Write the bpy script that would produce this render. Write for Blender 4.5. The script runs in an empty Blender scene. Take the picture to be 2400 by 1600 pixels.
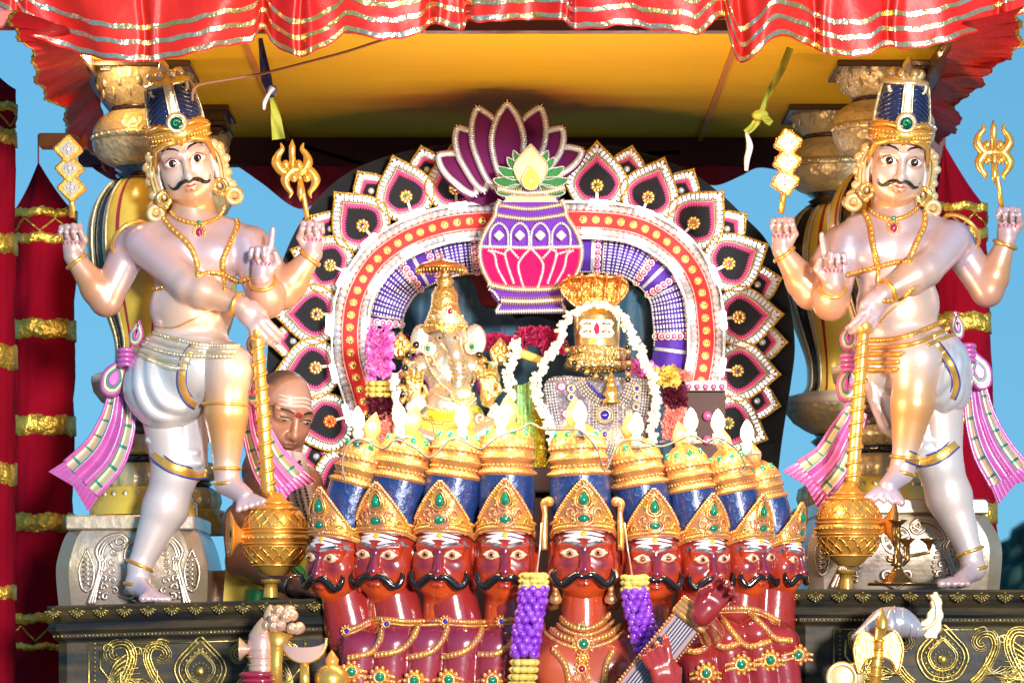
import bpy, math, random
import numpy as np
from mathutils import Vector, Matrix, noise as mnoise
from mathutils.bvhtree import BVHTree
random.seed(7); np.random.seed(7)
SC = bpy.context.scene
COL = SC.collection
R = math.radians
PI = math.pi
# ---------------------------------------------------------------- camera, sky, sun
cd = bpy.data.cameras.new('camera'); cam = bpy.data.objects.new('camera', cd); COL.objects.link(cam)
cam.location = (0, -8, -0.7); cam.rotation_euler = (R(90), 0, 0)
cd.sensor_width = 36; cd.lens = 120; cd.shift_y = 0.7/2.4; cd.clip_end = 800
cd.dof.use_dof = True; cd.dof.focus_distance = 7.9; cd.dof.aperture_fstop = 9
SC.camera = cam
SUN_EL, SUN_AZ = 5, 16          # azimuth towards the right of the camera, behind it
world = bpy.data.worlds.new('World'); SC.world = world; world.use_nodes = True
nt = world.node_tree; bg = nt.nodes['Background']
sky = nt.nodes.new('ShaderNodeTexSky'); sky.sky_type = 'NISHITA'; sky.sun_disc = False
sky.sun_elevation = R(SUN_EL); sky.sun_rotation = R(180-SUN_AZ)
sky.air_density = 2.0; sky.dust_density = 0.4; sky.ozone_density = 3.0
mx = nt.nodes.new('ShaderNodeMixRGB'); mx.blend_type = 'MULTIPLY'; mx.inputs[0].default_value = 1
mx.inputs[2].default_value = (0.78, 1.52, 2.1, 1)
wtc = nt.nodes.new('ShaderNodeTexCoord'); wad = nt.nodes.new('ShaderNodeVectorMath'); wad.operation = 'ADD'; wad.inputs[1].default_value = (0, 0, .42)
wno = nt.nodes.new('ShaderNodeVectorMath'); wno.operation = 'NORMALIZE'
nt.links.new(wtc.outputs['Generated'], wad.inputs[0]); nt.links.new(wad.outputs[0], wno.inputs[0]); nt.links.new(wno.outputs[0], sky.inputs[0])
nt.links.new(sky.outputs[0], mx.inputs[1]); nt.links.new(mx.outputs[0], bg.inputs[0])
bg.inputs[1].default_value = 0.15
sd = bpy.data.lights.new('sun', 'SUN'); sd.energy = 2.9; sd.angle = R(6); sd.color = (1.0, 0.95, 0.88)
sun = bpy.data.objects.new('sun', sd); COL.objects.link(sun)
dv = Vector((math.sin(R(SUN_AZ))*math.cos(R(SUN_EL)), -math.cos(R(SUN_AZ))*math.cos(R(SUN_EL)), math.sin(R(SUN_EL))))
sun.rotation_euler = dv.to_track_quat('Z', 'Y').to_euler(); sun.location = dv*20
SC.view_settings.view_transform = 'Standard'; SC.view_settings.look = 'None'
SC.view_settings.exposure = 0.8; SC.view_settings.gamma = 1
# ---------------------------------------------------------------- maths and mesh helpers
K = 2400/2352*1e-3
def P(x, y, Y=0.0):
    X = (x-1176)*K; Z = (784-y)*K; s = (8+Y)/8
    return np.array([X*s, Y, -0.7+(Z+0.7)*s])
def S(Y=0.0): return K*(8+Y)/8
def PP(pts, Y=0.0):
    return np.array([P(p[0], p[1], Y+(p[2]*K if len(p) > 2 else 0)) for p in pts])
def nrm(v):
    v = np.asarray(v, float); l = np.linalg.norm(v)
    return v/l if l > 1e-12 else v
def spline(pts, n=8, closed=False):
    pts = np.asarray(pts, float); N = len(pts); out = []
    rng = range(N if closed else N-1)
    for i in rng:
        if closed: a, b, c, d = pts[(i-1) % N], pts[i], pts[(i+1) % N], pts[(i+2) % N]
        else: a, b, c, d = pts[max(i-1, 0)], pts[i], pts[i+1], pts[min(i+2, N-1)]
        for k in range(n):
            t = k/n
            out.append(.5*((2*b)+(-a+c)*t+(2*a-5*b+4*c-d)*t*t+(-a+3*b-3*c+d)*t**3))
    if not closed: out.append(pts[-1])
    return np.array(out)
def resample(pts, n, closed=False):
    pts = np.asarray(pts, float)
    if closed: pts = np.vstack([pts, pts[:1]])
    d = np.r_[0, np.cumsum(np.linalg.norm(np.diff(pts, axis=0), axis=1))]
    t = np.linspace(0, d[-1], n, endpoint=not closed)
    return np.stack([np.interp(t, d, pts[:, i]) for i in range(pts.shape[1])], 1)
def plen(pts): return float(np.linalg.norm(np.diff(np.asarray(pts), axis=0), axis=1).sum())
def normals2(path, closed=False):      # left normals of a 2D path
    p = np.asarray(path)[:, :2]
    if closed: t = np.roll(p, -1, 0)-np.roll(p, 1, 0)
    else: t = np.gradient(p, axis=0)
    t /= np.linalg.norm(t, axis=1)[:, None]+1e-12
    return np.stack([-t[:, 1], t[:, 0]], 1)
_sph = {}
def sphere_tpl(u, v):
    if (u, v) in _sph: return _sph[(u, v)]
    vs = [(0, 0, 1)]; fs = []
    for j in range(1, v):
        a = PI*j/v
        for i in range(u):
            b = 2*PI*i/u; vs.append((math.sin(a)*math.cos(b), math.sin(a)*math.sin(b), math.cos(a)))
    vs.append((0, 0, -1)); L = len(vs)-1
    for i in range(u): fs.append((0, 1+i, 1+(i+1) % u))
    for j in range(v-2):
        for i in range(u):
            a = 1+j*u+i; b = 1+j*u+(i+1) % u; fs.append((a, a+u, b+u, b))
    for i in range(u): fs.append((L, 1+(v-2)*u+(i+1) % u, 1+(v-2)*u+i))
    _sph[(u, v)] = (np.array(vs, float), fs); return _sph[(u, v)]
class M:
    def __init__(s): s.v = []; s.f = []; s.mi = []; s.n = 0; s.fl = []
    def add(s, v, f, mi=0, smooth=True):
        v = np.asarray(v, float).reshape(-1, 3); o = s.n; s.v.append(v); s.n += len(v)
        s.f += [tuple(i+o for i in q) for q in f]; s.mi += [mi]*len(f); s.fl += [smooth]*len(f)
        return s
    def tube(s, pts, r, n=8, mi=0, closed=False, up=(0, -1, 0), flat=1.0, cap=True, twist=0):
        pts = np.asarray(pts, float); N = len(pts)
        r = np.full(N, r, float) if np.isscalar(r) else np.interp(np.linspace(0, 1, N), np.linspace(0, 1, len(r)), r)
        t = (np.roll(pts, -1, 0)-np.roll(pts, 1, 0)) if closed else np.gradient(pts, axis=0)
        up = nrm(up); V = []
        for i in range(N):
            ti = nrm(t[i]); a = np.cross(ti, up)
            if np.linalg.norm(a) < .15: a = np.cross(ti, (1, 0, .1)) if abs(ti[0]) < .9 else np.cross(ti, (0, 0, 1))
            a = nrm(a); b = np.cross(a, ti)
            for k in range(n):
                an = 2*PI*k/n+twist*i
                V.append(pts[i]+r[i]*(math.cos(an)*a+math.sin(an)*b*flat))
        F = []
        for i in range(N if closed else N-1):
            j = (i+1) % N
            for k in range(n):
                F.append((i*n+k, i*n+(k+1) % n, j*n+(k+1) % n, j*n+k))
        if cap and not closed: F += [tuple(range(n))[::-1], tuple(range((N-1)*n, N*n))]
        return s.add(V, F, mi)
    def ball(s, c, r, u=10, v=6, mi=0, rot=None):
        tv, tf = sphere_tpl(u, v); w = tv*(np.array(r) if not np.isscalar(r) else r)
        if rot is not None: w = w@np.array(rot).T
        return s.add(w+np.asarray(c), tf, mi)
    def balls(s, cs, r, u=6, v=4, mi=0):
        for i, c in enumerate(cs): s.ball(c, r if np.isscalar(r) or len(np.shape(r)) == 1 and len(r) == 3 else r[i], u, v, mi)
        return s
    def box(s, c, h, mi=0, rot=None, bev=0):
        c = np.asarray(c, float); h = np.asarray(h, float)
        if bev > 0:
            V = []; F = []
            b = bev
            V0 = [(x*(h[0]-(b if ax != 0 else 0)), y*(h[1]-(b if ax != 1 else 0)), z*(h[2]-(b if ax != 2 else 0)))
                  for ax in range(3) for x in (-1, 1) for y in (-1, 1) for z in (-1, 1)]
            V = np.array(V0)
            q = lambda ax, x, y, z: ax*8+x*4+y*2+z
            F = [(q(0,0,0,0),q(0,0,0,1),q(0,0,1,1),q(0,0,1,0)),(q(0,1,0,0),q(0,1,1,0),q(0,1,1,1),q(0,1,0,1)),
                 (q(1,0,0,0),q(1,1,0,0),q(1,1,0,1),q(1,0,0,1)),(q(1,0,1,0),q(1,0,1,1),q(1,1,1,1),q(1,1,1,0)),
                 (q(2,0,0,0),q(2,0,1,0),q(2,1,1,0),q(2,1,0,0)),(q(2,0,0,1),q(2,1,0,1),q(2,1,1,1),q(2,0,1,1))]
            for z in (0, 1):
                for a in (0, 1): F.append((q(0,a,0,z),q(0,a,1,z),q(2,a,1,z),q(2,a,0,z)))
                for a in (0, 1): F.append((q(1,0,a,z),q(1,1,a,z),q(2,1,a,z),q(2,0,a,z)))
            for x in (0, 1):
                for y in (0, 1): F.append((q(0,x,y,0),q(0,x,y,1),q(1,x,y,1),q(1,x,y,0)))
            for x in (0, 1):
                for y in (0, 1):
                    for z in (0, 1): F.append((q(0,x,y,z),q(1,x,y,z),q(2,x,y,z)))
        else:
            V = np.array([(x*h[0], y*h[1], z*h[2]) for x in (-1, 1) for y in (-1, 1) for z in (-1, 1)])
            F = [(0,1,3,2),(4,6,7,5),(0,4,5,1),(2,3,7,6),(0,2,6,4),(1,5,7,3)]
        if rot is not None: V = V@np.array(rot).T
        return s.add(V+c, F, mi, False)
    def lathe(s, prof, c, n=32, mi=0, flute=None, R3=None, a0=0, a1=2*PI, mis=None):
        full = abs(a1-a0-2*PI) < 1e-6; m = n if full else n+1; V = []
        for j, (r, z) in enumerate(prof):
            for i in range(m):
                a = a0+(a1-a0)*i/n; q = r*(flute(a, j/(len(prof)-1)) if flute else 1)
                V.append((q*math.sin(a), -q*math.cos(a), z))
        F = []; MI = []
        for j in range(len(prof)-1):
            for i in range(n):
                k = (i+1) % m; F.append((j*m+i, j*m+k, (j+1)*m+k, (j+1)*m+i))
        V = np.array(V)
        if R3 is not None: V = V@np.array(R3).T
        o = len(s.mi); s.add(V+np.asarray(c), F, mi)
        if mis is not None:
            for j in range(len(prof)-1):
                for i in range(n): s.mi[o+j*n+i] = mis[j]
        return s
    def prism(s, poly, Y, th, mi=0, bev=0, dome=0, smooth=False, side=None):   # poly in picture units, front at depth Y
        poly = np.asarray(poly, float); N = len(poly)
        A = PP(poly, Y); F = []
        Bk = A+np.array([0, th, 0])
        nn = normals2(poly, True); area = .5*np.sum(poly[:, 0]*np.roll(poly[:, 1], -1)-np.roll(poly[:, 0], -1)*poly[:, 1])
        if bev > 0:
            sgn = 1 if area > 0 else -1
            inn = poly[:, :2]+nn*bev*sgn
            I = PP(inn, Y); A2 = A+np.array([0, min(bev*K, th*.5), 0])
            V = np.vstack([I, A2, Bk]); F = [tuple(range(N))]
            for i in range(N):
                j = (i+1) % N; F += [(i, N+i, N+j, j), (N+i, 2*N+i, 2*N+j, N+j)]
        else:
            V = np.vstack([A, Bk]); F = [tuple(range(N))]
            for i in range(N):
                j = (i+1) % N; F.append((i, N+i, N+j, j))
        if area > 0: pass
        o = len(s.mi); s.add(V, F, mi, smooth)
        if side is not None:
            for i in range(o+1, len(s.mi)): s.mi[i] = side
        return s
    def strip(s, A, B, mi=0, closed=False, smooth=True):
        A = np.asarray(A); B = np.asarray(B); N = len(A)
        F = [(i, (i+1) % N, N+(i+1) % N, N+i) for i in range(N if closed else N-1)]
        return s.add(np.vstack([A, B]), F, mi, smooth)
    def grid(s, G, mi=0, smooth=True, closed=False):
        G = np.asarray(G); a, b = G.shape[:2]
        F = [(i*b+j, i*b+(j+1) % b, (i+1)*b+(j+1) % b, (i+1)*b+j) for i in range(a-1) for j in range(b if closed else b-1)]
        return s.add(G.reshape(-1, 3), F, mi, smooth)
    def xf(s, mat):
        m = np.array(mat); s.v = [v@m[:3, :3].T+m[:3, 3] for v in s.v]; return s
    def join(s, o, mi=None):
        V = np.vstack(o.v); base = s.n; s.v.append(V); s.n += len(V)
        s.f += [tuple(i+base for i in q) for q in o.f]; s.mi += (o.mi if mi is None else [mi]*len(o.mi)); s.fl += o.fl
        return s
    def mesh(s, name, mats, off=(0, 0, 0)):
        me = bpy.data.meshes.new(name)
        V = np.vstack(s.v)-np.asarray(off)
        me.from_pydata(V.tolist(), [], s.f)
        for m in (mats if isinstance(mats, (list, tuple)) else [mats]): me.materials.append(m)
        me.polygons.foreach_set('material_index', s.mi); me.polygons.foreach_set('use_smooth', s.fl)
        me.update(); return me
# ---------------------------------------------------------------- signed-distance sculpting
class SDF:
    def __init__(s): s.p = []
    def cone(s, a, b, ra, rb=None, k=.01, c=(1, 1, 1), sub=False):
        rb = ra if rb is None else rb; a = np.asarray(a, float); b = np.asarray(b, float)
        s.p.append(('c', a, b, ra, rb, k, c, sub)); return s
    def chain(s, pts, rs, k=.01, c=(1, 1, 1)):
        for i in range(len(pts)-1): s.cone(pts[i], pts[i+1], rs[i], rs[i+1], k, c)
        return s
    def ell(s, c0, r, rot=None, k=.01, c=(1, 1, 1), sub=False):
        r = np.array([r]*3 if np.isscalar(r) else r, float)
        s.p.append(('e', np.asarray(c0, float), r, None if rot is None else np.array(rot), None, k, c, sub)); return s
    def box(s, c0, h, rad, rot=None, k=.01, c=(1, 1, 1), sub=False):
        s.p.append(('b', np.asarray(c0, float), np.array(h, float), None if rot is None else np.array(rot), rad, k, c, sub)); return s
    @staticmethod
    def ev(p, X):
        if p[0] == 'c':
            a, b, ra, rb = p[1:5]; ba = b-a; q = X-a
            h = np.clip((q@ba)/max(ba@ba, 1e-12), 0, 1)
            return np.linalg.norm(q-h[..., None]*ba, axis=-1)-(ra+(rb-ra)*h)
        q = X-p[1]
        if p[3] is not None: q = q@p[3]
        if p[0] == 'e':
            k0 = np.linalg.norm(q/p[2], axis=-1); k1 = np.linalg.norm(q/(p[2]**2), axis=-1)+1e-9
            return k0*(k0-1)/k1
        d = np.abs(q)-(p[2]-p[4])
        return np.linalg.norm(np.maximum(d, 0), axis=-1)+np.minimum(d.max(-1), 0)-p[4]
    @staticmethod
    def bb(p):
        if p[0] == 'c': return np.minimum(p[1]-p[3], p[2]-p[4]), np.maximum(p[1]+p[3], p[2]+p[4])
        m = np.linalg.norm(p[2]) if p[3] is not None else None
        r = p[2] if m is None else np.array([min(m, 9)]*3)
        if p[3] is not None: r = np.abs(p[3])@p[2]
        return p[1]-r, p[1]+r
    def build(s, vox):
        bbs = [s.bb(p) for p in s.p]
        lo = np.min([b[0] for b, p in zip(bbs, s.p) if not p[7]], 0)-3*vox; hi = np.max([b[1] for b, p in zip(bbs, s.p) if not p[7]], 0)+3*vox
        n = np.ceil((hi-lo)/vox).astype(int)+1
        F = np.full(n, .2, np.float32); ax = [lo[i]+vox*np.arange(n[i]) for i in range(3)]
        for p, (b0, b1) in zip(s.p, bbs):
            k = p[5]; m = k+2.5*vox
            i0 = np.clip(np.floor((b0-m-lo)/vox).astype(int), 0, n-1); i1 = np.clip(np.ceil((b1+m-lo)/vox).astype(int)+1, 1, n)
            if np.any(i1 <= i0): continue
            sl = tuple(slice(i0[i], i1[i]) for i in range(3))
            X = np.stack(np.meshgrid(ax[0][sl[0]], ax[1][sl[1]], ax[2][sl[2]], indexing='ij'), -1)
            d = s.ev(p, X); a = F[sl]
            if p[7]: h = np.maximum(k-np.abs(a+d), 0)/k; F[sl] = np.maximum(a, -d)+h*h*k*.25
            else: h = np.maximum(k-np.abs(a-d), 0)/k; F[sl] = np.minimum(a, d)-h*h*k*.25
        ins = F < 0
        c = np.zeros(n-1, np.int8)
        for dx in (0, 1):
            for dy in (0, 1):
                for dz in (0, 1): c += ins[dx:n[0]-1+dx, dy:n[1]-1+dy, dz:n[2]-1+dz]
        act = np.argwhere((c > 0) & (c < 8)); idx = -np.ones(n-1, np.int32); idx[tuple(act.T)] = np.arange(len(act))
        acc = np.zeros((len(act), 3)); cnt = np.zeros(len(act))
        for a0 in range(3):
            o = [a for a in range(3) if a != a0]
            for u in (0, 1):
                for w in (0, 1):
                    q0 = act.copy(); q0[:, o[0]] += u; q0[:, o[1]] += w; q1 = q0.copy(); q1[:, a0] += 1
                    f0 = F[tuple(q0.T)]; f1 = F[tuple(q1.T)]; m = (f0 < 0) != (f1 < 0)
                    t = np.where(m, f0/np.where(m, f0-f1, 1), 0)
                    pt = q0.astype(float); pt[:, a0] += t; acc[m] += pt[m]; cnt[m] += 1
        V = lo+vox*acc/cnt[:, None]; Q = []
        for a0 in range(3):
            o = [a for a in range(3) if a != a0]
            sl0 = [slice(1, -1)]*3; sl0[a0] = slice(0, n[a0]-1); sl1 = list(sl0); sl1[a0] = slice(1, n[a0])
            e = ins[tuple(sl0)] != ins[tuple(sl1)]; g = np.argwhere(e)
            for j in o: g[:, j] += 1
            st = F[tuple(g.T)] < 0
            def cell(du, dw):
                h = g.copy(); h[:, o[0]] -= du; h[:, o[1]] -= dw; return idx[tuple(h.T)]
            q = np.stack([cell(1, 1), cell(0, 1), cell(0, 0), cell(1, 0)], 1)
            fl = st if a0 != 1 else ~st
            q[~fl] = q[~fl][:, ::-1]; Q.append(q)
        s.V = V; s.Q = np.vstack(Q); s.Q = s.Q[(s.Q >= 0).all(1)]
        return s
    def colors(s, kc=.012):
        D = []; C = []
        for p in s.p:
            if p[7]: continue
            D.append(s.ev(p, s.V)); C.append(p[6])
        D = np.array(D); C = np.array(C, float); w = np.exp(-(D-D.min(0))/kc); w /= w.sum(0)
        return w.T@C
    def toM(s, mi=0):
        m = M(); m.v = [s.V]; m.n = len(s.V); m.f = [tuple(q) for q in s.Q.tolist()]; m.mi = [mi]*len(m.f); m.fl = [True]*len(m.f); return m
    def bvh(s): return BVHTree.FromPolygons(s.V.tolist(), s.Q.tolist())
def set_colors(me, C):
    ca = me.color_attributes.new('Col', 'FLOAT_COLOR', 'POINT')
    a = np.ones((len(me.vertices), 4)); n = min(len(C), len(a)); a[:n, :3] = C[:n]; ca.data.foreach_set('color', a.ravel())
def stroke(m, bvh, pts, w, h=.0015, mi=0, dirv=(0, 1, 0), n=5, org=None, lift=.0006, dist=.5, perp=None):
    """a raised stroke laid onto a sculpted surface: pts are 3D points in front of it, w half widths"""
    pts = np.asarray(pts, float); N = len(pts); w = np.interp(np.linspace(0, 1, N), np.linspace(0, 1, len(w)), w) if not np.isscalar(w) else np.full(N, w)
    d = nrm(dirv); t = np.gradient(pts, axis=0) if N > 1 else np.array([perp]); G = []
    for i in range(N):
        a = nrm(np.cross(nrm(t[i]), d)); row = []
        for j in range(n):
            u = -1+2*j/(n-1); q = pts[i]+a*w[i]*u
            hit = bvh.ray_cast(Vector(q-d*dist), Vector(d), 3*dist)
            hp = np.array(hit[0]) if hit[0] is not None else (q if not G and not row else q*0+[q[0], (row[-1] if row else G[-1][min(j, len(G[-1])-1)])[1]+lift, q[2]])
            row.append(hp-d*(lift+h*(1-u*u)))
        G.append(row)
    m.grid(np.array(G), mi); return m
# ---------------------------------------------------------------- objects
ORG = {}
def thing(name, label, cat, loc, group=None):
    o = bpy.data.objects.new(name, None); COL.objects.link(o); o.empty_display_size = .05
    o.location = tuple(loc); ORG[o.name] = np.array(loc, float)
    o['label'] = label; o['category'] = cat
    if group: o['group'] = group
    return o
def root_org(o):
    while o.parent is not None: o = o.parent
    return ORG.get(o.name, np.zeros(3))
def part(name, m, mats, parent, raw=False, stuff=False, label=None, mesh=None):
    off = (0, 0, 0) if raw else root_org(parent)
    me = mesh if mesh is not None else m.mesh(name, mats, off)
    o = bpy.data.objects.new(name, me); COL.objects.link(o); o.parent = parent
    if stuff: o['kind'] = 'stuff'
    if label: o['label'] = label
    return o
def solo(name, m, mats, label=None, cat=None, group=None, kind=None):
    V = np.vstack(m.v); lo = V.min(0); hi = V.max(0); org = np.array([(lo[0]+hi[0])/2, (lo[1]+hi[1])/2, lo[2]])
    me = m.mesh(name, mats, org); o = bpy.data.objects.new(name, me); COL.objects.link(o); o.location = tuple(org); ORG[o.name] = org
    if label: o['label'] = label
    if cat: o['category'] = cat
    if group: o['group'] = group
    if kind: o['kind'] = kind
    return o
# ---------------------------------------------------------------- materials
MATS = {}
def mat(name, col=(.5, .5, .5), rough=.5, metal=0.0, coat=0.0, bump=None, var=None, vcol=False, emit=None, sheen=0, spec=.5, trans=0, sss=0, coatr=.08):
    m = bpy.data.materials.new(name); m.use_nodes = True; t = m.node_tree; b = t.nodes['Principled BSDF']; L = t.links
    b.inputs['Base Color'].default_value = (*col, 1); b.inputs['Roughness'].default_value = rough; b.inputs['Metallic'].default_value = metal
    b.inputs['Coat Weight'].default_value = coat; b.inputs['Coat Roughness'].default_value = coatr; b.inputs['Specular IOR Level'].default_value = spec
    b.inputs['Sheen Weight'].default_value = sheen
    if sss: b.inputs['Subsurface Weight'].default_value = sss; b.inputs['Subsurface Scale'].default_value = .01
    if trans: b.inputs['Transmission Weight'].default_value = trans
    if emit: b.inputs['Emission Color'].default_value = (*emit[0], 1); b.inputs['Emission Strength'].default_value = emit[1]
    tc = t.nodes.new('ShaderNodeTexCoord'); src = None
    if vcol:
        a = t.nodes.new('ShaderNodeAttribute'); a.attribute_name = 'Col'; src = a.outputs['Color']; L.new(src, b.inputs['Base Color'])
    if var:            # (other colour, scale, amount, stretch)
        n = t.nodes.new('ShaderNodeTexNoise'); n.inputs['Scale'].default_value = var[1]; n.inputs['Detail'].default_value = 6
        mp = t.nodes.new('ShaderNodeMapping'); mp.inputs['Scale'].default_value = var[3] if len(var) > 3 else (1, 1, 1)
        L.new(tc.outputs['Object'], mp.inputs[0]); L.new(mp.outputs[0], n.inputs[0])
        r = t.nodes.new('ShaderNodeMapRange'); r.inputs[1].default_value = .4; r.inputs[2].default_value = .62; r.inputs[4].default_value = var[2]
        x = t.nodes.new('ShaderNodeMixRGB'); x.inputs[1].default_value = (*col, 1); x.inputs[2].default_value = (*var[0], 1)
        L.new(n.outputs[0], r.inputs[0]); L.new(r.outputs[0], x.inputs[0])
        if src: L.new(src, x.inputs[1])
        L.new(x.outputs[0], b.inputs['Base Color'])
    if bump:           # (scale, strength, distance, kind)
        kind = bump[3] if len(bump) > 3 else 'noise'
        if kind == 'voronoi': n = t.nodes.new('ShaderNodeTexVoronoi'); n.inputs['Scale'].default_value = bump[0]
        else: n = t.nodes.new('ShaderNodeTexNoise'); n.inputs['Scale'].default_value = bump[0]; n.inputs['Detail'].default_value = 4
        L.new(tc.outputs['Object'], n.inputs[0])
        u = t.nodes.new('ShaderNodeBump'); u.inputs['Strength'].default_value = bump[1]; u.inputs['Distance'].default_value = bump[2]
        L.new(n.outputs[0], u.inputs['Height']); L.new(u.outputs[0], b.inputs['Normal'])
    MATS[name] = m; return m
# ---------------------------------------------------------------- materials used throughout
satin = mat('red_satin', (.58, .012, .01), .42, 0, 0, bump=(9, .35, .02), var=((.7, .03, .015), 6, .6), spec=.35)
satin_in = mat('red_satin_inner', (.55, .008, .012), .5, 0, 0, bump=(14, .4, .02), var=((.32, .004, .01), 9, .8))
satin_in.node_tree.nodes['Principled BSDF'].inputs['Transmission Weight'].default_value = 0
maroon = mat('maroon_cloth', (.42, .01, .05), .6, 0, 0, bump=(10, .4, .02), var=((.26, .006, .035), 5, .8))
velvet = mat('red_velvet', (.2, .001, .01), .9, 0, 0, bump=(5, .35, .03), var=((.13, .001, .008), 4, .8, (1, 1, .35)), sheen=0, spec=.08)
goldcloth = mat('gold_brocade', (.72, .47, .08), .34, .75, 0, bump=(60, .8, .012), var=((.45, .27, .03), 40, .7))
trim = mat('gold_trim', (.85, .55, .16), .25, .85, 0, bump=(34, .7, .012), var=((.72, .68, .62), 7, .7))
gold = mat('gold_paint', (.86, .5, .1), .28, .7, .4, bump=(90, .25, .004), var=((.75, .32, .06), 16, .5))
golds = mat('bright_gold', (.95, .66, .2), .2, .85, .3, bump=(70, .2, .004))
goldpale = mat('pale_gold', (.8, .7, .42), .3, .7, .2, bump=(120, .5, .004), var=((.85, .78, .62), 20, .7))
silverp = mat('silver_gold_paint', (.5, .41, .36), .3, .6, .3, bump=(30, .3, .006), var=((.42, .33, .2), 8, .8))
antique = mat('antique_gold', (.66, .56, .32), .36, .35, .3, bump=(70, .45, .006, 'voronoi'), var=((.2, .13, .07), 12, .5))
bronze = mat('dark_bronze', (.09, .055, .045), .25, .5, .4, bump=(20, .2, .006))
blackg = mat('black_lacquer', (.012, .014, .016), .5, 0, 0, bump=(25, .4, .004), var=((.16, .1, .02), 5, .3, (1, 1, 9)), spec=.22)
relief = mat('rubbed_gold_relief', (.5, .36, .08), .33, .8, .2, bump=(60, .5, .006), var=((.05, .05, .035), 18, .75))
emer = mat('green_gem', (.0, .22, .12), .08, .1, 1)
bluegem = mat('blue_gem', (.02, .02, .4), .08, .1, 1)
ruby = mat('red_gem', (.35, .01, .05), .1, .1, 1)
crystal = mat('crystal', (.8, .82, .9), .05, .5, 1)
pearl = mat('silver_sequin', (.82, .84, .9), .22, .45, .6, bump=(150, .4, .003))
beige = mat('champagne_bead', (.78, .66, .5), .3, .55, .3)
blackf = mat('black_velvet', (.006, .007, .012), .9, 0, 0, sheen=.15, bump=(40, .3, .01))
wire = mat('grey_wire', (.12, .13, .13), .4)
clearp = mat('clear_plastic', (.75, .78, .8), .15, 0, .5)
# ---------------------------------------------------------------- ground, sky dome is the world; far hill
gm = M(); gm.add([(-400, -400, -2.6), (400, -400, -2.6), (400, 700, -2.6), (-400, 700, -2.6)], [(0, 1, 2, 3)], 0, False)
solo('ground', gm, mat('ground', (.55, .5, .44), .9, var=((.45, .41, .37), .4, .8)), kind='structure')
hm = M(); rr = random.Random(3)
hx = np.linspace(-60, 60, 90)
top = [-1.0+6*math.exp(-((x-23)/9)**2)+4*math.exp(-((x+34)/14)**2)+.4*math.sin(x*.7)+.3*math.sin(x*2.1) for x in hx]
G = [[(x, 95+4*j, -2.7+(t+2.7)*j/5) for j in range(6)] for x, t in zip(hx, top)]
G = [[(x, 95+4*j+2*math.sin(x+j), -2.7+(t+1.4)*math.sin(j/5*PI/2)) for j in range(6)] for x, t in zip(hx, top)]
hm.grid(G)
solo('hill', hm, mat('hill_scrub', (.02, .05, .035), .9, var=((.01, .025, .02), .6, .9)), kind='structure')
tm = M()
for i in range(2600):
    x = rr.uniform(-60, 60); t = np.interp(x, hx, top); j = rr.uniform(0, 1)
    z = -2.7+(t+1.4)*math.sin(j*PI/2); tm.ball((x, 95+20*j+rr.uniform(-1, 1), z+.3), (rr.uniform(.4, 1), .6, rr.uniform(.4, 1.1)), 5, 4)
solo('distant_woodland', tm, mat('far_foliage', (.03, .085, .06), .9, var=((.012, .04, .03), 1.5, .9)), 'dark green wooded hillside far behind the shrine at lower right', 'woodland', kind='stuff')
# platform the pedestals stand on
pm = M(); pm.box((0, .6, -1.86), (2.3, 1.7, .74), bev=.02)
solo('chariot_platform', pm, mat('platform_paint', (.16, .03, .02), .5), kind='structure')
# ---------------------------------------------------------------- canopy
ZC = .69
can = thing('canopy', 'large square canopy with yellow underside and gathered red satin valance over the whole shrine', 'canopy', (0, .5, ZC))
cm = M(); x0, x1 = -1.17, 1.17
for i in range(1):
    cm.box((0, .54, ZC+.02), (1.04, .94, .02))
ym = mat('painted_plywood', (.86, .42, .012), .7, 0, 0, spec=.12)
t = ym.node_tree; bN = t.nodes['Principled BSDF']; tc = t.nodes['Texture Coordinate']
def add_paint_light(prev, col, centre, size, soft=(.35, 1.0)):
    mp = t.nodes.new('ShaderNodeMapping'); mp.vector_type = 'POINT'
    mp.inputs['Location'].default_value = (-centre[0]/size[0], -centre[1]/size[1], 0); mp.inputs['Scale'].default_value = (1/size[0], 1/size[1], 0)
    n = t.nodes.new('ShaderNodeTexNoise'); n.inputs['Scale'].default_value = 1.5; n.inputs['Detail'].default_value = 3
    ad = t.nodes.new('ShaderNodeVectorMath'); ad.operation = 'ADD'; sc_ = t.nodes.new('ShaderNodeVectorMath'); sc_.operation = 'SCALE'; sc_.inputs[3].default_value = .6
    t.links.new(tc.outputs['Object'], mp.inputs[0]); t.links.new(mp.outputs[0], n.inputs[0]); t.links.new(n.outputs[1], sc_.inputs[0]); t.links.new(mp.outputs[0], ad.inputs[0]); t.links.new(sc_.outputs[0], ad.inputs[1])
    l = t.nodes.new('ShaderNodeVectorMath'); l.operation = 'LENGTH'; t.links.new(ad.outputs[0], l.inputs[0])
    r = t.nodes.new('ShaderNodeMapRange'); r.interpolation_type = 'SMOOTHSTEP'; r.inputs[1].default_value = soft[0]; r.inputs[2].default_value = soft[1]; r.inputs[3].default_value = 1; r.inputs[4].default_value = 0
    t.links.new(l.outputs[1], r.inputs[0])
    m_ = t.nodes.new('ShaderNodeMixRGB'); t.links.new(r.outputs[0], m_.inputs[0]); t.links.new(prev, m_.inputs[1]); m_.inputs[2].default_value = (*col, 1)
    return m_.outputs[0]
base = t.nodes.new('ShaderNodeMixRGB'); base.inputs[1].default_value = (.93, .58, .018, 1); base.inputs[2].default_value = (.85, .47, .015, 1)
gn = t.nodes.new('ShaderNodeTexNoise'); gn.inputs['Scale'].default_value = 7; gn.inputs['Detail'].default_value = 8
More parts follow.
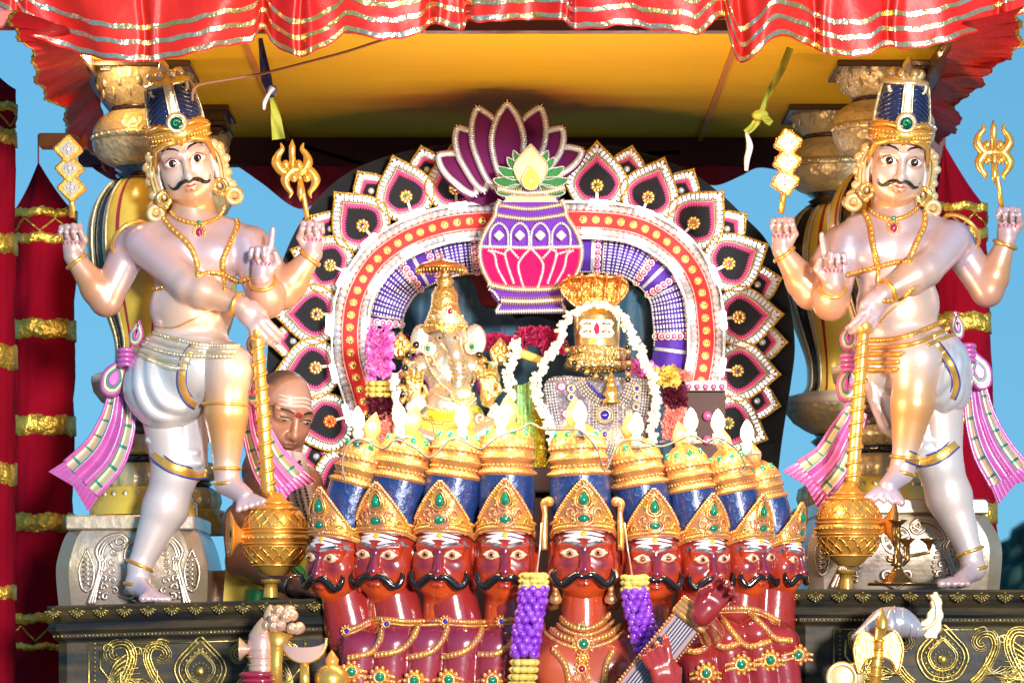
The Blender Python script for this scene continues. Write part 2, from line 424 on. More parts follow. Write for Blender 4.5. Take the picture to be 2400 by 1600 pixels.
gp = t.nodes.new('ShaderNodeMapping'); gp.inputs['Scale'].default_value = (.35, 7, 1); t.links.new(tc.outputs['Object'], gp.inputs[0]); t.links.new(gp.outputs[0], gn.inputs[0])
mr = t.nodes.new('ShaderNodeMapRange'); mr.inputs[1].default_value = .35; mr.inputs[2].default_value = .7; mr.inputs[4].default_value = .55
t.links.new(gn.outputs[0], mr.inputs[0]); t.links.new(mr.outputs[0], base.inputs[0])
o = add_paint_light(base.outputs[0], (.9, .25, .02), (.1, .42), (.5, .3), (.3, 1.1))
o = add_paint_light(o, (.7, .48, .02), (-.35, .9), (.7, .3)); o = add_paint_light(o, (.7, .48, .02), (.75, .85), (.6, .35)); o = add_paint_light(o, (.95, .62, .03), (.15, -.5), (.9, .5))  # olive rear and bright yellow front: paint colour with some light falloff painted in
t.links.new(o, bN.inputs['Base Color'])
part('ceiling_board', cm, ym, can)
# raised joints and cross beam on the ceiling
jm = M()
for X in (-.62, .52):
    jm = M(); jm.box((X, .54, ZC-.004), (.006, .9, .006)); part('batten', jm, MATS.get('batten_paint') or mat('batten_paint', (.6, .25, .02), .6), can)
bm_ = mat('beam_paint', (.14, .06, .03), .35, .1, .3)
for sx in (-1, 1):
    m = M(); m.box((sx*1.02, .54, ZC-.012), (.02, .92, .02), bev=.004); part('side_beam', m, bm_, can)
m = M(); m.box((0, 1.47, ZC-.035), (1.2, .03, .04)); part('rear_beam', m, mat('rear_beam_paint', (.06, .006, .012), .6), can)
m = M(); m.box((0, -.37, ZC-.02), (1.0, .02, .012)); part('front_beam', m, bm_, can)
# front valance
bot = [(-80, -10), (0, 18), (20, 30), (60, 76), (150, 112), (230, 135), (330, 143), (400, 134), (500, 110), (575, 98), (592, 74), (606, 70), (625, 100), (660, 122), (690, 131), (735, 114), (775, 92), (800, 74), (850, 88), (905, 91), (965, 78), (990, 56), (1030, 64), (1066, 70), (1075, 50), (1110, 52), (1180, 47), (1285, 46), (1312, 66), (1380, 66), (1435, 58), (1500, 70), (1560, 73), (1600, 82), (1630, 60), (1662, 38), (1676, 90), (1698, 146), (1740, 122), (1785, 84), (1840, 98), (1880, 118), (1930, 130), (1990, 128), (2030, 110), (2100, 112), (2180, 96), (2250, 70), (2330, 40), (2400, 10)]
bs = spline(bot, 6)
def vy(x): return np.interp(x, bs[:, 0], bs[:, 1])
fr = random.Random(11); folds = [(fr.uniform(.012, .05), fr.uniform(0, 6.28), fr.uniform(3, 9)) for i in range(6)]
gath = [35, 330, 600, 690, 985, 1070, 1300, 1660, 1700, 1870, 2040, 2290]
def vfold(x, v):
    a = 0
    for f, ph, am in folds: a += am*math.sin(x*f+ph+.012*v*math.sin(x*.01))
    g = 0
    for q in gath: g += 16*math.exp(-((x-q)/9)**2)-9*math.exp(-((x-q-22)/11)**2)
    w = 1.2-.5*min(v, 160)/160
    return (a*.8+g)*w
def vpt(x, v, lift=0):
    dx = 5*math.sin(x*.045)*math.sin(v*.03)
    Yb = -.6+.18*abs((x-1176)/1176)**3
    yy = vy(x)-v+1.5*math.sin(x*.11+v*.05)
    return P(x+dx, yy, Yb+(vfold(x, v)-lift)*K)
xs = np.linspace(-70, 2400, 620)
m = M(); m.grid([[vpt(x, v) for v in np.linspace(0, 240, 26)] for x in xs]); part('front_valance', m, satin, can)
tN = trim
for v0, w in ((10, 11), (45, 11), (80, 11)):
    m = M(); m.grid([[vpt(x, v, 2.2) for v in (v0-w/2, v0, v0+w/2)] for x in xs]); part('ribbon_trim', m, tN, can)
# side valances (seen from inside)
def side_val(bot, top, nm):
    B = spline(bot, 12); N = len(B); B = resample(B, 240); T = resample(spline(top, 12), 240)
    G = []
    for i in range(240):
        b = P(B[i][0], B[i][1], B[i][2]); a = P(T[i][0], T[i][1], T[i][2]); row = []
        for j in range(18):
            u = j/17; f = .004*math.sin(i*.23+u*2)+.007*math.sin(i*.08+3*u)+.001*math.sin(i*.9)
            row.append(a+(b-a)*u+np.array([f*(.4+u)*1.2, 0, (1-(i*.05 % 1))*.007*u*u]))
        G.append(row)
    m = M(); m.grid(G); part('side_valance', m, satin_in, can)
    m = M(); m.grid([[r[16]+np.array([.002, -.004, 0]), r[17]+np.array([.002, -.004, 0])] for r in G]); part('ribbon_trim', m, goldcloth, can)
side_val([(22, 30, -.55), (50, 100, -.45), (75, 165, -.3), (96, 192, -.1), (110, 235, .1), (140, 260, .3), (150, 300, .6), (190, 330, .9), (210, 365, 1.2), (245, 400, 1.45)],
         [(150, 60, -.5), (180, 110, -.35), (195, 150, 0), (215, 200, .4), (235, 255, .9), (255, 300, 1.4)], 'l')
side_val([(2346, 20, -.55), (2348, 78, -.45), (2293, 162, -.3), (2253, 184, -.1), (2235, 210, .1), (2209, 236, .4), (2206, 283, .8), (2180, 305, 1.1), (2155, 335, 1.4)],
         [(2210, 50, -.5), (2192, 100, -.35), (2170, 140, 0), (2140, 200, .5), (2120, 250, 1), (2105, 300, 1.4)], 'r')
# rear valance
rb = spline([(196, 372), (230, 398), (270, 414), (330, 380), (450, 340), (537, 378), (600, 420), (688, 480), (760, 440), (850, 388), (1000, 350), (1220, 342), (1480, 352), (1560, 385), (1605, 415), (1646, 426), (1700, 405), (1740, 386), (1790, 392), (1860, 410), (1960, 380), (2100, 350), (2160, 330)], 10)
m = M(); G = []
for i, x in enumerate(np.linspace(196, 2160, 300)):
    yb = np.interp(x, rb[:, 0], rb[:, 1]); f = 5*math.sin(x*.06)+3*math.sin(x*.021+2)+2*math.sin(x*.17)
    G.append([P(x, 300+(yb-300)*u, 1.46+f*(.3+u)*K*1.4) for u in np.linspace(0, 1, 10)])
m.grid(G); part('rear_valance', m, maroon, can)
m = M()
for a, b in (((830, 372), (690, 330)), ((1560, 345), (1430, 352))):
    p = np.linspace(a, b, 12); m.grid([[P(q[0], q[1], 1.44), P(q[0]+2, q[1]+9, 1.44)] for q in p])
part('ribbon_trim', m, mat('grey_ribbon', (.18, .15, .16), .4, .3), can)
# warm lamps glowing behind the cloth at both front corners
lampm = mat('warm_lamp', (1, .8, .5), .3, emit=((1, .55, .2), 6))
for sx, (lx, ly), wd in ((-1, (196, 112), 'left'), (1, (2150, 84), 'right')):
    p = P(lx, ly, .12); r = thing('canopy_lamp', 'warm lamp glowing inside the red cloth at the %s end of the canopy' % wd, 'lamp', p, 'lamps inside the canopy cloth')
    m = M(); m.lathe([(0, -.02), (.012, -.014), (.016, 0), (.011, .014), (.006, .024), (0, .026)], p, 14); part('bulb', m, lampm, r)
    m = M(); m.tube([p+[0, 0, .02], p+[0, 0, .06]], .009, 10); part('socket', m, bronze, r)
    ld = bpy.data.lights.new('lamp_light', 'POINT'); ld.energy = 2.6; ld.color = (1, .68, .34); ld.shadow_soft_size = .03; lo = bpy.data.objects.new('lamp_light', ld); COL.objects.link(lo); lo.parent = r; lo.location = (-sx*.03, -.03, -.02)
# ---------------------------------------------------------------- hanging rags and the cable under the ceiling
def rag(pts, ws, Y, cols, name, label):
    pth = resample(spline(pts, 8), 40); m = M(); n2 = normals2(pth); G = []
    for i, (p, n) in enumerate(zip(pth, n2)):
        w = np.interp(i/39, np.linspace(0, 1, len(ws)), ws)
        G.append([P(p[0]+n[0]*w*u, p[1]+n[1]*w*u, Y+(4*math.sin(3*u+i*.35)+w*.3*math.cos(2.5*u))*K) for u in np.linspace(-1, 1, 7)])
    m.grid(G); c0 = len(m.mi)
    for f in range(c0):
        row = f//6; m.mi[f] = 0 if row < 39*cols else 1
    return m
rg1 = mat('olive_rag', (.32, .33, .03), .7, bump=(40, .5, .01), var=((.5, .5, .05), 14, .8)); rg2 = mat('navy_rag', (.02, .03, .14), .7, bump=(40, .5, .01), var=((.3, .3, .32), 16, .5))
m = rag([(598, 88), (604, 130), (612, 180), (622, 215), (632, 260), (640, 320)], [5, 9, 13, 5, 12, 15], -.28, .58, 'r', '')
for i in range(len(m.mi)): m.mi[i] = 1-m.mi[i]
m.ball(P(624, 208, -.29), (.014, .012, .012), 8, 6, 1)
m2 = M(); m2.tube(PP(spline([(626, 200), (618, 215), (608, 235), (606, 252)], 5), -.3), [.008, .004, .005, .003], 6, 2); m.join(m2)
solo('knotted_rag', m, [rg1, rg2, mat('white_cord', (.75, .72, .7), .6)], 'navy and olive cloth strip knotted below the left part of the yellow ceiling', 'rag')
m = rag([(1815, 110), (1795, 160), (1765, 215), (1748, 262), (1730, 290), (1712, 305)], [8, 9, 8, 5, 9, 7], -.2, .99, 'r', '')
m.ball(P(1746, 264, -.21), (.02, .013, .012), 8, 6, 0)
for i in range(0): pass
m2 = rag([(1750, 265), (1762, 276), (1772, 284)], [3, 9, 7], -.22, .99, 'r', ''); m.join(m2)
m2 = M(); m2.tube(PP(spline([(1714, 305), (1722, 335), (1716, 365), (1714, 392)], 5), -.2), [.003, .008, .007, .004], 6, 2); m.join(m2)
solo('knotted_rag', m, [rg1, rg2, MATS['white_cord']], 'olive cloth strip knotted below the right part of the yellow ceiling', 'rag')
m = M(); m.tube(PP(spline([(442, 232), (444, 210), (460, 195), (520, 184), (600, 170), (700, 145), (800, 118), (880, 92), (960, 70)], 8), -.3), .0032, 6)
solo('ceiling_cable', m, mat('brown_cable', (.3, .12, .06), .5), 'thin brown cable strung across the yellow canopy ceiling at left', 'cable')
# ---------------------------------------------------------------- side flag beam at left
m = M(); m.box(P(145, 325, .9), (.06, .03, .018), bev=.003)
m.tube(PP([(88, 308), (88, 375)], .9), .002, 6)
solo('orange_beam_end', m, mat('orange_beam', (.8, .2, .02), .5, var=((.5, .02, .02), 9, .9)), 'orange and red painted beam end above the pointed velvet column at left', 'beam')
m = M(); m.box(P(-20, 47, -.45), (.06, .02, .02), bev=.004)
solo('red_pole_end', m, mat('faded_red', (.65, .13, .1), .5), 'faded red pole running out of the upper left corner of the canopy', 'pole')
# ---------------------------------------------------------------- velvet columns
def column(xc, w, y0, y1, Y, label, bands, cone=None, lattice=None, lean=0):
    k = S(Y); r = w/2*k; c0 = P(xc, y1, Y); root = thing('velvet_column', label, 'column', (c0[0], c0[1], P(xc, y1, Y)[2]), 'velvet covered columns beside the shrine')
    n = 64
    def rad(a, z): return r*(1+.035*math.sin(5*a+z*3)+.02*math.sin(9*a+z*5)+.012*math.sin(17*a))
    def cx(y): return P(xc+lean*(y-y0)/(y1-y0), y, Y)
    m = M(); G = []
    for y in np.linspace(y0, y1, 40):
        c = cx(y); G.append([c+np.array([rad(a, y*.01)*math.sin(a), -rad(a, y*.01)*math.cos(a), 0]) for a in np.linspace(0, 2*PI, n, endpoint=False)])
    m.grid(G, closed=True)
    if cone:
        a = P(cone[0], cone[1], Y); base = G[0]; H = []
        for u in np.linspace(0, 1, 14):
            H.append([a*(1-u)+b*u+np.array([0, 0, -.015*math.sin(u*PI)*(1+.5*math.sin(8*j/n*2*PI))]) for j, b in enumerate(base)])
        m.grid(H, closed=True)
    part('velvet_cover', m, velvet, root)
    for (ya, yb) in bands:
        b = M(); G = []
        for y in (ya, ya+1, (ya+yb)/2, yb-1, yb):
            c = cx(y); e = .001 if y in (ya, yb) else .005
            G.append([c+np.array([(rad(a, y*.01)+e)*math.sin(a), -(rad(a, y*.01)+e)*math.cos(a), .003*math.sin(7*a+ya)+.002*math.sin(23*a)]) for a in np.linspace(0, 2*PI, n, endpoint=False)])
        b.grid(G, closed=True); part('gold_band', b, goldcloth, root)
    for (ya, yb) in (lattice or []):
        b = M()
        for s in (-1, 1):
            for q in range(2):
                pts = []
                for a in np.linspace(-PI/2-.3, PI/2+.3, 61):
                    u = (a*s*3.2/PI+q*.5) % 1; tri = abs(2*u-1); y = ya+(yb-ya)*(.1+.8*tri); c = cx(y)
                    pts.append(c+np.array([(rad(a, y*.01)+.003)*math.sin(a), -(rad(a, y*.01)+.003)*math.cos(a), 0]))
                if q == 0: b.tube(pts, .0035, 5)
        part('gold_lattice', b, goldcloth, root)
    return root
column(102, 144, 490, 1620, 1.0, 'pointed red velvet column with gold bands behind the left guardian', [(485, 505), (542, 565), (738, 782), (957, 1002), (1180, 1222), (1408, 1432), (1476, 1492)], (88, 372), [(505, 542), (1432, 1476)], -12)
column(-25, 118, 205, 1640, .5, 'red velvet column cropped by the left edge of the photo', [(240, 262), (300, 335), (540, 585), (795, 850), (1065, 1115), (1345, 1375)], (-40, 130), [(262, 300)])
column(2200, 128, 480, 1640, 1.0, 'pointed red velvet column with gold bands behind the right guardian', [(472, 492), (528, 552), (722, 764), (938, 978), (1155, 1200)], (2168, 330), [(492, 528)], 40)
# ---------------------------------------------------------------- ornament helpers (work in picture units at a depth)
def spiral(cx, cy, r, turns, d=1, a0=0, n=40, r1=.12):
    return [(cx+d*r*(1-(1-r1)*u)*math.cos(a0+2*PI*turns*u), cy+r*(1-(1-r1)*u)*math.sin(a0+2*PI*turns*u)) for u in np.linspace(0, 1, n)]
def otube(m, pts, r, Y, n=6, mi=0, closed=False, flat=.7):
    m.tube(PP(pts, Y), np.asarray(r)*K if not np.isscalar(r) else r*K, n, mi, closed, flat=flat)
def beadline(m, pts, r, Y, gap=None, mi=0, closed=False, u=6, v=4, flat=.8):
    L = plen(PP(pts, Y))/K+(np.linalg.norm(np.array(pts[0][:2])-np.array(pts[-1][:2])) if closed else 0); n = max(2, int(L/(gap or 2*r)))
    for q in resample(pts, n, closed): m.ball(P(q[0], q[1], Y), (r*K, r*K*flat, r*K), u, v, mi)
def scrollwork(m, x, y, s, d, Y):
    """one acanthus scroll with fronds, d = -1/1 mirrors it"""
    T = lambda pts: [(x+d*a*s, y+b*s) for a, b in pts]
    main = spline([(0, 60), (22, 40), (45, 5), (60, -35), (50, -62), (25, -62), (12, -45), (22, -32), (34, -38)], 8)
    for o, r in ((0, 4.4), (7, 3), (-7, 3), (12, 2)):
        n2 = normals2(main); q = main+n2*o; otube(m, T(q), [r*s, r*s*.9, r*s*.4], Y, flat=.9)
    for k, (a, L) in enumerate(((-.2, 55), (.1, 62), (.4, 66), (.7, 62), (1.0, 52), (1.3, 42))):
        b = [(28+k*2, 38-k*9), (28+k*2+L*.5*math.cos(a)-6, 38-k*9+L*.5*math.sin(a)+4), (30+k*2+L*math.cos(a-.25), 38-k*9+L*math.sin(a-.25))]
        otube(m, T(spline(b, 6)), [2.4*s, 5*s, 1.4*s], Y, flat=.8)
    otube(m, T(spiral(75, -48, 16, 1.2, 1, 2)), [3*s, 1.5*s], Y)
    m.ball(P(*T([(28, -42)])[0], Y), (5*s*K,)*3, 8, 6)
def ogive(cx, cy, w, hu, hd, n=6):
    pts = [(0, hd), (w*.62, hd*.82), (w, hd*.18), (w*.9, -hu*.25), (w*.48, -hu*.62), (w*.2, -hu*.85), (0, -hu)]
    r = [(cx+a, cy+b) for a, b in spline(pts, n)]; l = [(2*cx-a, b) for a, b in r[1:-1]][::-1]
    return np.array(r+l)
# ---------------------------------------------------------------- pillars
pyel = mat('yellow_gloss_paint', (.62, .47, .07), .25, .1, .5, bump=(12, .3, .01), var=((.5, .33, .04), 7, .6))
pmar = mat('maroon_gloss_paint', (.3, .02, .03), .25, .1, .5)
pblk = mat('black_gloss_paint', (.015, .013, .018), .16, .2, .8, bump=(30, .4, .006))
antique2 = mat('cream_gold', (.6, .52, .3), .35, .5, .2, bump=(50, .5, .006), var=((.3, .22, .1), 14, .5))
def pillar(cx, dy, Y, sc, label, low=True):
    k = S(Y)*sc; c = P(cx, 1185+dy, Y); y0 = 1185
    root = thing('ornate_pillar', label, 'pillar', c, 'carved vase pillars carrying the canopy')
    def pz(prof): return [(r*k, (y0-y)*k) for r, y in prof]
    fl = lambda nn, amp: (lambda a, t: 1+amp*abs(math.sin(nn*a/2)))
    def L(name, prof, mt, n=48, flute=None):
        m = M(); m.lathe(pz(prof), c, n, 0, flute); part(name, m, mt, root); return m
    # abacus: square block flaring down to the ceiling
    m = M(); ztop = ZC; za = c[2]+(y0-150)*k
    for (h, zz, th) in ((118, ztop-.008, .008), (106, (ztop+za)/2, (ztop-za)/2)):
        m.box((c[0], c[1], zz), (h*k, h*k, max(th, .004)), bev=.003)
    for h, y in ((112, 150), (100, 163), (90, 172)): m.box((c[0], c[1], c[2]+(y0-y)*k), (h*k, h*k, 6*k), bev=.002)
    part('abacus', m, bronze, root)
    L('capital', [(88, 178), (104, 150+12), (110, 172), (103, 196), (94, 222), (80, 240), (70, 250)], antique, 48, fl(18, .06))
    m = M()
    for i in range(14):
        a = 2*PI*i/14; r = 104*k; q = c+np.array([r*math.sin(a), -r*math.cos(a), (y0-186)*k])
        rt = np.array([[math.cos(a), math.sin(a), 0], [-math.sin(a)*-1, math.cos(a)*-1, 0], [0, 0, 1]]).T
        t2 = np.array([math.cos(a), math.sin(a), 0])
        for s in (-1, 1):
            pts = [q+t2*k*s*(9*(1-u)*math.cos(u*7)+1)+np.array([0, 0, 1])*k*(9*(1-u)*math.sin(u*7)+6) for u in np.linspace(0, 1, 14)]
            m.tube(pts, [3*k, 1.2*k], 5, up=(math.sin(a), -math.cos(a), 0))
        m.ball(q+np.array([0, 0, -14*k]), (7*k, 7*k, 12*k), 8, 6)
        m.ball(c+np.array([96*k*math.sin(a+.22), -96*k*math.cos(a+.22), (y0-218)*k]), (5*k, 5*k, 16*k), 6, 5)
    part('leaf_scrolls', m, antique2, root)
    L('neck', [(70, 248), (74, 256), (66, 262), (80, 268)], bronze)
    L('pot', [(78, 262), (98, 276), (110, 296), (113, 312)], antique, 64, fl(34, .04))
    L('pot_band', [(113, 311), (117, 314), (117, 326), (113, 330)], antique2)
    L('pot', [(113, 329), (110, 346), (100, 364), (82, 378), (62, 386)], antique, 64, fl(26, .05))
    m = M()
    for i in range(30):
        a = 2*PI*i/30
        m.ball(c+np.array([117*k*math.sin(a), -117*k*math.cos(a), (y0-320)*k]), (5*k, 5*k, 5*k), 6, 4)
    part('bead_row', m, crystal if 0 else goldpale, root, stuff=True)
    L('glass_neck', [(64, 378), (58, 384), (66, 390), (52, 398), (64, 404), (58, 412), (70, 416)], pblk)
    # vase body with painted stripes
    prof = spline([(60, 412), (88, 436), (112, 476), (124, 530), (122, 600), (108, 660), (84, 724), (66, 780), (64, 830), (72, 850)], 6)
    m = M(); n = 72
    pat = [0]*7+[1, 2, 3, 3, 3, 2, 0, 0, 0, 1, 0]
    fb = lambda a, t: 1+.04*math.cos(4*a)
    m.lathe([(r*k, (y0-y)*k) for r, y in prof], c, n, 0, fb)
    for j in range(len(prof)-1):
        for i in range(n): m.mi[j*n+i] = pat[(i+3) % 18]
    part('vase_body', m, [pyel, pmar, antique, pblk], root)
    for i in range(4):
        for off in (.52, .95):
            a = 2*PI*i/4+off; m = M(); pts = [c+np.array([(r*1.03*k)*math.sin(a+.0*t), -(r*1.03*k)*math.cos(a), (y0-y)*k]) for t, (r, y) in enumerate(prof[3:])]
            m.tube(pts, 3.4*k, 6, up=(math.sin(a), -math.cos(a), 0)); part('gold_rib', m, antique2, root)
    L('flange', [(72, 850), (110, 860), (120, 866), (120, 880), (112, 884)], mat('cream_paint', (.62, .52, .42), .4) if 'cream_paint' not in MATS else MATS['cream_paint'])
    L('lotus_bowl', [(112, 882), (108, 900), (92, 922), (66, 940), (50, 948)], antique, 64, fl(30, .07))
    if low:
        L('turned_shaft', [(50, 948), (44, 956), (58, 966), (46, 976), (42, 990), (60, 1000), (72, 1010)], bronze)
        L('petal_ring', [(60, 1000), (82, 1008), (88, 1024), (76, 1040), (60, 1046)], antique, 64, fl(20, .1))
        L('turned_shaft', [(60, 1046), (66, 1056), (58, 1064)], pblk)
        L('fluted_bulb', [(60, 1064), (80, 1078), (84, 1100), (78, 1120)], antique2, 64, fl(18, .09))
        L('stepped_foot', [(84, 1118), (100, 1124), (100, 1136), (112, 1142), (112, 1150), (122, 1156), (124, 1184)], pyel)
        m = M()
        for i in range(22):
            a = 2*PI*i/22
            m.ball(c+np.array([106*k*math.sin(a), -106*k*math.cos(a), (y0-1138)*k]), (7*k, 7*k, 10*k), 6, 5)
        part('leaf_row', m, antique2, root, stuff=True)
    return root
pillar(330, 0, .30, 1.0, 'front left vase pillar standing right behind the left guardian')
pillar(2030, -22, .30, 1.0, 'front right vase pillar standing right behind the right guardian')
pillar(428, 44, .98, .9, 'rear left vase pillar mostly hidden, dark abacus right of the left crown')
pillar(1918, 44, .98, .98, 'rear right vase pillar between the black disc and the right guardian')
# ---------------------------------------------------------------- silver scroll bases on which the pillars stand
def silver_base(xc, yt, yb, wt, wb, Y, label):
    c = P(xc, yb, Y+.2); root = thing('scroll_base', label, 'base', c, 'silver scroll bases under the pillars')
    k = S(Y); prof = spline([(wt/2-4, yt+32), (wt/2+8, yt+50), (wb/2-6, yt+90), (wb/2, yt+130), (wb/2-4, yb)], 8)
    G = []
    for w, y in prof:
        h = w*k; dd = .2+.02*math.sin((y-yt)/(yb-yt)*PI); cz = P(xc, y, Y)[2]; cxx = c[0]; Yc = Y+.22; q = .035
        ring = [(-h+q, -dd), (h-q, -dd), (h, -dd+q), (h, dd), (-h, dd), (-h, -dd+q)]
        G.append([(cxx+a, Yc+b, cz) for a, b in ring])
    m = M(); m.grid(G, closed=True, smooth=False); part('body', m, silverp, root)
    m = M(); z0 = P(xc, yt+16, Y)[2]; m.box((c[0], Y+.22, z0), (wt/2*k, .225, 17*k), bev=.004); part('top_slab', m, silverp, root)
    m = M()
    for d in (-1, 1):
        for o in (0, 7, 13):
            pts = spline([(d*(40-o*.4), yt+70), (d*(28), yt+58+o*.6), (d*(44), yt+44+o*.5), (d*(78-o*.2), yt+52+o), (d*(100-o), yt+80+o), (d*(92-o), yt+112), (d*(100-o*.5), yt+150), (d*(118-o), yb-6)], 8)
            otube(m, [(xc+a*wt/300, b) for a, b in pts], 5 if o == 0 else 3.4, Y+.0)
        otube(m, [(xc+a, b) for a, b in spiral(d*46, yt+62, 20, 1.4, d, 0)], [4, 2.4], Y)
        for q in range(5):
            otube(m, spiral(xc+d*(wt/2-66+3*q-q*q), yt+98+q*22, 9, 1.1, d, q), [3.8, 2.2], Y); otube(m, spiral(xc+d*(wt/2-88+3*q-q*q), yt+84+q*22, 9, 1.0, -d, q), [3.4, 2], Y)
        for q in range(6):
            y = yt+95+q*11
            otube(m, [(xc+d*(wb/2-66), y), (xc+d*(wb/2-44), y+13)], 1.8, Y-.002); otube(m, [(xc+d*(wb/2-66), y+13), (xc+d*(wb/2-44), y)], 1.8, Y-.002)
        otube(m, ogive(xc+d*(wb/2-54), yt+128, 17, 50, 46), 3, Y, closed=True)
        for q in range(9): m.ball(P(xc+d*(88+4*math.sin(q)), yt+100+q*11, Y), (4.5*k, 3*k, 4.5*k), 6, 4)
    part('scroll_relief', m, silverp, root)
    m = M(); otube(m, [(xc+34*math.cos(a), yt+92+34*math.sin(a)) for a in np.linspace(0, 2*PI, 40, endpoint=False)], 3, Y-.002, closed=True)
    for a in np.linspace(0, 2*PI, 9)[:-1]:
        for o in (-.18, .0, .18): otube(m, [(xc+8*math.cos(a), yt+92+8*math.sin(a)), (xc+28*math.cos(a+o), yt+92+28*math.sin(a+o))], [2, 3.4], Y-.002)
    m.ball(P(xc, yt+92, Y-.003), 8*k, 10, 6)
    for d in (-1, 1): otube(m, spiral(xc+d*24, yb-34, 18, 1.3, d, PI/2), [5, 2.5], Y-.002); otube(m, [(xc, yb-4), (xc+d*20, yb-16), (xc+d*46, yb-24)], [4, 2], Y-.002)
    part('rosette_relief', m, silverp, root)
    return root
silver_base(320, 1183, 1392, 296, 350, .10, 'silver scrolled pillar base behind the legs of the left guardian')
silver_base(2060, 1146, 1356, 380, 450, .10, 'silver scrolled pillar base behind the legs of the right guardian')
# ---------------------------------------------------------------- black and gold pedestals
pal = M(); 
for i, a in enumerate((-1.25, -.8, -.38, 0, .38, .8, 1.25)):
    L = 17 if abs(a) < .1 else 15; 
    q = [(0, 0, 0), (L*.55*math.sin(a), -2, -L*.5*math.cos(a)), (L*math.sin(a)*(1.1), -3.5, -L*math.cos(a))]
    pal.tube(np.array(q)*K, np.array([1.2, 2.2, 3.4])*K, 6); pal.ball(np.array(q[2])*K, 3.6*K, 6, 5)
pal.ball((0, -3*K, 2*K), (4*K, 3*K, 3*K), 6, 5)
pal_me = pal.mesh('palmette', relief)
def pedestal(xa, xb, ya, yb, label, panel, front=-.30, warm=False):
    c = P((xa+xb)/2, 1640, front+.45); root = thing('carved_pedestal', label, 'pedestal', c, 'black and gold pedestals under the guardians')
    ytop = lambda x: ya+(yb-ya)*(x-xa)/(xb-xa)
    prof = [(2, 0), (0, 5), (4, 12), (8, 22), (18, 34), (12, 38), (6, 42), (2, 50), (4, 58), (14, 66), (14, 74), (26, 82), (28, 86)]
    def ring(o, dy, ch=22):
        pts = [(xa+o, .9), (xa+o, ch*K), (xa+o+ch, 0), (xb-o-ch, 0), (xb-o, ch*K), (xb-o, .9)]
        out = []
        for x, d in pts:
            Yq = front+(o*K if d < .5 else 0)+d
            p = P(x, ytop(x)+dy, front+o*K); out.append((p[0], Yq, p[2]))
        return out
    m = M(); m.grid([ring(o, dy) for o, dy in prof], smooth=False); top = ring(2, 0); m.add(top, [tuple(range(6))], 0, False); part('cornice', m, blackg, root)
    m = M(); m.grid([ring(28, 85), ring(28, 260)], smooth=False); part('body', m, blackg, root)
    m = M()
    n = int((xb-xa-20)/9)
    for i in range(n):
        x = xa+20+i*9; m.ball(P(x, ytop(x)+70, front+12*K), (3*K, 2.4*K, 3*K), 5, 4)
    part('bead_row', m, relief, root, stuff=True)
    x = xa+18
    while x < xb-14:
        o = part('palmette', None, None, root, raw=True, mesh=pal_me); p = P(x, ytop(x)+10, front+4*K); o.location = tuple(p-root_org(root)); x += 54.5
    # frame and carved panel
    m = M()
    for (a, b) in panel:
        q = [(a, 92), (b, 92), (b, 250), (a, 250)]
        for i in range(4):
            (u, v), (s, w) = q[i], q[(i+1) % 4]; otube(m, [(u, ytop(u)+v), (s, ytop(s)+w)], 2.4, front+26*K)
    part('panel_frame', m, relief, root)
    for (a, b) in panel:
        cx = (a+b)/2+8; w = (b-a)/2; m = M(); yy = ytop(cx)+82; F = front+26*K
        for s, r in ((1, 3.4), (.84, 2.4), (.58, 2.6), (.5, 1.8)): otube(m, ogive(cx, yy+70, 58*s, 74*s, 60*s), r, F, closed=True)
        beadline(m, ogive(cx, yy+72, 58*.71, 70*.71, 60*.71), 4, F, 12, closed=True)
        beadline(m, [(cx+20*math.cos(t), yy+78+20*math.sin(t)) for t in np.linspace(0, 2*PI, 30)[:-1]], 2.6, F, 8, closed=True)
        m.ball(P(cx, yy+78, F), (12*K, 9*K, 12*K), 14, 8)
        for j in range(5): otube(m, [(cx+(j-2)*5, yy+100), (cx+(j-2)*11, yy+122), (cx+(j-2)*5, yy+134)], [2, 3], F)
        part('medallion', m, relief, root)
        for d in (-1, 1):
            m = M(); scrollwork(m, cx+d*66, yy+78, .9, d, F); scrollwork(m, cx+d*(w-26), yy+84, 1.05, -d, F); scrollwork(m, cx+d*(w*.55), yy+160, .9, d, F)
            for j in range(9):
                a = .5+j*.16; otube(m, spline([(cx+d*(w-30), yy+120), (cx+d*(w-30-40*math.sin(a)), yy+112-55*math.cos(a)), (cx+d*(w-30-86*math.sin(a+.15)), yy+106-88*math.cos(a+.15))], 5), [1.6, 4, 1.4], F)
            beadline(m, [(cx+d*(w-6), yy+14), (cx+d*(w-6), yy+140)], 3, F, 9)
            otube(m, spiral(cx+d*(w-34), yy+26, 15, 1.3, d, 2), [3.4, 2], F); otube(m, [(cx+d*(w-20), yy+30), (cx+d*(w-18), yy+70), (cx+d*(w-50), yy+110), (cx+d*(w-70), yy+160)], [4, 3, 3], F)
            otube(m, spline([(cx+d*70, yy+10), (cx+d*95, yy+4), (cx+d*104, yy+24), (cx+d*86, yy+30)], 6), [3, 2], F)
            part('scroll_relief', m, relief, root)
    return root
pedestal(104, 797, 1391, 1372, 'black and gold carved pedestal under the left guardian', [(204, 700)])
pedestal(1800, 2520, 1352, 1354, 'black and gold carved pedestal under the right guardian', [(1915, 2400)])
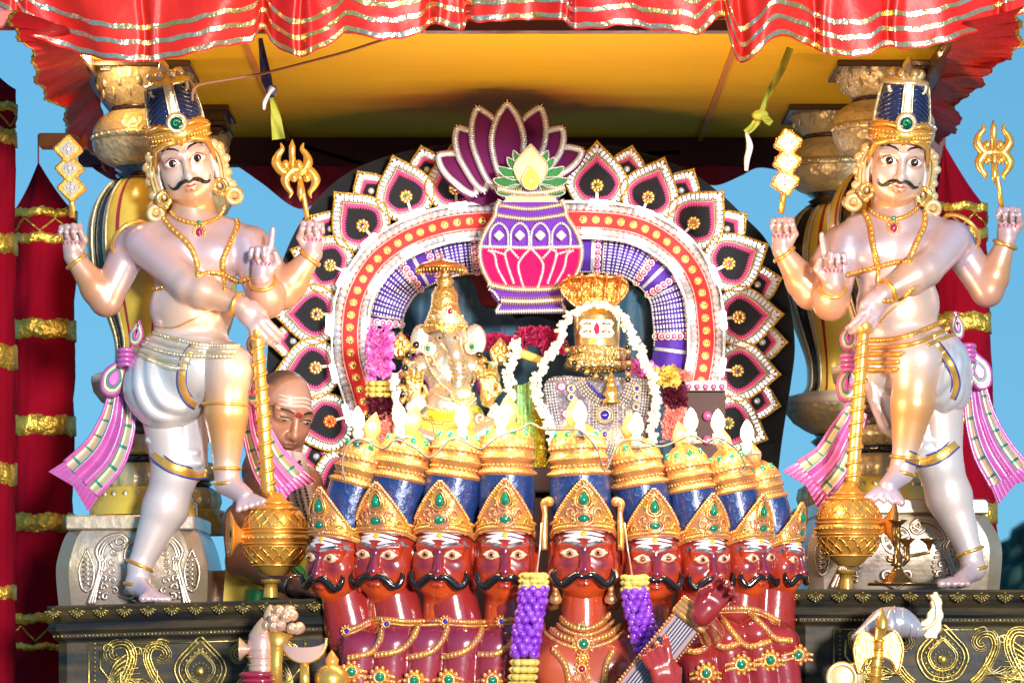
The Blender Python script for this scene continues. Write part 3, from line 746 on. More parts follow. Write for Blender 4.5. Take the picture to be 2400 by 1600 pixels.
# ---------------------------------------------------------------- flower arch behind the deities
pinkf = mat('pink_felt', (.62, .06, .22), .8, bump=(80, .3, .006)); redf = mat('red_felt', (.62, .008, .012), .75, bump=(80, .3, .006), sheen=.3)
bluev = mat('blue_velvet', (.07, .008, .33), .7, bump=(50, .3, .006), sheen=.3, var=((.03, .004, .2), 6, .7))
purf = mat('plum_felt', (.12, .014, .09), .9, bump=(90, .4, .005), spec=.1); purv = mat('violet_felt', (.12, .012, .4), .75, bump=(90, .4, .005), sheen=.2)
magf = mat('magenta_felt', (.5, .006, .11), .85, bump=(90, .4, .005), spec=.15); grf = mat('green_felt', (.01, .2, .04), .7, bump=(60, .6, .008), var=((.005, .1, .02), 20, .7))
lace = mat('lace', (.5, .42, .38), .45, .3, .2, bump=(120, .8, .006), var=((.35, .42, .5), 45, .8)); medal = mat('pink_medallion', (.7, .12, .42), .25, .3, .6)
led = mat('led_tube', (.9, .9, .95), .3, emit=((1.0, .93, .95), 8)); orangef = mat('orange_brooch', (.9, .22, .04), .3, .4, .4)
teal = mat('teal_velvet', (.0, .06, .12), .6, bump=(12, .5, .02), sheen=.5, var=((.0, .02, .045), 7, .8))
YA = .60
dm = M()
disc = spline([(640, 1440), (616, 1200), (606, 1010), (612, 850), (622, 720), (645, 610), (690, 510), (760, 425), (850, 372), (980, 338), (1120, 326), (1280, 326), (1430, 338), (1568, 385), (1650, 440), (1713, 500), (1763, 555), (1800, 640), (1819, 722), (1826, 800), (1817, 880), (1794, 1030), (1776, 1200), (1750, 1440)], 8)
dm.prism(disc, .70, .05, bev=4); solo('backing_disc', dm, blackf, 'big black velvet covered disc behind the petal arch', 'backdrop')
Apts = [(842, 950), (833, 916), (824, 886), (814, 853), (807, 823), (804, 790), (804, 750), (812, 694), (833, 643), (868, 594), (920, 555), (978, 529), (1040, 513), (1110, 507), (1214, 505), (1320, 504), (1385, 506), (1445, 514), (1495, 532), (1545, 566), (1584, 609), (1610, 664), (1619, 722), (1623, 782), (1618, 830), (1610, 874)]
A = resample(spline(Apts, 8), 300); An = normals2(A); An = np.array([nrm(np.mean(An[max(0, i-5):i+6], axis=0)) for i in range(300)])
def off(o, i0=0, i1=300): return (A+An*o)[i0:i1]
def near(x, y, base=None): 
    B = A if base is None else base; return int(np.argmin(((B[:, :2]-np.array([x, y]))**2).sum(1)))
arch = thing('petal_arch', 'horseshoe arch of jewelled petals with red and blue bands behind the deities', 'arch', P(1214, 1100, YA))
m = M(); a, b = off(-24), off(24)
m.strip(PP(a, YA), PP(b, YA)); m.strip(PP(a, YA), PP(a, YA)+[0, .05, 0]); m.strip(PP(b, YA), PP(b, YA)+[0, .05, 0]); part('red_band', m, redf, arch)
# lace scallops
for o in (-30, 30):
    m = M(); L = resample(off(o), 96)
    for i, q in enumerate(L):
        m.lathe([(0, .004), (4*K, .004), (7*K, .002), (10*K, 0), (11*K, -.002)], P(q[0], q[1], YA-.004), 10, 0, R3=np.array([[1, 0, 0], [0, 0, -1], [0, 1, 0]]))
        m.ball(P(q[0], q[1], YA-.008), 3*K, 6, 4)
    m.strip(PP(off(o-6), YA-.003), PP(off(o+6), YA-.003)); part('lace_edge', m, lace, arch, stuff=True)
for o in (-18, 18, -42, 42): m = M(); beadline(m, off(o), 2.2, YA-.004, 5, u=5, v=3); part('bead_edge', m, beige, arch, stuff=True)
# gold studs
sm = M(); fr3 = np.array([[1, 0, 0], [0, 0, -1], [0, 1, 0]])
sm.lathe([(0, 6*K), (3*K, 5.6*K), (6*K, 3.4*K), (8*K, 1*K), (9*K, 0)], (0, 0, 0), 12, 0, R3=fr3)
for i in range(12): sm.ball((8.6*K*math.cos(i*PI/6), -1.5*K, 8.6*K*math.sin(i*PI/6)), 1.9*K, 5, 4)
stud_me = sm.mesh('stud', golds)
for q in resample(A, 50):
    if 1112 < q[0] < 1318 and q[1] < 560: continue
    o = part('stud', None, None, arch, raw=True, mesh=stud_me); o.location = tuple(P(q[0], q[1], YA-.001)-root_org(arch))
# inner puffed band
B = resample(off(82), 260); Bn = normals2(B); Bn = np.array([nrm(np.mean(Bn[max(0, i-6):i+7], axis=0)) for i in range(260)])
iL, iR = near(888, 752, B), near(1540, 872, B); wB = 38
def bandpt(i, u, lift=0):
    q = B[i]+Bn[i]*u*wB; return P(q[0], q[1], YA+.02-(math.cos(u*PI/2)*26+lift)*K)
m = M(); m.grid([[bandpt(i, u) for u in np.linspace(-1, 1, 12)] for i in range(iL, iR+1)]); part('blue_band', m, bluev, arch)
gapx = lambda i: 1105 < B[i][0] < 1325 and B[i][1] < 640
segs = []
for (x, y, h) in ((900, 678, 48), (1046, 592, 36), (1432, 600, 46), (1536, 715, 46)):
    c = near(x, y, B); step = plen(B)/259; d = int(h/step); segs.append((c-d, c+d))
for (i0, i1) in segs:
    m = M(); L = i1-i0; nr = max(6, int(L*plen(B)/259/7.0))
    for r in range(nr+1):
        i = i0+int(round(L*r/nr))
        for u in np.linspace(-.95, .95, 11): m.ball(bandpt(i, u, 2), 3.1*K, 6, 4)
    part('bead_panel', m, pearl, arch, stuff=True)
    for e in (i0-1, i1+1):
        m = M(); m.tube([bandpt(e, u, 2) for u in np.linspace(-1, 1, 14)], 2*K, 5); part('panel_edge', m, beige, arch)
        sg = -1 if e < i0 else 1
        for u in np.linspace(-.92, .92, 6):
            m = M(); p = bandpt(int(np.clip(e+sg*2.6, 0, 259)), u, 2)
            m.ball(p, (7*K, 4*K, 7*K), 10, 6); m.ball(p-[0, 3.4*K, 0], 3*K, 8, 5, 1); m.tube([p+np.array([8*K*math.cos(a), -1*K, 8*K*math.sin(a)]) for a in np.linspace(0, 2*PI, 15)[:-1]], 1.5*K, 5, 1, True)
            part('medallion', m, [medal, beige], arch)
for (x, y) in ((962, 612), (1362, 575), (1490, 648), (1545, 808), (868, 742)):
    i = near(x, y, B)
    for s in (-.5, .5): m = M(); m.tube([bandpt(int(np.clip(i+s, 0, 259)), u, 1.5) for u in np.linspace(-1, 1, 12)], 2.6*K, 5); part('silver_stripe', m, pearl, arch)
for o in (44, 120):
    m = M(); beadline(m, (off(o))[30:285], 2.6, YA+.01, 6, u=5, v=3); part('bead_edge', m, beige, arch, stuff=True)
# plinth at the right end
for (xa, xb, y) in ((1572, 1668, 876),):
    m = M(); m.box(P((xa+xb)/2, y+12, YA-.02), (48*K*1.07, .04, 13*K), bev=.003); part('plinth', m, beige, arch)
    for i in range(5):
        m = M(); p = P(xa+10+i*19, y+12, YA-.062); m.ball(p, (8*K, 4*K, 8*K), 10, 6); m.ball(p-[0, 3*K, 0], 3*K, 8, 5, 1); part('medallion', m, [medal, beige], arch)
    m = M(); m.box(P((xa+xb)/2, y+130, YA+.0), (44*K*1.07, .04, 110*K)); part('plinth_post', m, mat('dark_post', (.06, .015, .015), .6), arch)
    for yy in (955, 1010): m = M(); p = P(1625, yy, YA-.05); m.ball(p, (12*K, 4*K, 12*K), 12, 6); m.ball(p-[0, 4*K, 0], 5*K, 8, 5, 1); part('medallion', m, [medal, beige], arch)
# jewelled petals (one of each size, then copies)
def ogee(w, tip, base, n=6):
    pts = [(0, -base), (w*.62, -base*.82), (w*.98, -base*.15), (w, tip*.16), (w*.78, tip*.44), (w*.46, tip*.68), (w*.17, tip*.87), (0, tip)]
    r = spline(pts, n); l = r[1:-1][::-1]*[-1, 1]; return np.vstack([r, l])
def L3(poly, d): return np.array([(p[0]*K, d*K, p[1]*K) for p in poly])
def lprism(m, poly, d, th, mi=0):
    Aa = L3(poly, d); N = len(poly); V = np.vstack([Aa, Aa+[0, th*K, 0]]); F = [tuple(range(N))]+[(i, N+i, N+(i+1) % N, (i+1) % N) for i in range(N)]
    m.add(V, F, mi, False)
def build_petal(big):
    w, tip, base = (69, 103, 55) if big else (44, 60, 36)
    O = lambda s: ogee(w*s, tip*s if s > .5 else tip*s, base*s)
    def inset(d): return ogee(w-d, tip-d*1.7, base-d)
    md = {}
    m = M(); lprism(m, inset(1), -3, 26); md['backing'] = (m.mesh('petal_backing', blackf), False)
    m = M(); q = resample(inset(2), 110 if big else 70, True)
    for i, p in enumerate(q): m.ball((p[0]*K, (-5-(i % 2))*K, p[1]*K), 3.3*K, 5, 4)
    md['gold_rope'] = (m.mesh('gold_rope', goldcloth), True)
    m = M(); q = resample(inset(9.5), 38 if big else 24, True); nn = normals2(q, True)
    for i, p in enumerate(q):
        a = math.atan2(nn[i][1], nn[i][0]); rt = np.array([[math.cos(a), 0, -math.sin(a)], [0, 1, 0], [math.sin(a), 0, math.cos(a)]])
        m.box((p[0]*K, -4.5*K, p[1]*K), (6.4*K, 2*K, (4.2 if big else 4)*K), 0, rt, 1*K)
    md['sequin_row'] = (m.mesh('sequin_row', pearl), True)
    m = M()
    for j, d in enumerate((16.5, 20) if big else (15.5,)):
        for p in resample(inset(d), 80 if big else 44, True): m.ball((p[0]*K, -4.4*K, p[1]*K), 2.1*K, 5, 3)
    md['bead_row'] = (m.mesh('bead_row', beige), True)
    d0 = 24 if big else 19; n = 40 if big else 24
    o = resample(inset(d0-3), n*2, True); i_ = resample(inset(d0+7 if big else d0+5), n*2, True); i2 = resample(inset(d0+1), n*2, True)
    zz = np.array([i_[k] if k % 2 else i2[k] for k in range(n*2)])
    m = M(); V = np.vstack([L3(o, -4), L3(zz, -4.6)]); N = 2*n; m.add(V, [(k, (k+1) % N, N+(k+1) % N, N+k) for k in range(N)], 0, False)
    md['zigzag_felt'] = (m.mesh('zigzag_felt', pinkf), False)
    return md
def build_brooch(mt):
    m = M()
    for i in range(9):
        a = i*2*PI/9; m.ball((11*K*math.cos(a), -6*K, 11*K*math.sin(a)), (5.4*K, 3.4*K, 5.4*K), 8, 5)
    m.ball((0, -7*K, 0), (8*K, 4*K, 8*K), 10, 6); m.ball((0, -10*K, 0), (4*K, 3*K, 4*K), 10, 6, 1)
    return m
PB, PS = build_petal(True), build_petal(False)
stem = M(); stem.box((0, -5*K, -28*K), (3.2*K, 1.6*K, 18*K), bev=.5*K); stem_me = stem.mesh('stem', beige)
gems = [emer, bluegem, ruby, medal]
br_me = [build_brooch(golds).mesh('brooch', [golds, g]) for g in gems]+[build_brooch(0).mesh('brooch', [orangef, ruby])]
cr = M(); cr.ball((0, -6*K, 0), (8*K, 5*K, 8*K), 10, 6); cr_me = cr.mesh('crystal_button', crystal)
arch_c = np.array([1214, 760])
def petal(x, y, ang, big, gi=0):
    D = PB if big else PS; lay = .645 if big else .665
    back = part('petal', None, None, arch, raw=True, mesh=D['backing'][0])
    jt = random.uniform(.97, 1.03); s = S(lay)/K*jt
    back.location = tuple(P(x, y, lay)-root_org(arch)); back.rotation_euler = (R(random.uniform(-3, 3)), R(90-ang), 0); back.scale = (s, s, s)
    for k, (me, st) in D.items():
        if k == 'backing': continue
        part(k, None, None, back, raw=True, mesh=me, stuff=st)
    if big: part('brooch', None, None, back, raw=True, mesh=br_me[gi]); part('stem', None, None, back, raw=True, mesh=stem_me)
    else: part('crystal_button', None, None, back, raw=True, mesh=cr_me)
def outward(x, y):
    i = near(x, y); v = np.array([x, y])-A[i][:2]
    d = -An[i]; return math.degrees(math.atan2(-d[1], d[0]))
bigs = [(790, 1098, 205, 0), (758, 968, 196, 4), (725, 845, 190, 3), (728, 722, 180, 1), (758, 610, 158, 0), (833, 519, 130, 1), (933, 452, 108, 0), (1046, 434, 95, 0), (1371, 427, 90, 0), (1489, 454, 68, 1), (1593, 513, 47, 3), (1674, 606, 26, 3), (1697, 729, 4, 2), (1694, 852, -5, 1), (1672, 972, -22, 0)]
smalls = [(727, 1048, 192), (690, 908, 188), (674, 784, 183), (688, 664, 172), (760, 527, 146), (853, 440, 124), (981, 391, 104), (1440, 390, 78), (1564, 439, 60), (1669, 527, 38), (1739, 654, 15), (1750, 786, 0), (1738, 921, -12)]
for x, y, a in smalls: petal(x, y, a, False)
for x, y, a, g in bigs: petal(x, y, a, True, g)
# LED tubes, each with its clips, on two strings
tub = M(); tub.box((0, 0, 0), (23*K, 6*K, 7*K), bev=2.5*K); tub_me = tub.mesh('lamp_tube', led)
for nm, pos, oo, lab in (('led_string', [(797, 951), (767, 857), (755, 745), (787, 637), (848, 553), (944, 494), (1052, 472), (1375, 466), (1481, 486), (1574, 545), (1642, 631), (1662, 735), (1659, 843)], -42, 'outer string of lit white LED tubes along the red band of the arch'),
                      ('led_string', [(838, 756), (861, 651), (941, 575), (1045, 545), (1357, 531), (1463, 553), (1551, 612), (1588, 712), (1589, 830)], 40, 'inner string of lit white LED tubes between the red and blue bands of the arch')):
    r = thing(nm, lab, 'light string', P(1214, 950, YA-.03), 'LED tube strings on the arch')
    m = M(); o1 = off(oo, 4, 296); otube(m, o1, 2.4, YA-.02); q = o1.copy(); q[:, 0] += 3*np.sin(np.arange(len(q))*.2); otube(m, q+[0, 3], 2, YA-.024); part('cable', m, clearp, r)
    for x, y in pos:
        i = near(x, y); tg = A[min(i+3, 299)]-A[max(i-3, 0)]; a = math.atan2(-tg[1], tg[0])
        o = part('lamp_tube', None, None, r, raw=True, mesh=tub_me); o.location = tuple(P(x, y, YA-.035)-root_org(r)); o.rotation_euler = (0, -a, 0)
# dark cloth inside the arch
m = M(); G = []
tp = spline([(850, 640), (905, 690), (960, 655), (1010, 640), (1085, 640), (1110, 700), (1150, 705), (1160, 690), (1180, 730), (1230, 725), (1300, 740), (1380, 700), (1420, 655), (1470, 665), (1500, 720), (1530, 880)], 8)
for x in np.linspace(850, 1600, 160):
    yt = np.interp(x, tp[:, 0], tp[:, 1]); G.append([P(x+4*math.sin(y_*9+x*.05), yt+(1120-yt)*y_, YA+.075-(8*math.sin(x*.05+2*y_)+9*math.sin(x*.023+4*y_)+2*math.sin(x*.16+3*y_))*K) for y_ in np.linspace(0, 1, 24)])
m.grid(G); solo('teal_drape', m, teal, 'teal velvet drape hanging inside the arch behind the two idols', 'drape')
m = M(); m.prism([(880, 620), (1110, 590), (1112, 760), (880, 900)], YA+.093, .004); m.prism([(1110, 640), (1160, 600), (1300, 640), (1290, 720), (1112, 720)], YA+.0955, .003, 0)
solo('maroon_panel', m, mat('maroon_velvet', (.18, .006, .02), .8), 'dark maroon cloth panel showing at left inside the arch', 'cloth')
# ---------------------------------------------------------------- purple lotus cut-out above
YL = .52
lot = thing('lotus_plaque', 'plum coloured lotus cut-out with thick white beaded edges above the arch', 'plaque', P(1180, 440, YL))
lp = [((1167, 436), (1165, 236), 36), ((1138, 434), (1096, 246), 38), ((1112, 440), (1050, 292), 36), ((1092, 448), (1006, 356), 31), ((1200, 426), (1242, 245), 37), ((1226, 418), (1292, 294), 34), ((1246, 420), (1338, 346), 28)]
def lpetal(b, t, w):
    b, t = np.array(b, float), np.array(t, float); d = t-b; L = np.linalg.norm(d); d /= L; n = np.array([-d[1], d[0]])
    cv = 0.13*(t[0]-1166)/170*L
    pr = [(0, .0), (.55, .16), (.95, .42), (1, .62), (.62, .84), (.0, 1)]
    f = lambda s: [b+d*v*L+n*s*u*w+np.array([0, 0])+n*(-cv)*math.sin(v*PI) for u, v in pr]
    l = spline(f(1), 6); r = spline(f(-1), 6)[::-1]; return np.vstack([l, r[1:-1]])
# plum backing: outline hull made of enlarged petals
for i, (b, t, w) in enumerate(lp):
    m = M(); q = lpetal(b, t, w); c = q.mean(0); nn = normals2(q, True); ar = .5*np.sum(q[:, 0]*np.roll(q[:, 1], -1)-np.roll(q[:, 0], -1)*q[:, 1]); sg = -1 if ar > 0 else 1
    big = q+nn*sg*9; m.prism(big, YL+.009*i+.002, .03)
    m.prism(q, YL-.004+.009*i, .01); part('petal', m, purf, lot)
    m = M(); otube(m, resample(q, 90, True), 4, YL-.0065+.009*i, 6, closed=True, flat=.6); rs = resample(q, 84, True); rn = normals2(rs, True)
    for p, n in zip(rs, rn):
        m.tube(PP([p-n*7, p, p+n*7], YL-.0088+.009*i), [1.6*K, 2.6*K, 1.6*K], 4)
    part('bead_border', m, pearl, lot, stuff=True)
m = M(); m.prism(spline([(1015, 372), (1060, 440), (1110, 470), (1160, 450), (1190, 440), (1230, 420), (1250, 400), (1165, 395), (1080, 400)], 6, True), YL+.045, .02); part('lower_backing', m, purf, lot)
# ---------------------------------------------------------------- vase plaque
YV = .46
vas = thing('vase_plaque', 'violet and magenta felt pot cut-out with silver trims, green leaves and coconut', 'plaque', P(1218, 715, YV))
def sym(pts, cx=1219): 
    r = spline(pts, 6); return np.vstack([r, np.stack([2*cx-r[:, 0], r[:, 1]], 1)[::-1]])
body = sym([(1290, 460), (1298, 476), (1302, 498), (1322, 530), (1335, 566), (1333, 605), (1318, 640), (1306, 658)])
m = M(); m.prism(body, YV, .05, bev=3); part('upper_pot', m, purv, vas)
low = sym([(1334, 568), (1331, 605), (1316, 636), (1300, 655), (1270, 662)]); m = M(); m.prism(low, YV-.006, .02); part('lower_pot', m, magf, vas)
foot = sym([(1300, 658), (1310, 672), (1296, 690), (1290, 700), (1300, 712), (1296, 716)]); m = M(); m.prism(foot, YV+.002, .05, bev=2); part('foot', m, purv, vas)
neck = sym([(1288, 430), (1290, 444), (1278, 458), (1290, 478), (1272, 486)]); m = M(); m.prism(neck, YV+.004, .045); part('neck', m, purv, vas)
m = M(); m.prism(sym([(1284, 448), (1276, 456), (1284, 464)]), YV-.003, .02); part('neck_band', m, mat('beige_cloth', (.7, .5, .3), .6), vas)
def rows(pts, r=2.6, gap=5, Y=YV-.008, nm='silver_trim', par=vas, wd=5):
    m = M(); q = resample(pts, max(4, int(plen(np.array(pts))/gap))); n = normals2(q)
    otube(m, q, wd*.55, Y+.002, 5, flat=.5)
    for a, b in zip(q, n): m.tube(PP([a-b*wd, a, a+b*wd], Y), [1.3*K, 2*K, 1.3*K], 4)
    part(nm, m, beige if nm == 'gold_trim' else pearl, par, stuff=True)
rows(spline([(1144, 433), (1180, 440), (1219, 443), (1260, 440), (1296, 430)], 6), wd=9, nm='gold_trim'); rows(spline([(1150, 472), (1219, 480), (1288, 470)], 6), nm='gold_trim', wd=6)
rows(spline([(1140, 494), (1219, 503), (1298, 492)], 6), nm='gold_trim', wd=6)
rows(body[:len(body)//2], wd=6, nm='gold_trim'); rows(body[len(body)//2:], wd=6, nm='gold_trim')
rows([(1102, 566), (1219, 569), (1335, 566)], wd=5); rows(spline([(1122, 652), (1165, 662), (1219, 665), (1270, 662), (1314, 650)], 6), wd=8, nm='gold_trim')
rows(spline([(1152, 690), (1219, 692), (1290, 687)], 6), wd=10, nm='gold_trim'); rows(spline([(1140, 716), (1219, 714), (1298, 712)], 6), wd=6)
rows(spline([(1124, 664), (1136, 672), (1146, 688)], 4), wd=4); rows(spline([(1312, 662), (1302, 672), (1292, 686)], 4), wd=4)
rows([(1148, 700), (1140, 714)], wd=4); rows([(1292, 698), (1298, 712)], wd=4)
for cx in (1146, 1194, 1241, 1289):        # arcades with gems
    rows(spline([(cx-21, 564), (cx-19, 530), (cx, 512), (cx+19, 530), (cx+21, 564)], 5), wd=3.5, gap=5)
    m = M(); r45 = np.array([[.707, 0, .707], [0, 1, 0], [-.707, 0, .707]]); m.box(P(cx, 541, YV-.012), (10*K, 4*K, 10*K), 0, r45, 2.5*K); part('mirror_gem', m, crystal, vas)
for pts in ([(1219, 570), (1200, 590), (1190, 610), (1196, 640), (1203, 660)], [(1172, 572), (1160, 580), (1166, 610), (1180, 650)], [(1122, 575), (1136, 585), (1142, 615), (1162, 652)], [(1172, 572), (1190, 592)], [(1130, 575), (1158, 584)]):
    rows(spline(pts, 5), wd=3.6); rows(spline([(2*1219-x, y) for x, y in pts], 5), wd=3.6)
# leaves and coconut
for s in (-1, 1):
    for i, (dx, dy, L, a) in enumerate(((20, 28, 60, 22), (20, 14, 66, 4), (18, 2, 62, -14), (14, -12, 52, -32), (12, -24, 48, -48))):
        q = []; aa = R(a)
        for u, v in ((0, 0), (.25, .16), (.6, .16), (.85, .05), (1, -.12), (.8, -.16), (.4, -.16), (.1, -.1)):
            x, y = u*L, v*L*1.1; q.append((1219+s*(dx+x*math.cos(aa)-y*math.sin(aa)), 405+dy*.8+(x*math.sin(aa)+y*math.cos(aa))))
        q = spline(q, 4, True); m = M(); m.prism(q, YV-.004-.002*i, .006, smooth=False); part('leaf', m, grf, vas)
        m = M(); beadline(m, q, 2, YV-.007-.002*i, 4.2, closed=True, u=5, v=3); part('bead_border', m, pearl, vas, stuff=True)
m = M(); m.prism(ogive(1219, 385, 38, 54, 42), YV-.016, .02, bev=3); part('coconut', m, mat('cream_felt', (.82, .6, .34), .6, bump=(60, .3, .006)), vas)
m = M(); beadline(m, ogive(1219, 385, 38, 54, 42), 2.6, YV-.018, 4.5, closed=True, u=5, v=3); part('bead_border', m, beige, vas, stuff=True)
m = M(); m.prism(ogive(1219, 412, 20, 34, 24), YV-.024, .01, bev=2); part('flame', m, mat('yellow_felt', (.95, .6, .03), .5), vas)
m = M(); beadline(m, ogive(1219, 412, 20, 34, 24), 2.3, YV-.026, 4.2, closed=True, u=5, v=3); m.ball(P(1219, 416, YV-.026), 4*K, 8, 5); part('bead_border', m, pearl, vas, stuff=True)
# ---------------------------------------------------------------- guardian statues
LIL = (.50, .39, .47); PEA = (.62, .29, .09); ORG_ = (.62, .20, .035); WHT = (.68, .61, .62)
pearlskin = mat('pearl_skin_paint', WHT, .34, .32, .35, vcol=True, bump=(14, .12, .01), spec=.6, coatr=.25, var=((.6, .34, .14), 5, .3))
pearlcloth = mat('pearl_white_cloth_paint', WHT, .28, .45, .5, vcol=True, spec=.6, coatr=.2)
gemgreen = mat('painted_green_eye', (.02, .3, .1), .1, .0, 1)
mous = mat('black_gloss', (.008, .007, .008), .16, 0, .8); eyew = mat('eye_white', (.82, .76, .72), .15, 0, .8); iris = mat('eye_dark', (.03, .012, .008), .08, 0, 1)
lipm = mat('lip_paint', (.62, .05, .03), .3, 0, .6); linerm = mat('eye_liner', (.25, .03, .03), .4); yelp = mat('yellow_dot_paint', (.85, .5, .04), .4)
cream = mat('cream_gold_curls', (.78, .62, .32), .28, .45, .4, var=((.75, .42, .12), 30, .6)); capblue = mat('navy_gloss', (.02, .035, .11), .18, .2, .7)
sash_m = mat('magenta_pearl', (.5, .1, .36), .3, .2, .5, bump=(30, .3, .005), var=((.6, .22, .5), 16, .4)); plaid = mat('cream_plaid', (.68, .55, .3), .4, .3, .3, var=((.5, .62, .5), 28, .5)); lineg = mat('green_line', (.03, .22, .17), .4)
blueline = mat('blue_line', (.04, .05, .25), .4); henna = mat('pink_henna', (.6, .02, .14), .5)
def torus(m, c, axis, Rr, r, mi=0, n=28, a0=0, a1=2*PI, sq=(1, 1)):
    ax = nrm(axis); u = nrm(np.cross(ax, (0, 0, 1) if abs(ax[2]) < .9 else (1, 0, 0))); v = np.cross(ax, u); full = a1-a0 > 6.28
    pts = [np.asarray(c)+Rr*(sq[0]*math.cos(a)*u+sq[1]*math.sin(a)*v) for a in np.linspace(a0, a1, n+(0 if full else 1), endpoint=not full)]
    m.tube(pts, r, 7, mi, closed=full, up=ax+np.array([.001, 0, 0]))
def hand(s, wrist, f, n, kind, k, side=1, col=LIL, big=1.0):
    f = nrm(f); n = np.asarray(n, float); n = nrm(n-f*(n@f)); t = np.cross(f, n)*side; q = k*big
    pc = wrist+f*30*q
    rot = np.stack([t, n, f], 1); s.box(pc, (20*q, 9*q, 26*q), 8*q, rot, 6*q, col); s.cone(wrist, wrist+f*14*q, 19*q, 18*q, 10*q, col)
    curls = {'fist': [(70, 80, 50)]*4, 'point': [(4, 6, 4), (78, 85, 55), (82, 85, 55), (84, 85, 55)], 'hold': [(62, 75, 35)]*4, 'drape': [(22, 26, 16), (24, 28, 16), (26, 28, 16), (30, 30, 16)], 'open': [(8, 10, 6)]*4, 'strum': [(10, 30, 20), (25, 40, 25), (35, 45, 25), (40, 45, 25)], 'rest': [(40, 35, 20), (45, 40, 20), (50, 40, 25), (55, 45, 25)]}[kind]
    for i in range(4):
        L = (46, 51, 47, 38)[i]*q; p = pc+f*24*q+t*(17-11.5*i)*q; a = 0; rr_ = (7.6, 7.8, 7.4, 6.6)[i]*q; spread = (7-5*i)*(.004 if kind == 'drape' else .02)
        for j, fr_ in enumerate((.46, .3, .24)):
            a += R(curls[i][j]); d = nrm(f*math.cos(a)+n*math.sin(a)+t*spread); e = p+d*L*fr_; s.cone(p, e, rr_, rr_*.88, 2.5*q, col); p = e; rr_ *= .88
    p = wrist+f*12*q+t*17*q; dirs = {'fist': (.75, .6, .45), 'point': (.8, .25, .75), 'hold': (.7, .7, .5), 'drape': (.95, .25, .2), 'open': (.7, .1, .7), 'strum': (.8, .5, .4), 'rest': (.8, .5, .4)}[kind]
    d = nrm(f*dirs[0]+n*dirs[1]*.8+t*dirs[2]); e = p+d*24*q; s.cone(p, e, 10*q, 8*q, 5*q, col); d2 = nrm(f*.9+n*dirs[1]-t*.25); s.cone(e, e+d2*20*q, 8*q, 6.3*q, 3*q, col)
def head_sdf(fat=1.0, cols=(WHT, PEA, ORG_), voxel=2.1, ears=True):
    s = SDF(); W, Pc, O = cols; k = K
    def c(a, b, ra, rb, kk=8, col=W): s.cone(np.array(a)*k, np.array(b)*k, ra*k, rb*k, kk*k, col)
    def e(a, r, kk=8, col=W, sub=False, rot=None): s.ell(np.array(a, float)*k, np.array(r, float)*k, rot, kk*k, col, sub)
    e((0, 12, 14), (63, 74, 74)); e((0, -10, -30), (53*fat, 56, 52), 20); e((0, -40, -62), (24, 22, 18), 20, Pc)
    for d in (-1, 1):
        e((d*33, -34, -24), (24*fat, 24, 24), 18); e((d*30, -30, -52), (22, 20, 18), 18, Pc); c((d*46, -46, 17), (d*10, -62, 17), 7, 8, 12)
        e((d*29, -78, 0), (20, 13, 11), 9, sub=True); e((d*29, -50, -1), (21, 15, 12), 5, O)
        c((d*47, -44, 9), (d*14, -59, 8), 4, 4.5, 5, O)
    c((0, -62, 12), (0, -78, -27), 6.5, 9.5, 8); c((0, -79, -28), (0, -80, -29), 9, 9, 6)
    for d in (-1, 1): e((d*9.5, -72, -30), (6.5, 8, 6), 4)
    e((0, -60, -42), (24, 12, 12), 12); e((0, -69, -47), (17, 7, 3.8), 3, Pc); e((0, -68, -54), (13.5, 7.5, 4.4), 3, Pc)
    for d in (-1, 1):
        if ears:
            e((d*65, 4, -6), (7, 13, 24), 5); e((d*69, 0, -4), (5, 7, 15), 3, sub=True); c((d*66, 0, -26), (d*65, -6, -62), 7, 5.5, 5)
    c((0, 8, -50), (0, 12, -130), 43, 48, 20, Pc)
    s.build(voxel*1e-3); s.Cc = s.colors(.008); z = s.V[:, 2]; s.V[:, 2] = np.where(z < 0, z*1.2, z); return s
def V2(x, z, y=-140): return np.array([x*K, y*K, z*K*(1.2 if z < 0 else 1)])
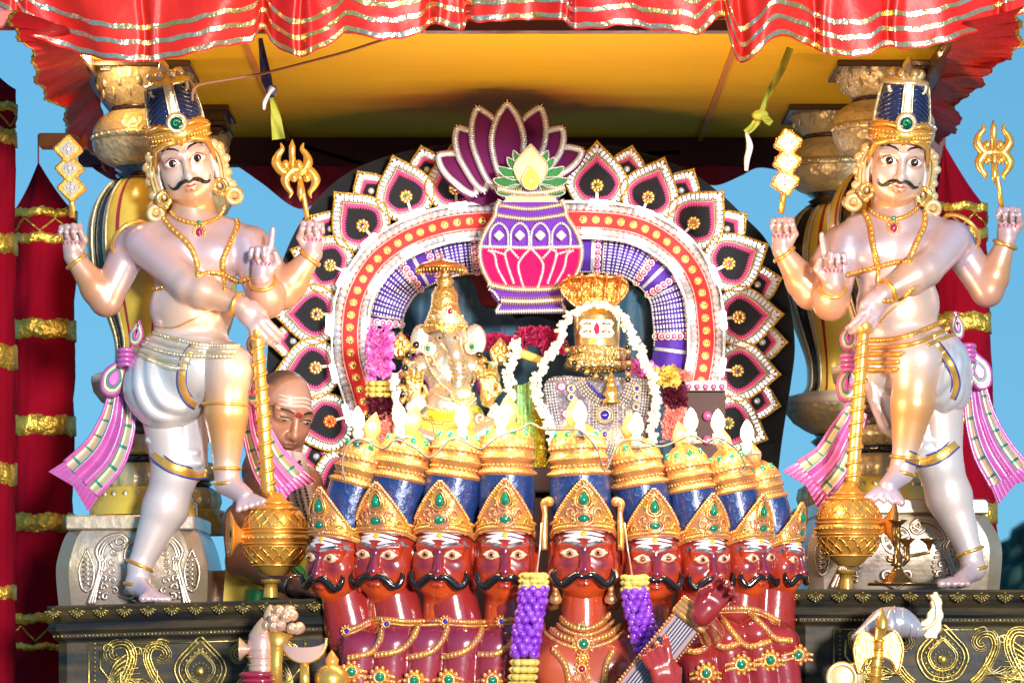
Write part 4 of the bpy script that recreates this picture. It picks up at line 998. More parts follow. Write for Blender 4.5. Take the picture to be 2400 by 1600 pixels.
def face_bits(s, style):
    """moustache, brows, eyes, lips as raised pieces lying on the sculpted face; returns name -> (M, mats)"""
    b = s.bvh(); out = {}; st = lambda m, pts, w, h, mi=0, n=5, lift=.4: stroke(m, b, [V2(*p) for p in pts], [q*K for q in w], h*K, mi, n=n, lift=lift*K, dist=.1)
    for d, nm in ((-1, 'eye'), (1, 'eye.001')):
        m = M()
        st(m, [(d*x, z) for x, z in ((9, -3), (16, 3.2), (29, 5.6), (42, 3.2), (51, 1))], (.6, 4, 9.2, 5.5, .3), .5, 0, 9, .35)
        st(m, [(d*x, z) for x, z in ((11, -2.4), (18, 0), (29, 1), (40, 0), (48, .4))], (.4, 6.8, 10.4, 7, .3), 2.2, 1, 9, .8)
        iw = 9 if style == 'g' else 7.2
        for rad, mi_, lf in ((iw, 2, 3.2), (iw*.5, 3, 4.2)):
            st(m, [(d*29+rad*math.cos(PI-a), 1) for a in np.linspace(0, PI, 9)], [rad*math.sin(a)+.01 for a in np.linspace(0, PI, 9)], .9, mi_, 7, lf)
        m.ball(np.array([(d*29+2.6)*K, 0, 4.2*K])+np.array([0, (np.vstack(m.v)[:, 1].min())-.0004, 0]), 1.5*K, 6, 4, 1)
        out['eye' if d < 0 else 'eye2'] = m
    m = M()
    for d in (-1, 1): 
        st(m, [(d*x, z) for x, z in (((9, 25), (18, 31), (31, 34), (45, 31), (56, 22)) if style == 'g' else ((6, 17), (18, 22), (32, 27), (48, 25), (58, 15)))], (1, 2.3, 2.6, 1.8, .4) if style == 'g' else (3, 5.5, 5.5, 4, 1), .9 if style == 'g' else 3)
    out['eyebrows'] = m
    m = M()
    if style == 'g':
        for d in (-1, 1): st(m, spline([(d*x, z) for x, z in ((0, -40), (10, -36), (22, -39), (34, -47), (44, -46), (50, -36))], 4), (2.5, 4.6, 5.2, 4.6, 3, .4), 4, n=7, lift=1)
    else:
        for d in (-1, 1):
            pts = spline([(d*x, z) for x, z in ((0, -41), (14, -37), (28, -45), (42, -55), (54, -51), (60, -38), (56, -29))], 5); P3 = []
            for p in pts:
                h = b.ray_cast(Vector(V2(p[0], p[1])), Vector((0, 1, 0)), .4); y = h[0][1] if h[0] is not None else (P3[-1][1]+.001)
                if P3 and y-P3[-1][1] > .004: y = P3[-1][1]+.004
                P3.append(np.array([p[0]*K, y-3*K, p[1]*K*1.2]))
            m.tube(P3, np.array([6, 8.5, 9.2, 9, 7.5, 5, 1.5])*K, 10)
            for i in range(5):
                off_ = (i-2)*2.6*K; m.tube([q+np.array([0, -7.5*K+abs(i-2)*1.2*K, off_]) for q in P3[2:-8]], [.5*K, 1.4*K, 1.2*K], 5)
    out['moustache'] = m
    m = M(); st(m, [(-17, -47.5), (-8, -45.5), (0, -46.8), (8, -45.5), (17, -47.5)], (.4, 2.6, 2.4, 2.6, .4), 1.4); st(m, [(-13, -53), (0, -54.5), (13, -53)], (.4, 3.6, .4), 1.6); out['lips'] = m
    m = M()
    if style == 'g':
        for rad, mi_, lf in ((7, 0, .6), (4.2, 1, 1.2)): st(m, [(rad*math.cos(PI-a), 37) for a in np.linspace(0, PI, 9)], [rad*math.sin(a)+.01 for a in np.linspace(0, PI, 9)], 1.2, mi_, 7, lf)
    else:
        for j, z in enumerate((49, 41.5, 34)):
            wv = 44-2*j; st(m, [(x, z+1.6*math.sin(x*.09+j)-.0035*x*x) for x in np.linspace(-wv, wv, 14)], [.6]+[2.9]*8+[.6], .5, 0, 5, .5)
        for d in (-1, 1): st(m, [(d*x, z) for x, z in ((8, 25), (22, 30), (36, 29))], (1, 3.6, 1), .7, 0, 5, 4.5)
        for rad, mi_, lf in ((6, 1, 1.6),): st(m, [(rad*math.cos(PI-a), 41) for a in np.linspace(0, PI, 9)], [rad*math.sin(a)+.01 for a in np.linspace(0, PI, 9)], 2.6, mi_, 7, lf)
    out['tilak'] = m
    return out
gh = head_sdf(); gh_col = gh.Cc; gh_face = face_bits(gh, 'g')
def head_mat(x, y, d, roll, yaw, pitch, sc):
    p = P(x, y, d*K); return Matrix.Translation(p) @ Matrix.Rotation(R(roll), 4, 'Y') @ Matrix.Rotation(R(yaw), 4, 'Z') @ Matrix.Rotation(R(pitch), 4, 'X') @ Matrix.Scale(sc*S(d*K)/K, 4)
def crown_parts(root, Mx, tilt):
    k = K; fl = []
    def put(nm, m, mt): m.xf(Mx); part(nm, m, mt, root)
    m = M(); m.lathe([(66*k, 40*k), (73*k, 50*k), (74*k, 62*k), (69*k, 72*k), (66*k, 84*k), (60*k, 92*k)], (0, 4*k, 0), 48)
    for i in range(44):
        a = 2*PI*i/44; m.ball((74*k*math.sin(a), 4*k-74*k*math.cos(a), 66*k), 3.2*k, 6, 4); m.ball((71*k*math.sin(a+.07), 4*k-71*k*math.cos(a+.07), 46*k), 3*k, 6, 4)
    for d in (-1, 1):
        m.tube(np.array([(d*14, -70, 48), (d*38, -60, 46), (d*60, -38, 36), (d*67, -16, 10), (d*68, -8, -14)])*k, [4*k, 7*k, 8*k, 6*k, 3*k], 8)
        m.tube(np.array([(d*18, -72, 78), (d*42, -62, 84), (d*66, -20, 76), (d*72, 10, 70)])*k, [3*k, 5*k, 6*k, 4*k], 8)
        for i in range(7): m.ball(np.array((d*(20+7*i), -72+i*i*.9, 60+3*math.sin(i))), 0) if 0 else m.ball(np.array((d*(20+7*i), -74+i*i*1.05, 56))*k, 4*k, 6, 5)
    put('crown_band', m, gold)
    m = M(); m.lathe([(60*k, 86*k), (59*k, 110*k), (54*k, 145*k), (49*k, 172*k)], (0, 4*k, 0), 64, 0, lambda a, t: 1); 
    for i in range(11):
        for d in (-1, 1):
            pts = []
            for u in np.linspace(0, 1, 8):
                a = d*(.22+u*1.15); z = 176-i*11-u*30-u*u*10
                if z < 84: break
                r = np.interp(z, [86, 110, 145, 172], [60, 59, 54, 49])+1; pts.append((r*math.sin(a), 4-r*math.cos(a), z))
            if len(pts) > 2: m.tube(np.array(pts)*k, [2*k, 4*k, 2*k], 6)
    put('cap', m, capblue)
    m = M()
    def strip_(a, w, z0, z1, h):
        G = []
        for z in np.linspace(z0, z1, 12):
            r = np.interp(z, [86, 110, 145, 172], [60, 59, 54, 49])+h
            G.append([((r+(-2.5 if abs(u) == 1 else 0))*math.sin(a+u*w), 4-(r+(-2.5 if abs(u) == 1 else 0))*math.cos(a+u*w), z) for u in (-1, -.8, -.4, 0, .4, .8, 1)])
        m.grid(np.array(G)*k)
        for u in (-.9, .9): m.tube(np.array([( (r_+1)*math.sin(a+u*w), 4-(r_+1)*math.cos(a+u*w), z) for z in np.linspace(z0, z1, 10) for r_ in [np.interp(z, [86, 110, 145, 172], [60, 59, 54, 49])+h]])*k, 1.8*k, 5)
    strip_(0, .2, 96, 176, 5); strip_(1.6, .16, 60, 170, 4); strip_(-1.6, .16, 60, 170, 4)
    for i in range(6): m.ball(np.array((0, -58+i*1.8, 112+i*11))*k, 2.6*k, 6, 5)
    torus(m, np.array((0, 4, 176))*k, (0, 0, 1), 48*k, 6*k)
    for d in (-1, 1): torus(m, np.array((d*26, -34, 168))*k, (d*.3, -1, .1), 17*k, 5*k, a0=0, a1=PI*1.1)
    put('crown_frame', m, goldpale)
    m = M(); m.lathe([(48*k, 174*k), (40*k, 186*k), (26*k, 192*k), (20*k, 196*k), (12*k, 206*k), (0, 210*k)], (0, 4*k, 0), 24)
    for a in np.linspace(-2.2, 2.2, 6): m.ball(np.array((34*math.sin(a), 4-34*math.cos(a), 196))*k, (10*k, 9*k, 11*k), 10, 7); m.ball(np.array((34*math.sin(a), 4-34*math.cos(a)-5, 200))*k, 5*k, 8, 6)
    m.lathe([(8*k, 200*k), (13*k, 212*k), (8*k, 224*k), (0, 234*k)], (0, -6*k, 0), 14)
    put('finial', m, goldpale)
    m = M(); m.ball(np.array((0, -66, 88))*k, (25*k, 10*k, 25*k), 20, 10); torus(m, np.array((0, -73, 88))*k, (0, 1, 0), 19*k, 3*k); m.ball(np.array((0, -70, 88))*k, (16.5*k, 9*k, 16.5*k), 18, 10, 1)
    pts = [(-2+9*(1-u)*math.cos(u*7), -79.5+u, 88+9*(1-u)*math.sin(u*7)) for u in np.linspace(0, .8, 16)]; m.tube(np.array(pts)*k, [3*k, 1.2*k], 6, 2)
    put('green_medallion', m, [goldpale, mat('deep_green', (.0, .06, .05), .1, 0, 1) if 'deep_green' not in MATS else MATS['deep_green'], gemgreen])
    for d in (-1, 1):
        m = M(); q = spline([(d*72, 6, 20), (d*84, 10, -2), (d*86, 14, -34), (d*84, 16, -66), (d*90, 18, -92), (d*96, 20, -108)], 4); rs = np.interp(np.linspace(0, 1, len(q)), [0, .5, 1], [15, 13, 19])
        for i in range(0, len(q), 2): m.ball(q[i]*k+np.array([(4*k if i % 4 else -2*k), -8*k*(i % 3 == 0), 0]), rs[i]*k*np.array([1, .8, .85]), 10, 7)
        for o in (-6, 2): m.tube((q+np.array([o*d-4*d, -16, -2]))*k, [3*k, 4*k, 3*k], 6)
        torus(m, np.array((d*92, -2, -106))*k, (0, 1, 0), 15*k, 7*k); put('hair_curls', m, cream)
        m = M(); torus(m, np.array((d*66, -16, -76))*k, (d*.3, 1, 0), 15*k, 6.5*k); m.ball(np.array((d*66, -18, -60))*k, 6*k, 8, 6); m.ball(np.array((d*66, -18, -94))*k, 8*k, 8, 6); put('earring', m, golds)
def drape(bvh, pts, lift=.002, n=60, closed=False):
    q = resample(spline(pts, 8, closed), n, closed); out = []
    for p in q:
        a = P(p[0], p[1], -.5); d = nrm(a-np.array([0, -8, -.7])); h = bvh.ray_cast(Vector(a), Vector(d), 1.2)
        if h[0] is not None: out.append(np.array(h[0])-d*lift)
        elif out: out.append(P(p[0], p[1], out[-1][1]))
    return np.array(out)
def sash(path, widths, Y, flare, nm, root, nfold=3):
    pth = resample(spline(path, 8), 36); nn = normals2(pth); cols = np.linspace(-1, 1, 29); G = []
    for i, (p, n) in enumerate(zip(pth, nn)):
        u = i/35; w = np.interp(u, np.linspace(0, 1, len(widths)), widths); row = []
        for c in cols:
            zf = math.sin(c*nfold*PI+.6)*7*(.5+u)+abs(c)*6; row.append(P(p[0]+n[0]*w*c, p[1]+n[1]*w*c, Y+zf*K))
        G.append(row)
    m = M(); m.grid(G); nc = 28
    for f in range(len(m.mi)):
        c = f % nc; r = f//nc; e = min(c, nc-1-c)
        m.mi[f] = 0 if e < 2 else (1 if e < 7 and (r % 7 != 3) else (2 if e == 7 or e < 7 else 0))
    # thickness
    b = M(); b.grid([[q+np.array([0, .006, 0]) for q in r] for r in G]); m.join(b)
    part('sash', m, [sash_m, plaid, lineg], root)
    # flared pleated end
    m = M(); e = pth[-1]; n = nn[-1]; t = nrm(pth[-1][:2]-pth[-3][:2]); G = []
    for i in range(6):
        u = i/5; G.append([P(e[0]+n[0]*c*(widths[-1]+flare*.25*u)+t[0]*(u*flare*(.7+.5*abs(c))), e[1]+n[1]*c*(widths[-1]+flare*.25*u)+t[1]*(u*flare*(.7+.5*abs(c))), Y+(4*math.sin(c*34)*u+abs(c)*6+6*u)*K) for c in np.linspace(-1, 1, 61)])
    m.grid(G); b = M(); b.grid([[q+np.array([0, .005, 0]) for q in r] for r in G]); m.join(b); part('sash_end', m, sash_m, root)
    for c0 in (-1, 1):
        m = M(); m.tube([P(p[0]+n_[0]*np.interp(i/35, np.linspace(0, 1, len(widths)), widths)*c0, p[1]+n_[1]*np.interp(i/35, np.linspace(0, 1, len(widths)), widths)*c0, Y+4*K) for i, (p, n_) in enumerate(zip(pth, nn))], 3.4*K, 6); part('sash_hem', m, sash_m, root)
def loop(c, w, h, ang, Y, root):
    a = R(ang)
    def T(s): return [(c[0]+x*math.cos(a)-y*math.sin(a), c[1]+x*math.sin(a)+y*math.cos(a)) for x, y in ogive(0, 0, w*s, h*s*1.1, h*s*.9)]
    m = M(); m.prism(T(1), Y, .02, 0, bev=5); m.prism(T(.8), Y-.003, .012, 1, bev=3); m.prism(T(.58), Y-.006, .01, 2, bev=2); m.prism(T(.44), Y-.009, .01, 0, bev=3); part('sash_loop', m, [sash_m, plaid, lineg], root)
def guardian(J, label):
    g = lambda p: P(p[0], p[1], (p[2] if len(p) > 2 else 0)*K); k = K
    root = thing('guardian_statue', label, 'statue', g(J['base']), 'pearl painted guardian statues')
    s = SDF(); D = J['side']
    def cc(a, b, ra, rb, kk=14, col=WHT): s.cone(g(a), g(b), ra*k, rb*k, kk*k, col)
    def ee(a, r, kk=16, col=WHT): s.ell(g(a), np.array(r)*k, None, kk*k, col)
    cx, cy = J['chest']; ee((cx, cy, 0), (108, 58, 92), 20, LIL)
    for d in (-1, 1): ee((cx+d*50-4, cy-2, -34), (50, 28, 44), 14, LIL); cc((cx+d*20, cy-78, 8), (cx+d*88, cy-48, 8), 30, 36, 24, LIL)
    bx, by = J['belly']; ee((bx, by, 0), (96, 62, 92), 30, WHT); ee((bx+4, by+22, -34), (62, 32, 58), 26, PEA); hx_, hy = J['hip']; ee((hx_, hy, 5), (110, 70, 58), 24)
    cc(J['neck'][0], J['neck'][1], 42, 48, 20, PEA)
    for nm, cols in (('a1', (LIL, ORG_, PEA)), ('a2', (LIL, WHT, PEA)), ('a3', (LIL, PEA, ORG_)), ('a4', (LIL, ORG_, PEA))):
        a, b, c = J[nm]; r1, r2, r3 = J.get(nm+'r', (42, 34, 20))
        cc(a, b, r1, r2, 16, cols[0]); mid = [(b[i]*.72+c[i]*.28) for i in range(3)]; cc(b, mid, r2, r2*1.02, 10, cols[1]); cc(mid, c, r2*1.02, r3, 10, cols[2])
    for nm in ('h1', 'h2', 'h3', 'h4'):
        w, f, n, kind, sd = J[nm]; hand(s, g(w), np.array(f, float), n, kind, k, sd, LIL, J.get(nm+'b', 1.05))
    st = J['stand']; cc(st[0], st[1], 76, 52, 20); cc(st[1], st[2], 50, 52, 16, WHT); cc(st[2], st[3], 52, 27, 12, WHT); cc(st[3], st[4], 27, 26, 10, WHT)
    cc(st[4], st[5], 25, 20, 14, LIL); t0, t1 = np.array(J['toes_s'][0], float), np.array(J['toes_s'][1], float)
    for i in range(5):
        p = t0+(t1-t0)*i/4; cc(tuple(np.array(st[5])*.5+p*.5), tuple(p), 12, 8 if i else 10, 4, LIL)
    bt = J['bent']; cc(bt[0], bt[1], 80, 60, 20); cc(bt[1], bt[2], 56, 47, 18, PEA); cc(bt[2], bt[3], 50, 28, 12, PEA); cc(bt[3], bt[4], 28, 27, 10, WHT); cc(bt[4], bt[5], 27, 22, 12, LIL)
    ee(((bt[1][0]+0), bt[1][1]-6, bt[1][2]-18), (36, 36, 40), 20, WHT)
    t0, t1 = np.array(J['toes_b'][0], float), np.array(J['toes_b'][1], float)
    for i in range(5):
        p = t0+(t1-t0)*i/4; cc(tuple(np.array(bt[5])*.5+p*.5), tuple(p), 13, (10, 8.5, 8, 8, 7.5)[i] if D > 0 else (7.5, 8, 8, 8.5, 10)[i], 3, LIL)
    s.build(.0036); C = s.colors(.02)
    Mx = head_mat(*J['head']); hV = gh.V@np.array(Mx)[:3, :3].T+np.array(Mx)[:3, 3]
    m = s.toM(); hm_ = M(); hm_.v = [hV]; hm_.n = len(hV); hm_.f = [tuple(q) for q in gh.Q.tolist()]; hm_.mi = [0]*len(hm_.f); hm_.fl = [True]*len(hm_.f); m.join(hm_)
    me = m.mesh('body', pearlskin, root_org(root)); set_colors(me, np.vstack([C, gh_col])); part('body', None, None, root, mesh=me)
    for nm, mt in (('eye', [linerm, eyew, iris, mous]), ('eye2', [linerm, eyew, iris, mous]), ('eyebrows', mous), ('moustache', mous), ('lips', lipm), ('tilak', [yelp, lipm])):
        q = M(); q.join(gh_face[nm]); q.xf(Mx); part('eye' if nm == 'eye2' else {'eyebrows': 'eyebrow_pair'}.get(nm, nm), q, mt, root)
    crown_parts(root, Mx, 0)
    bvh = s.bvh()
    # dhoti
    c = SDF(); W2 = (.7, .69, .72); Y2 = (.6, .46, .34)
    def dc(a, b, ra, rb, kk=18, col=W2): c.cone(g(a), g(b), ra*k, rb*k, kk*k, col)
    for (a, b, ra, rb) in J['dhoti']: dc(a, b, ra, rb)
    for (a, r) in J['dhoti_e']: c.ell(g(a), np.array(r)*k, None, 24*k, Y2)
    sk = SDF()
    for (a, b, ra, rb) in J['skirt']: sk.cone(g(a), g(b), ra*k, rb*k, 18*k, W2)
    for pts in J['skirt_folds']:
        for i in range(len(pts)-1): sk.cone(g(pts[i]), g(pts[i+1]), 7*k, 6*k, 12*k, W2)
    sk.build(.0036); part('lower_skirt', None, None, root, mesh=(lambda me_: (set_colors(me_, sk.colors(.03)), me_)[1])(sk.toM().mesh('lower_skirt', pearlcloth, root_org(root))))
    c.build(.007); cb = c.bvh()
    for pts in J['folds']:
        q = drape(cb, [p_[:2] for p_ in pts], -.004, 14)
        for i in range(len(q)-1): w_ = (3+5*math.sin(PI*i/13))*k; c.cone(q[i], q[i+1], w_, (3+5*math.sin(PI*(i+1)/13))*k, 16*k, W2)
    c.build(.0036); mc = c.toM(); mec = mc.mesh('dhoti', pearlcloth, root_org(root)); set_colors(mec, c.colors(.03)); dh = part('dhoti', None, None, root, mesh=mec)
    cb = BVHTree.FromPolygons(np.vstack([c.V, s.V, sk.V]).tolist(), np.vstack([c.Q, s.Q+len(c.V), sk.Q+len(c.V)+len(s.V)]).tolist())
    for pts, w in J['bands']:
        q = drape(cb, pts, .002, 40)
        for o, r, mt in ((0, w, gold), (-1, 0, blueline), (1, 0, blueline)):
            mm = M()
            t = np.gradient(q, axis=0); a = np.array([nrm(np.cross(nrm(x), (0, 1, 0))) for x in t])
            if o == 0: mm.grid([[qq+aa*u*w*k-np.array([0, .0015*(1-u*u), 0]) for u in np.linspace(-1, 1, 5)] for qq, aa in zip(q, a)])
            else: mm.tube(q+a*o*(w+2)*k, 2.2*k, 5)
            part('gold_border' if o == 0 else 'border_line', mm, mt, dh)
    # belt
    for i, (pts, r) in enumerate(J['belt']):
        mm = M(); q = drape(cb, pts, .004, 50); mm.tube(q, r*k, 7)
        if i % 2 == 0:
            for x in resample(q, 34): mm.ball(x-np.array([0, r*k*.7, 0]), 4*k, 6, 4)
        part('belt_row', mm, gold if D < 0 else goldpale, root)
    # jewellery
    for pts, r, bd in J['chains']:
        q = drape(bvh, pts, .002, 60); mm = M(); mm.tube(q, r*k, 6, flat=.7)
        if bd:
            for x in resample(q, int(plen(q)/(r*1.9*k))): mm.ball(x-np.array([0, r*.6*k, 0]), r*.75*k, 6, 4)
        part('gold_chain', mm, gold, root)
    x, y = J['pendant']; q = drape(bvh, [(x, y), (x, y+1)], .003, 2)[0]; mm = M()
    for a in np.linspace(0, 2*PI, 13)[:-1]: mm.ball(q+np.array([13*k*math.cos(a), 0, -14*k+16*k*math.sin(a)]), 4*k, 6, 4)
    mm.ball(q+np.array([0, 0, -14*k]), (8*k, 5*k, 11*k), 10, 6, 1); mm.ball(q+np.array([0, -.002, 8*k]), 6*k, 8, 6, 2); part('pendant', mm, [gold, ruby, emer], root)
    for nm in ('a1', 'a2', 'a3', 'a4'):
        b, w = g(J[nm][1]), g(J[nm][2]); ax = nrm(w-b); mm = M(); torus(mm, w-ax*10*k, ax, (J.get(nm+'r', (0, 0, 20))[2]+5)*k, 5*k); part('bangle', mm, gold, root)
    for a, b, r in ((st[3], st[2], 30), (st[4], st[3], 29), (bt[3], bt[2], 31), (bt[4], bt[3], 30)):
        mm = M(); A_, B_ = g(a), g(b); torus(mm, A_, nrm(B_-A_), r*k, 5*k); part('anklet', mm, gold, root)
    mm = M(); A_ = g(J['kneeband'][0]); torus(mm, A_, (0.05, 0, 1), J['kneeband'][1]*k, 3.5*k); part('knee_band', mm, gold, root)
    for p, q_, rr_ in J['armlets']:
        mm = M(); torus(mm, g(p), nrm(g(q_)-g(p)), rr_*k, 5*k); part('shoulder_band', mm, gold, root)
    for (pth, w, Y, f) in J['sashes']: sash(pth, w, Y, f, 's', root)
    for (c0, w, h, a, Y) in J['loops']: loop(c0, w, h, a, Y, root)
    for (c0, Y) in J['knots']:
        mm = M()
        for i in range(4): torus(mm, P(c0[0], c0[1]+i*11, Y), (0, .15, 1), 15*k, 6*k)
        part('sash_knot', mm, sash_m, root)
    # henna marks on the raised palms
    for nm in ('h1', 'h3', 'h4'):
        w, f, n, kind, sd = J[nm]; W_ = g(w); f = nrm(f); mm = M(); t = np.array([1, 0, 0]); 
        for i in range(5):
            o = W_+f*22*k+t*(i-2)*8*k; pr = []
            for u in (0, .5, 1):
                q = o+f*u*7*k+t*(i-2)*u*2*k; h = bvh.ray_cast(Vector(q+np.array([0, -.15, 0])), Vector((0, 1, 0)), .3)
                if h[0] is not None: pr.append(np.array(h[0])-np.array([0, .0006, 0]))
            if len(pr) > 1: mm.tube(pr, 1.5*k, 5)
        if mm.n: part('henna_mark', mm, henna, root)
    return root
L_ = dict(base=(440, 1385, 0), side=1, chest=(447, 588), belly=(440, 705), hip=(430, 805), neck=((437, 440, 4), (445, 525, 4)), head=(424, 366, -28, -13, 4, 13, 1.0),
  a1=((305, 560, 22), (243, 690, 12), (170, 592, -5)), a2=((330, 560, -14), (432, 655, -72), (553, 702, -108)), a3=((562, 560, -10), (612, 690, -34), (602, 640, -84)), a4=((578, 560, 22), (650, 672, 10), (718, 584, -5)),
  a1r=(42, 36, 21), a2r=(46, 37, 21), a3r=(40, 40, 23), a4r=(42, 38, 21),
  h1=((168, 585, -5), (-.05, -.1, 1), (0, -1, 0), 'fist', 1), h2=((556, 704, -108), (.62, -.25, -.72), (.2, 1, -.1), 'drape', 1), h3=((602, 634, -86), (0, -.12, 1), (0, -1, 0), 'point', 1), h4=((718, 578, -5), (.02, -.1, 1), (0, -1, 0), 'fist', -1), h2b=1.2, h3b=1.08,
  stand=((385, 860, 12), (402, 1085, -4), (380, 1165, 8), (322, 1298, 4), (316, 1342, 6), (345, 1366, -46)), toes_s=((328, 1374, -74), (388, 1376, -58)),
  bent=((440, 835, 0), (522, 848, -88), (520, 950, -92), (520, 1075, -88), (522, 1108, -86), (562, 1140, -118)), toes_b=((604, 1152, -140), (548, 1170, -142)),
  skirt=[((402, 960, 22), (414, 1058, 10), 76, 64)], skirt_folds=[[(340, 1010, -26), (390, 1040, -46), (450, 1040, -38)], [(350, 1036, -24), (400, 1066, -46), (460, 1064, -34)]],
  dhoti=[((390, 850, 0), (455, 850, -44), 84, 82), ((368, 890, -14), (382, 930, -22), 76, 66), ((455, 850, -44), (474, 848, -60), 80, 66)],
  dhoti_e=[((346, 890, -16), (60, 62, 74)), ((400, 915, -34), (76, 62, 62))],
  folds=[[(318, 830), (322, 900), (352, 950), (400, 962)], [(345, 820), (350, 880), (376, 925), (420, 940)]],
  bands=[([(446, 796), (424, 830), (418, 880), (432, 915), (452, 930)], 8), ([(352, 1040), (390, 1070), (440, 1086), (476, 1086)], 10)],
  belt=[([(326, 756), (400, 778), (470, 792), (548, 794)], 6), ([(322, 772), (395, 795), (468, 806), (545, 806)], 5), ([(318, 788), (392, 812), (470, 818), (540, 818)], 6), ([(318, 802), (385, 828), (440, 832)], 5), ([(320, 815), (385, 842), (425, 846)], 6)],
  chains=[([(386, 478), (405, 500), (455, 514), (500, 500), (516, 474)], 5, True), ([(364, 482), (390, 520), (432, 560), (450, 595), (454, 628)], 7, True), ([(526, 478), (545, 515), (528, 560), (512, 595), (512, 628)], 7, True), ([(454, 632), (485, 626), (512, 630), (545, 646), (570, 640)], 6, True), ([(322, 655), (345, 664), (372, 660)], 6, True), ([(512, 632), (516, 664)], 5, True), ([(350, 748), (400, 752), (440, 735), (480, 715)], 2, False)],
  pendant=(457, 520), kneeband=((518, 930, -91), 53), armlets=[((300, 548, 0), (345, 600, -40), 50)],
  sashes=[([(276, 905), (268, 975), (238, 1045), (186, 1100)], (26, 42, 52, 56), .03, 34), ([(578, 925), (590, 990), (618, 1060), (656, 1112)], (22, 32, 42, 52), .03, 30)],
  loops=[((262, 868), 30, 50, 22, .0), ((312, 768), 16, 32, 14, -.03), ((578, 895), 24, 44, -10, -.01), ((582, 790), 17, 32, -4, -.03)], knots=[((290, 806), -.02), ((577, 830), -.02)])
R_ = dict(base=(2090, 1350, 0), side=-1, chest=(2056, 578), belly=(2062, 700), hip=(2085, 795), neck=((2058, 432, 4), (2055, 515, 4)), head=(2062, 366, -28, 4, 3, 13, 1.0),
  a1=((2192, 550, 22), (2268, 668, 12), (2312, 552, -5)), a2=((2184, 552, -14), (2126, 620, -70), (2032, 672, -108)), a3=((1945, 555, -10), (1908, 695, -34), (1914, 655, -84)), a4=((1930, 560, 22), (1862, 672, 10), (1796, 576, -5)),
  a1r=(42, 36, 21), a2r=(46, 38, 22), a3r=(40, 40, 23), a4r=(42, 38, 21),
  h1=((2312, 546, -5), (.02, -.1, 1), (0, -1, 0), 'fist', 1), h2=((2026, 678, -112), (-.5, -.2, -.86), (-.3, .9, .1), 'drape', -1), h3=((1914, 650, -86), (-.02, -.12, 1), (0, -1, 0), 'point', -1), h4=((1796, 570, -5), (-.02, -.1, 1), (0, -1, 0), 'fist', 1), h2b=1.15, h3b=1.12,
  stand=((2140, 860, 12), (2158, 1065, -4), (2180, 1140, 8), (2228, 1266, 4), (2236, 1306, 6), (2208, 1330, -46)), toes_s=((2160, 1340, -60), (2222, 1340, -74)),
  bent=((2080, 830, 0), (2105, 828, -88), (2096, 930, -92), (2078, 1052, -88), (2070, 1084, -86), (2040, 1116, -118)), toes_b=((1988, 1144, -138), (2070, 1154, -142)),
  dhoti=[((2060, 845, 8), (2150, 838, -34), 84, 78), ((2176, 860, -16), (2180, 900, -14), 54, 46)], skirt=[((2112, 950, 20), (2134, 1034, 8), 76, 62), ((2040, 880, 16), (2056, 960, 16), 60, 44)], skirt_folds=[[(2190, 985, -24), (2150, 1010, -46), (2090, 1010, -40)], [(2196, 1010, -20), (2150, 1034, -44), (2100, 1036, -36)], [(2004, 860, -30), (2012, 920, -34), (2040, 980, -30)]],
  dhoti_e=[((2170, 880, -6), (58, 58, 70)), ((2150, 900, -30), (60, 56, 50))],
  folds=[[(2200, 820, -50), (2190, 880, -60), (2160, 930, -60)], [(2180, 800, -66), (2175, 860, -76), (2150, 900, -78)], [(2205, 860, -40), (2196, 910, -50), (2160, 945, -50)]],
  bands=[([(2150, 790), (2182, 835), (2196, 880), (2186, 915)], 7), ([(2084, 1046), (2120, 1058), (2160, 1046), (2196, 1016)], 10)],
  belt=[([(2000, 782), (2060, 778), (2110, 762), (2170, 736)], 7), ([(1996, 798), (2060, 796), (2120, 782), (2182, 752)], 6), ([(1994, 814), (2055, 814), (2070, 812)], 7), ([(1994, 832), (2050, 832), (2064, 830)], 6), ([(1994, 850), (2040, 850), (2058, 848)], 7), ([(2130, 792), (2190, 768)], 5)],
  chains=[([(1990, 474), (2010, 492), (2050, 504), (2090, 492), (2112, 472)], 5, True), ([(1980, 478), (1998, 515), (2005, 560), (2014, 600), (2018, 618)], 7, True), ([(2122, 476), (2124, 515), (2104, 560), (2088, 600)], 7, True), ([(1946, 632), (1980, 622), (2018, 612), (2060, 602), (2090, 600)], 6, True), ([(2030, 690), (2060, 688), (2084, 676), (2096, 662)], 6, True), ([(2018, 616), (2016, 650)], 5, True), ([(2015, 745), (2050, 710), (2080, 690)], 2, False)],
  pendant=(2053, 510), kneeband=((2090, 905, -91), 3), armlets=[((2205, 535, 0), (2165, 580, -40), 50)],
  sashes=[([(1968, 940), (1940, 1000), (1908, 1060), (1868, 1100)], (24, 36, 44, 54), .03, 32), ([(2240, 890), (2252, 960), (2278, 1030), (2318, 1092)], (24, 34, 44, 50), .03, 34)],
  loops=[((2250, 852), 28, 50, -18, .0), ((2200, 750), 15, 34, -10, -.02), ((1948, 880), 26, 50, 6, -.01), ((1950, 775), 20, 34, 0, -.03)], knots=[((2222, 796), -.01), ((1950, 818), -.02)])
guardian(L_, 'pearl white guardian statue at left, head tilted under a navy and gold crown')
guardian(R_, 'pearl white guardian statue at right, upright head, standing on the right pedestal')
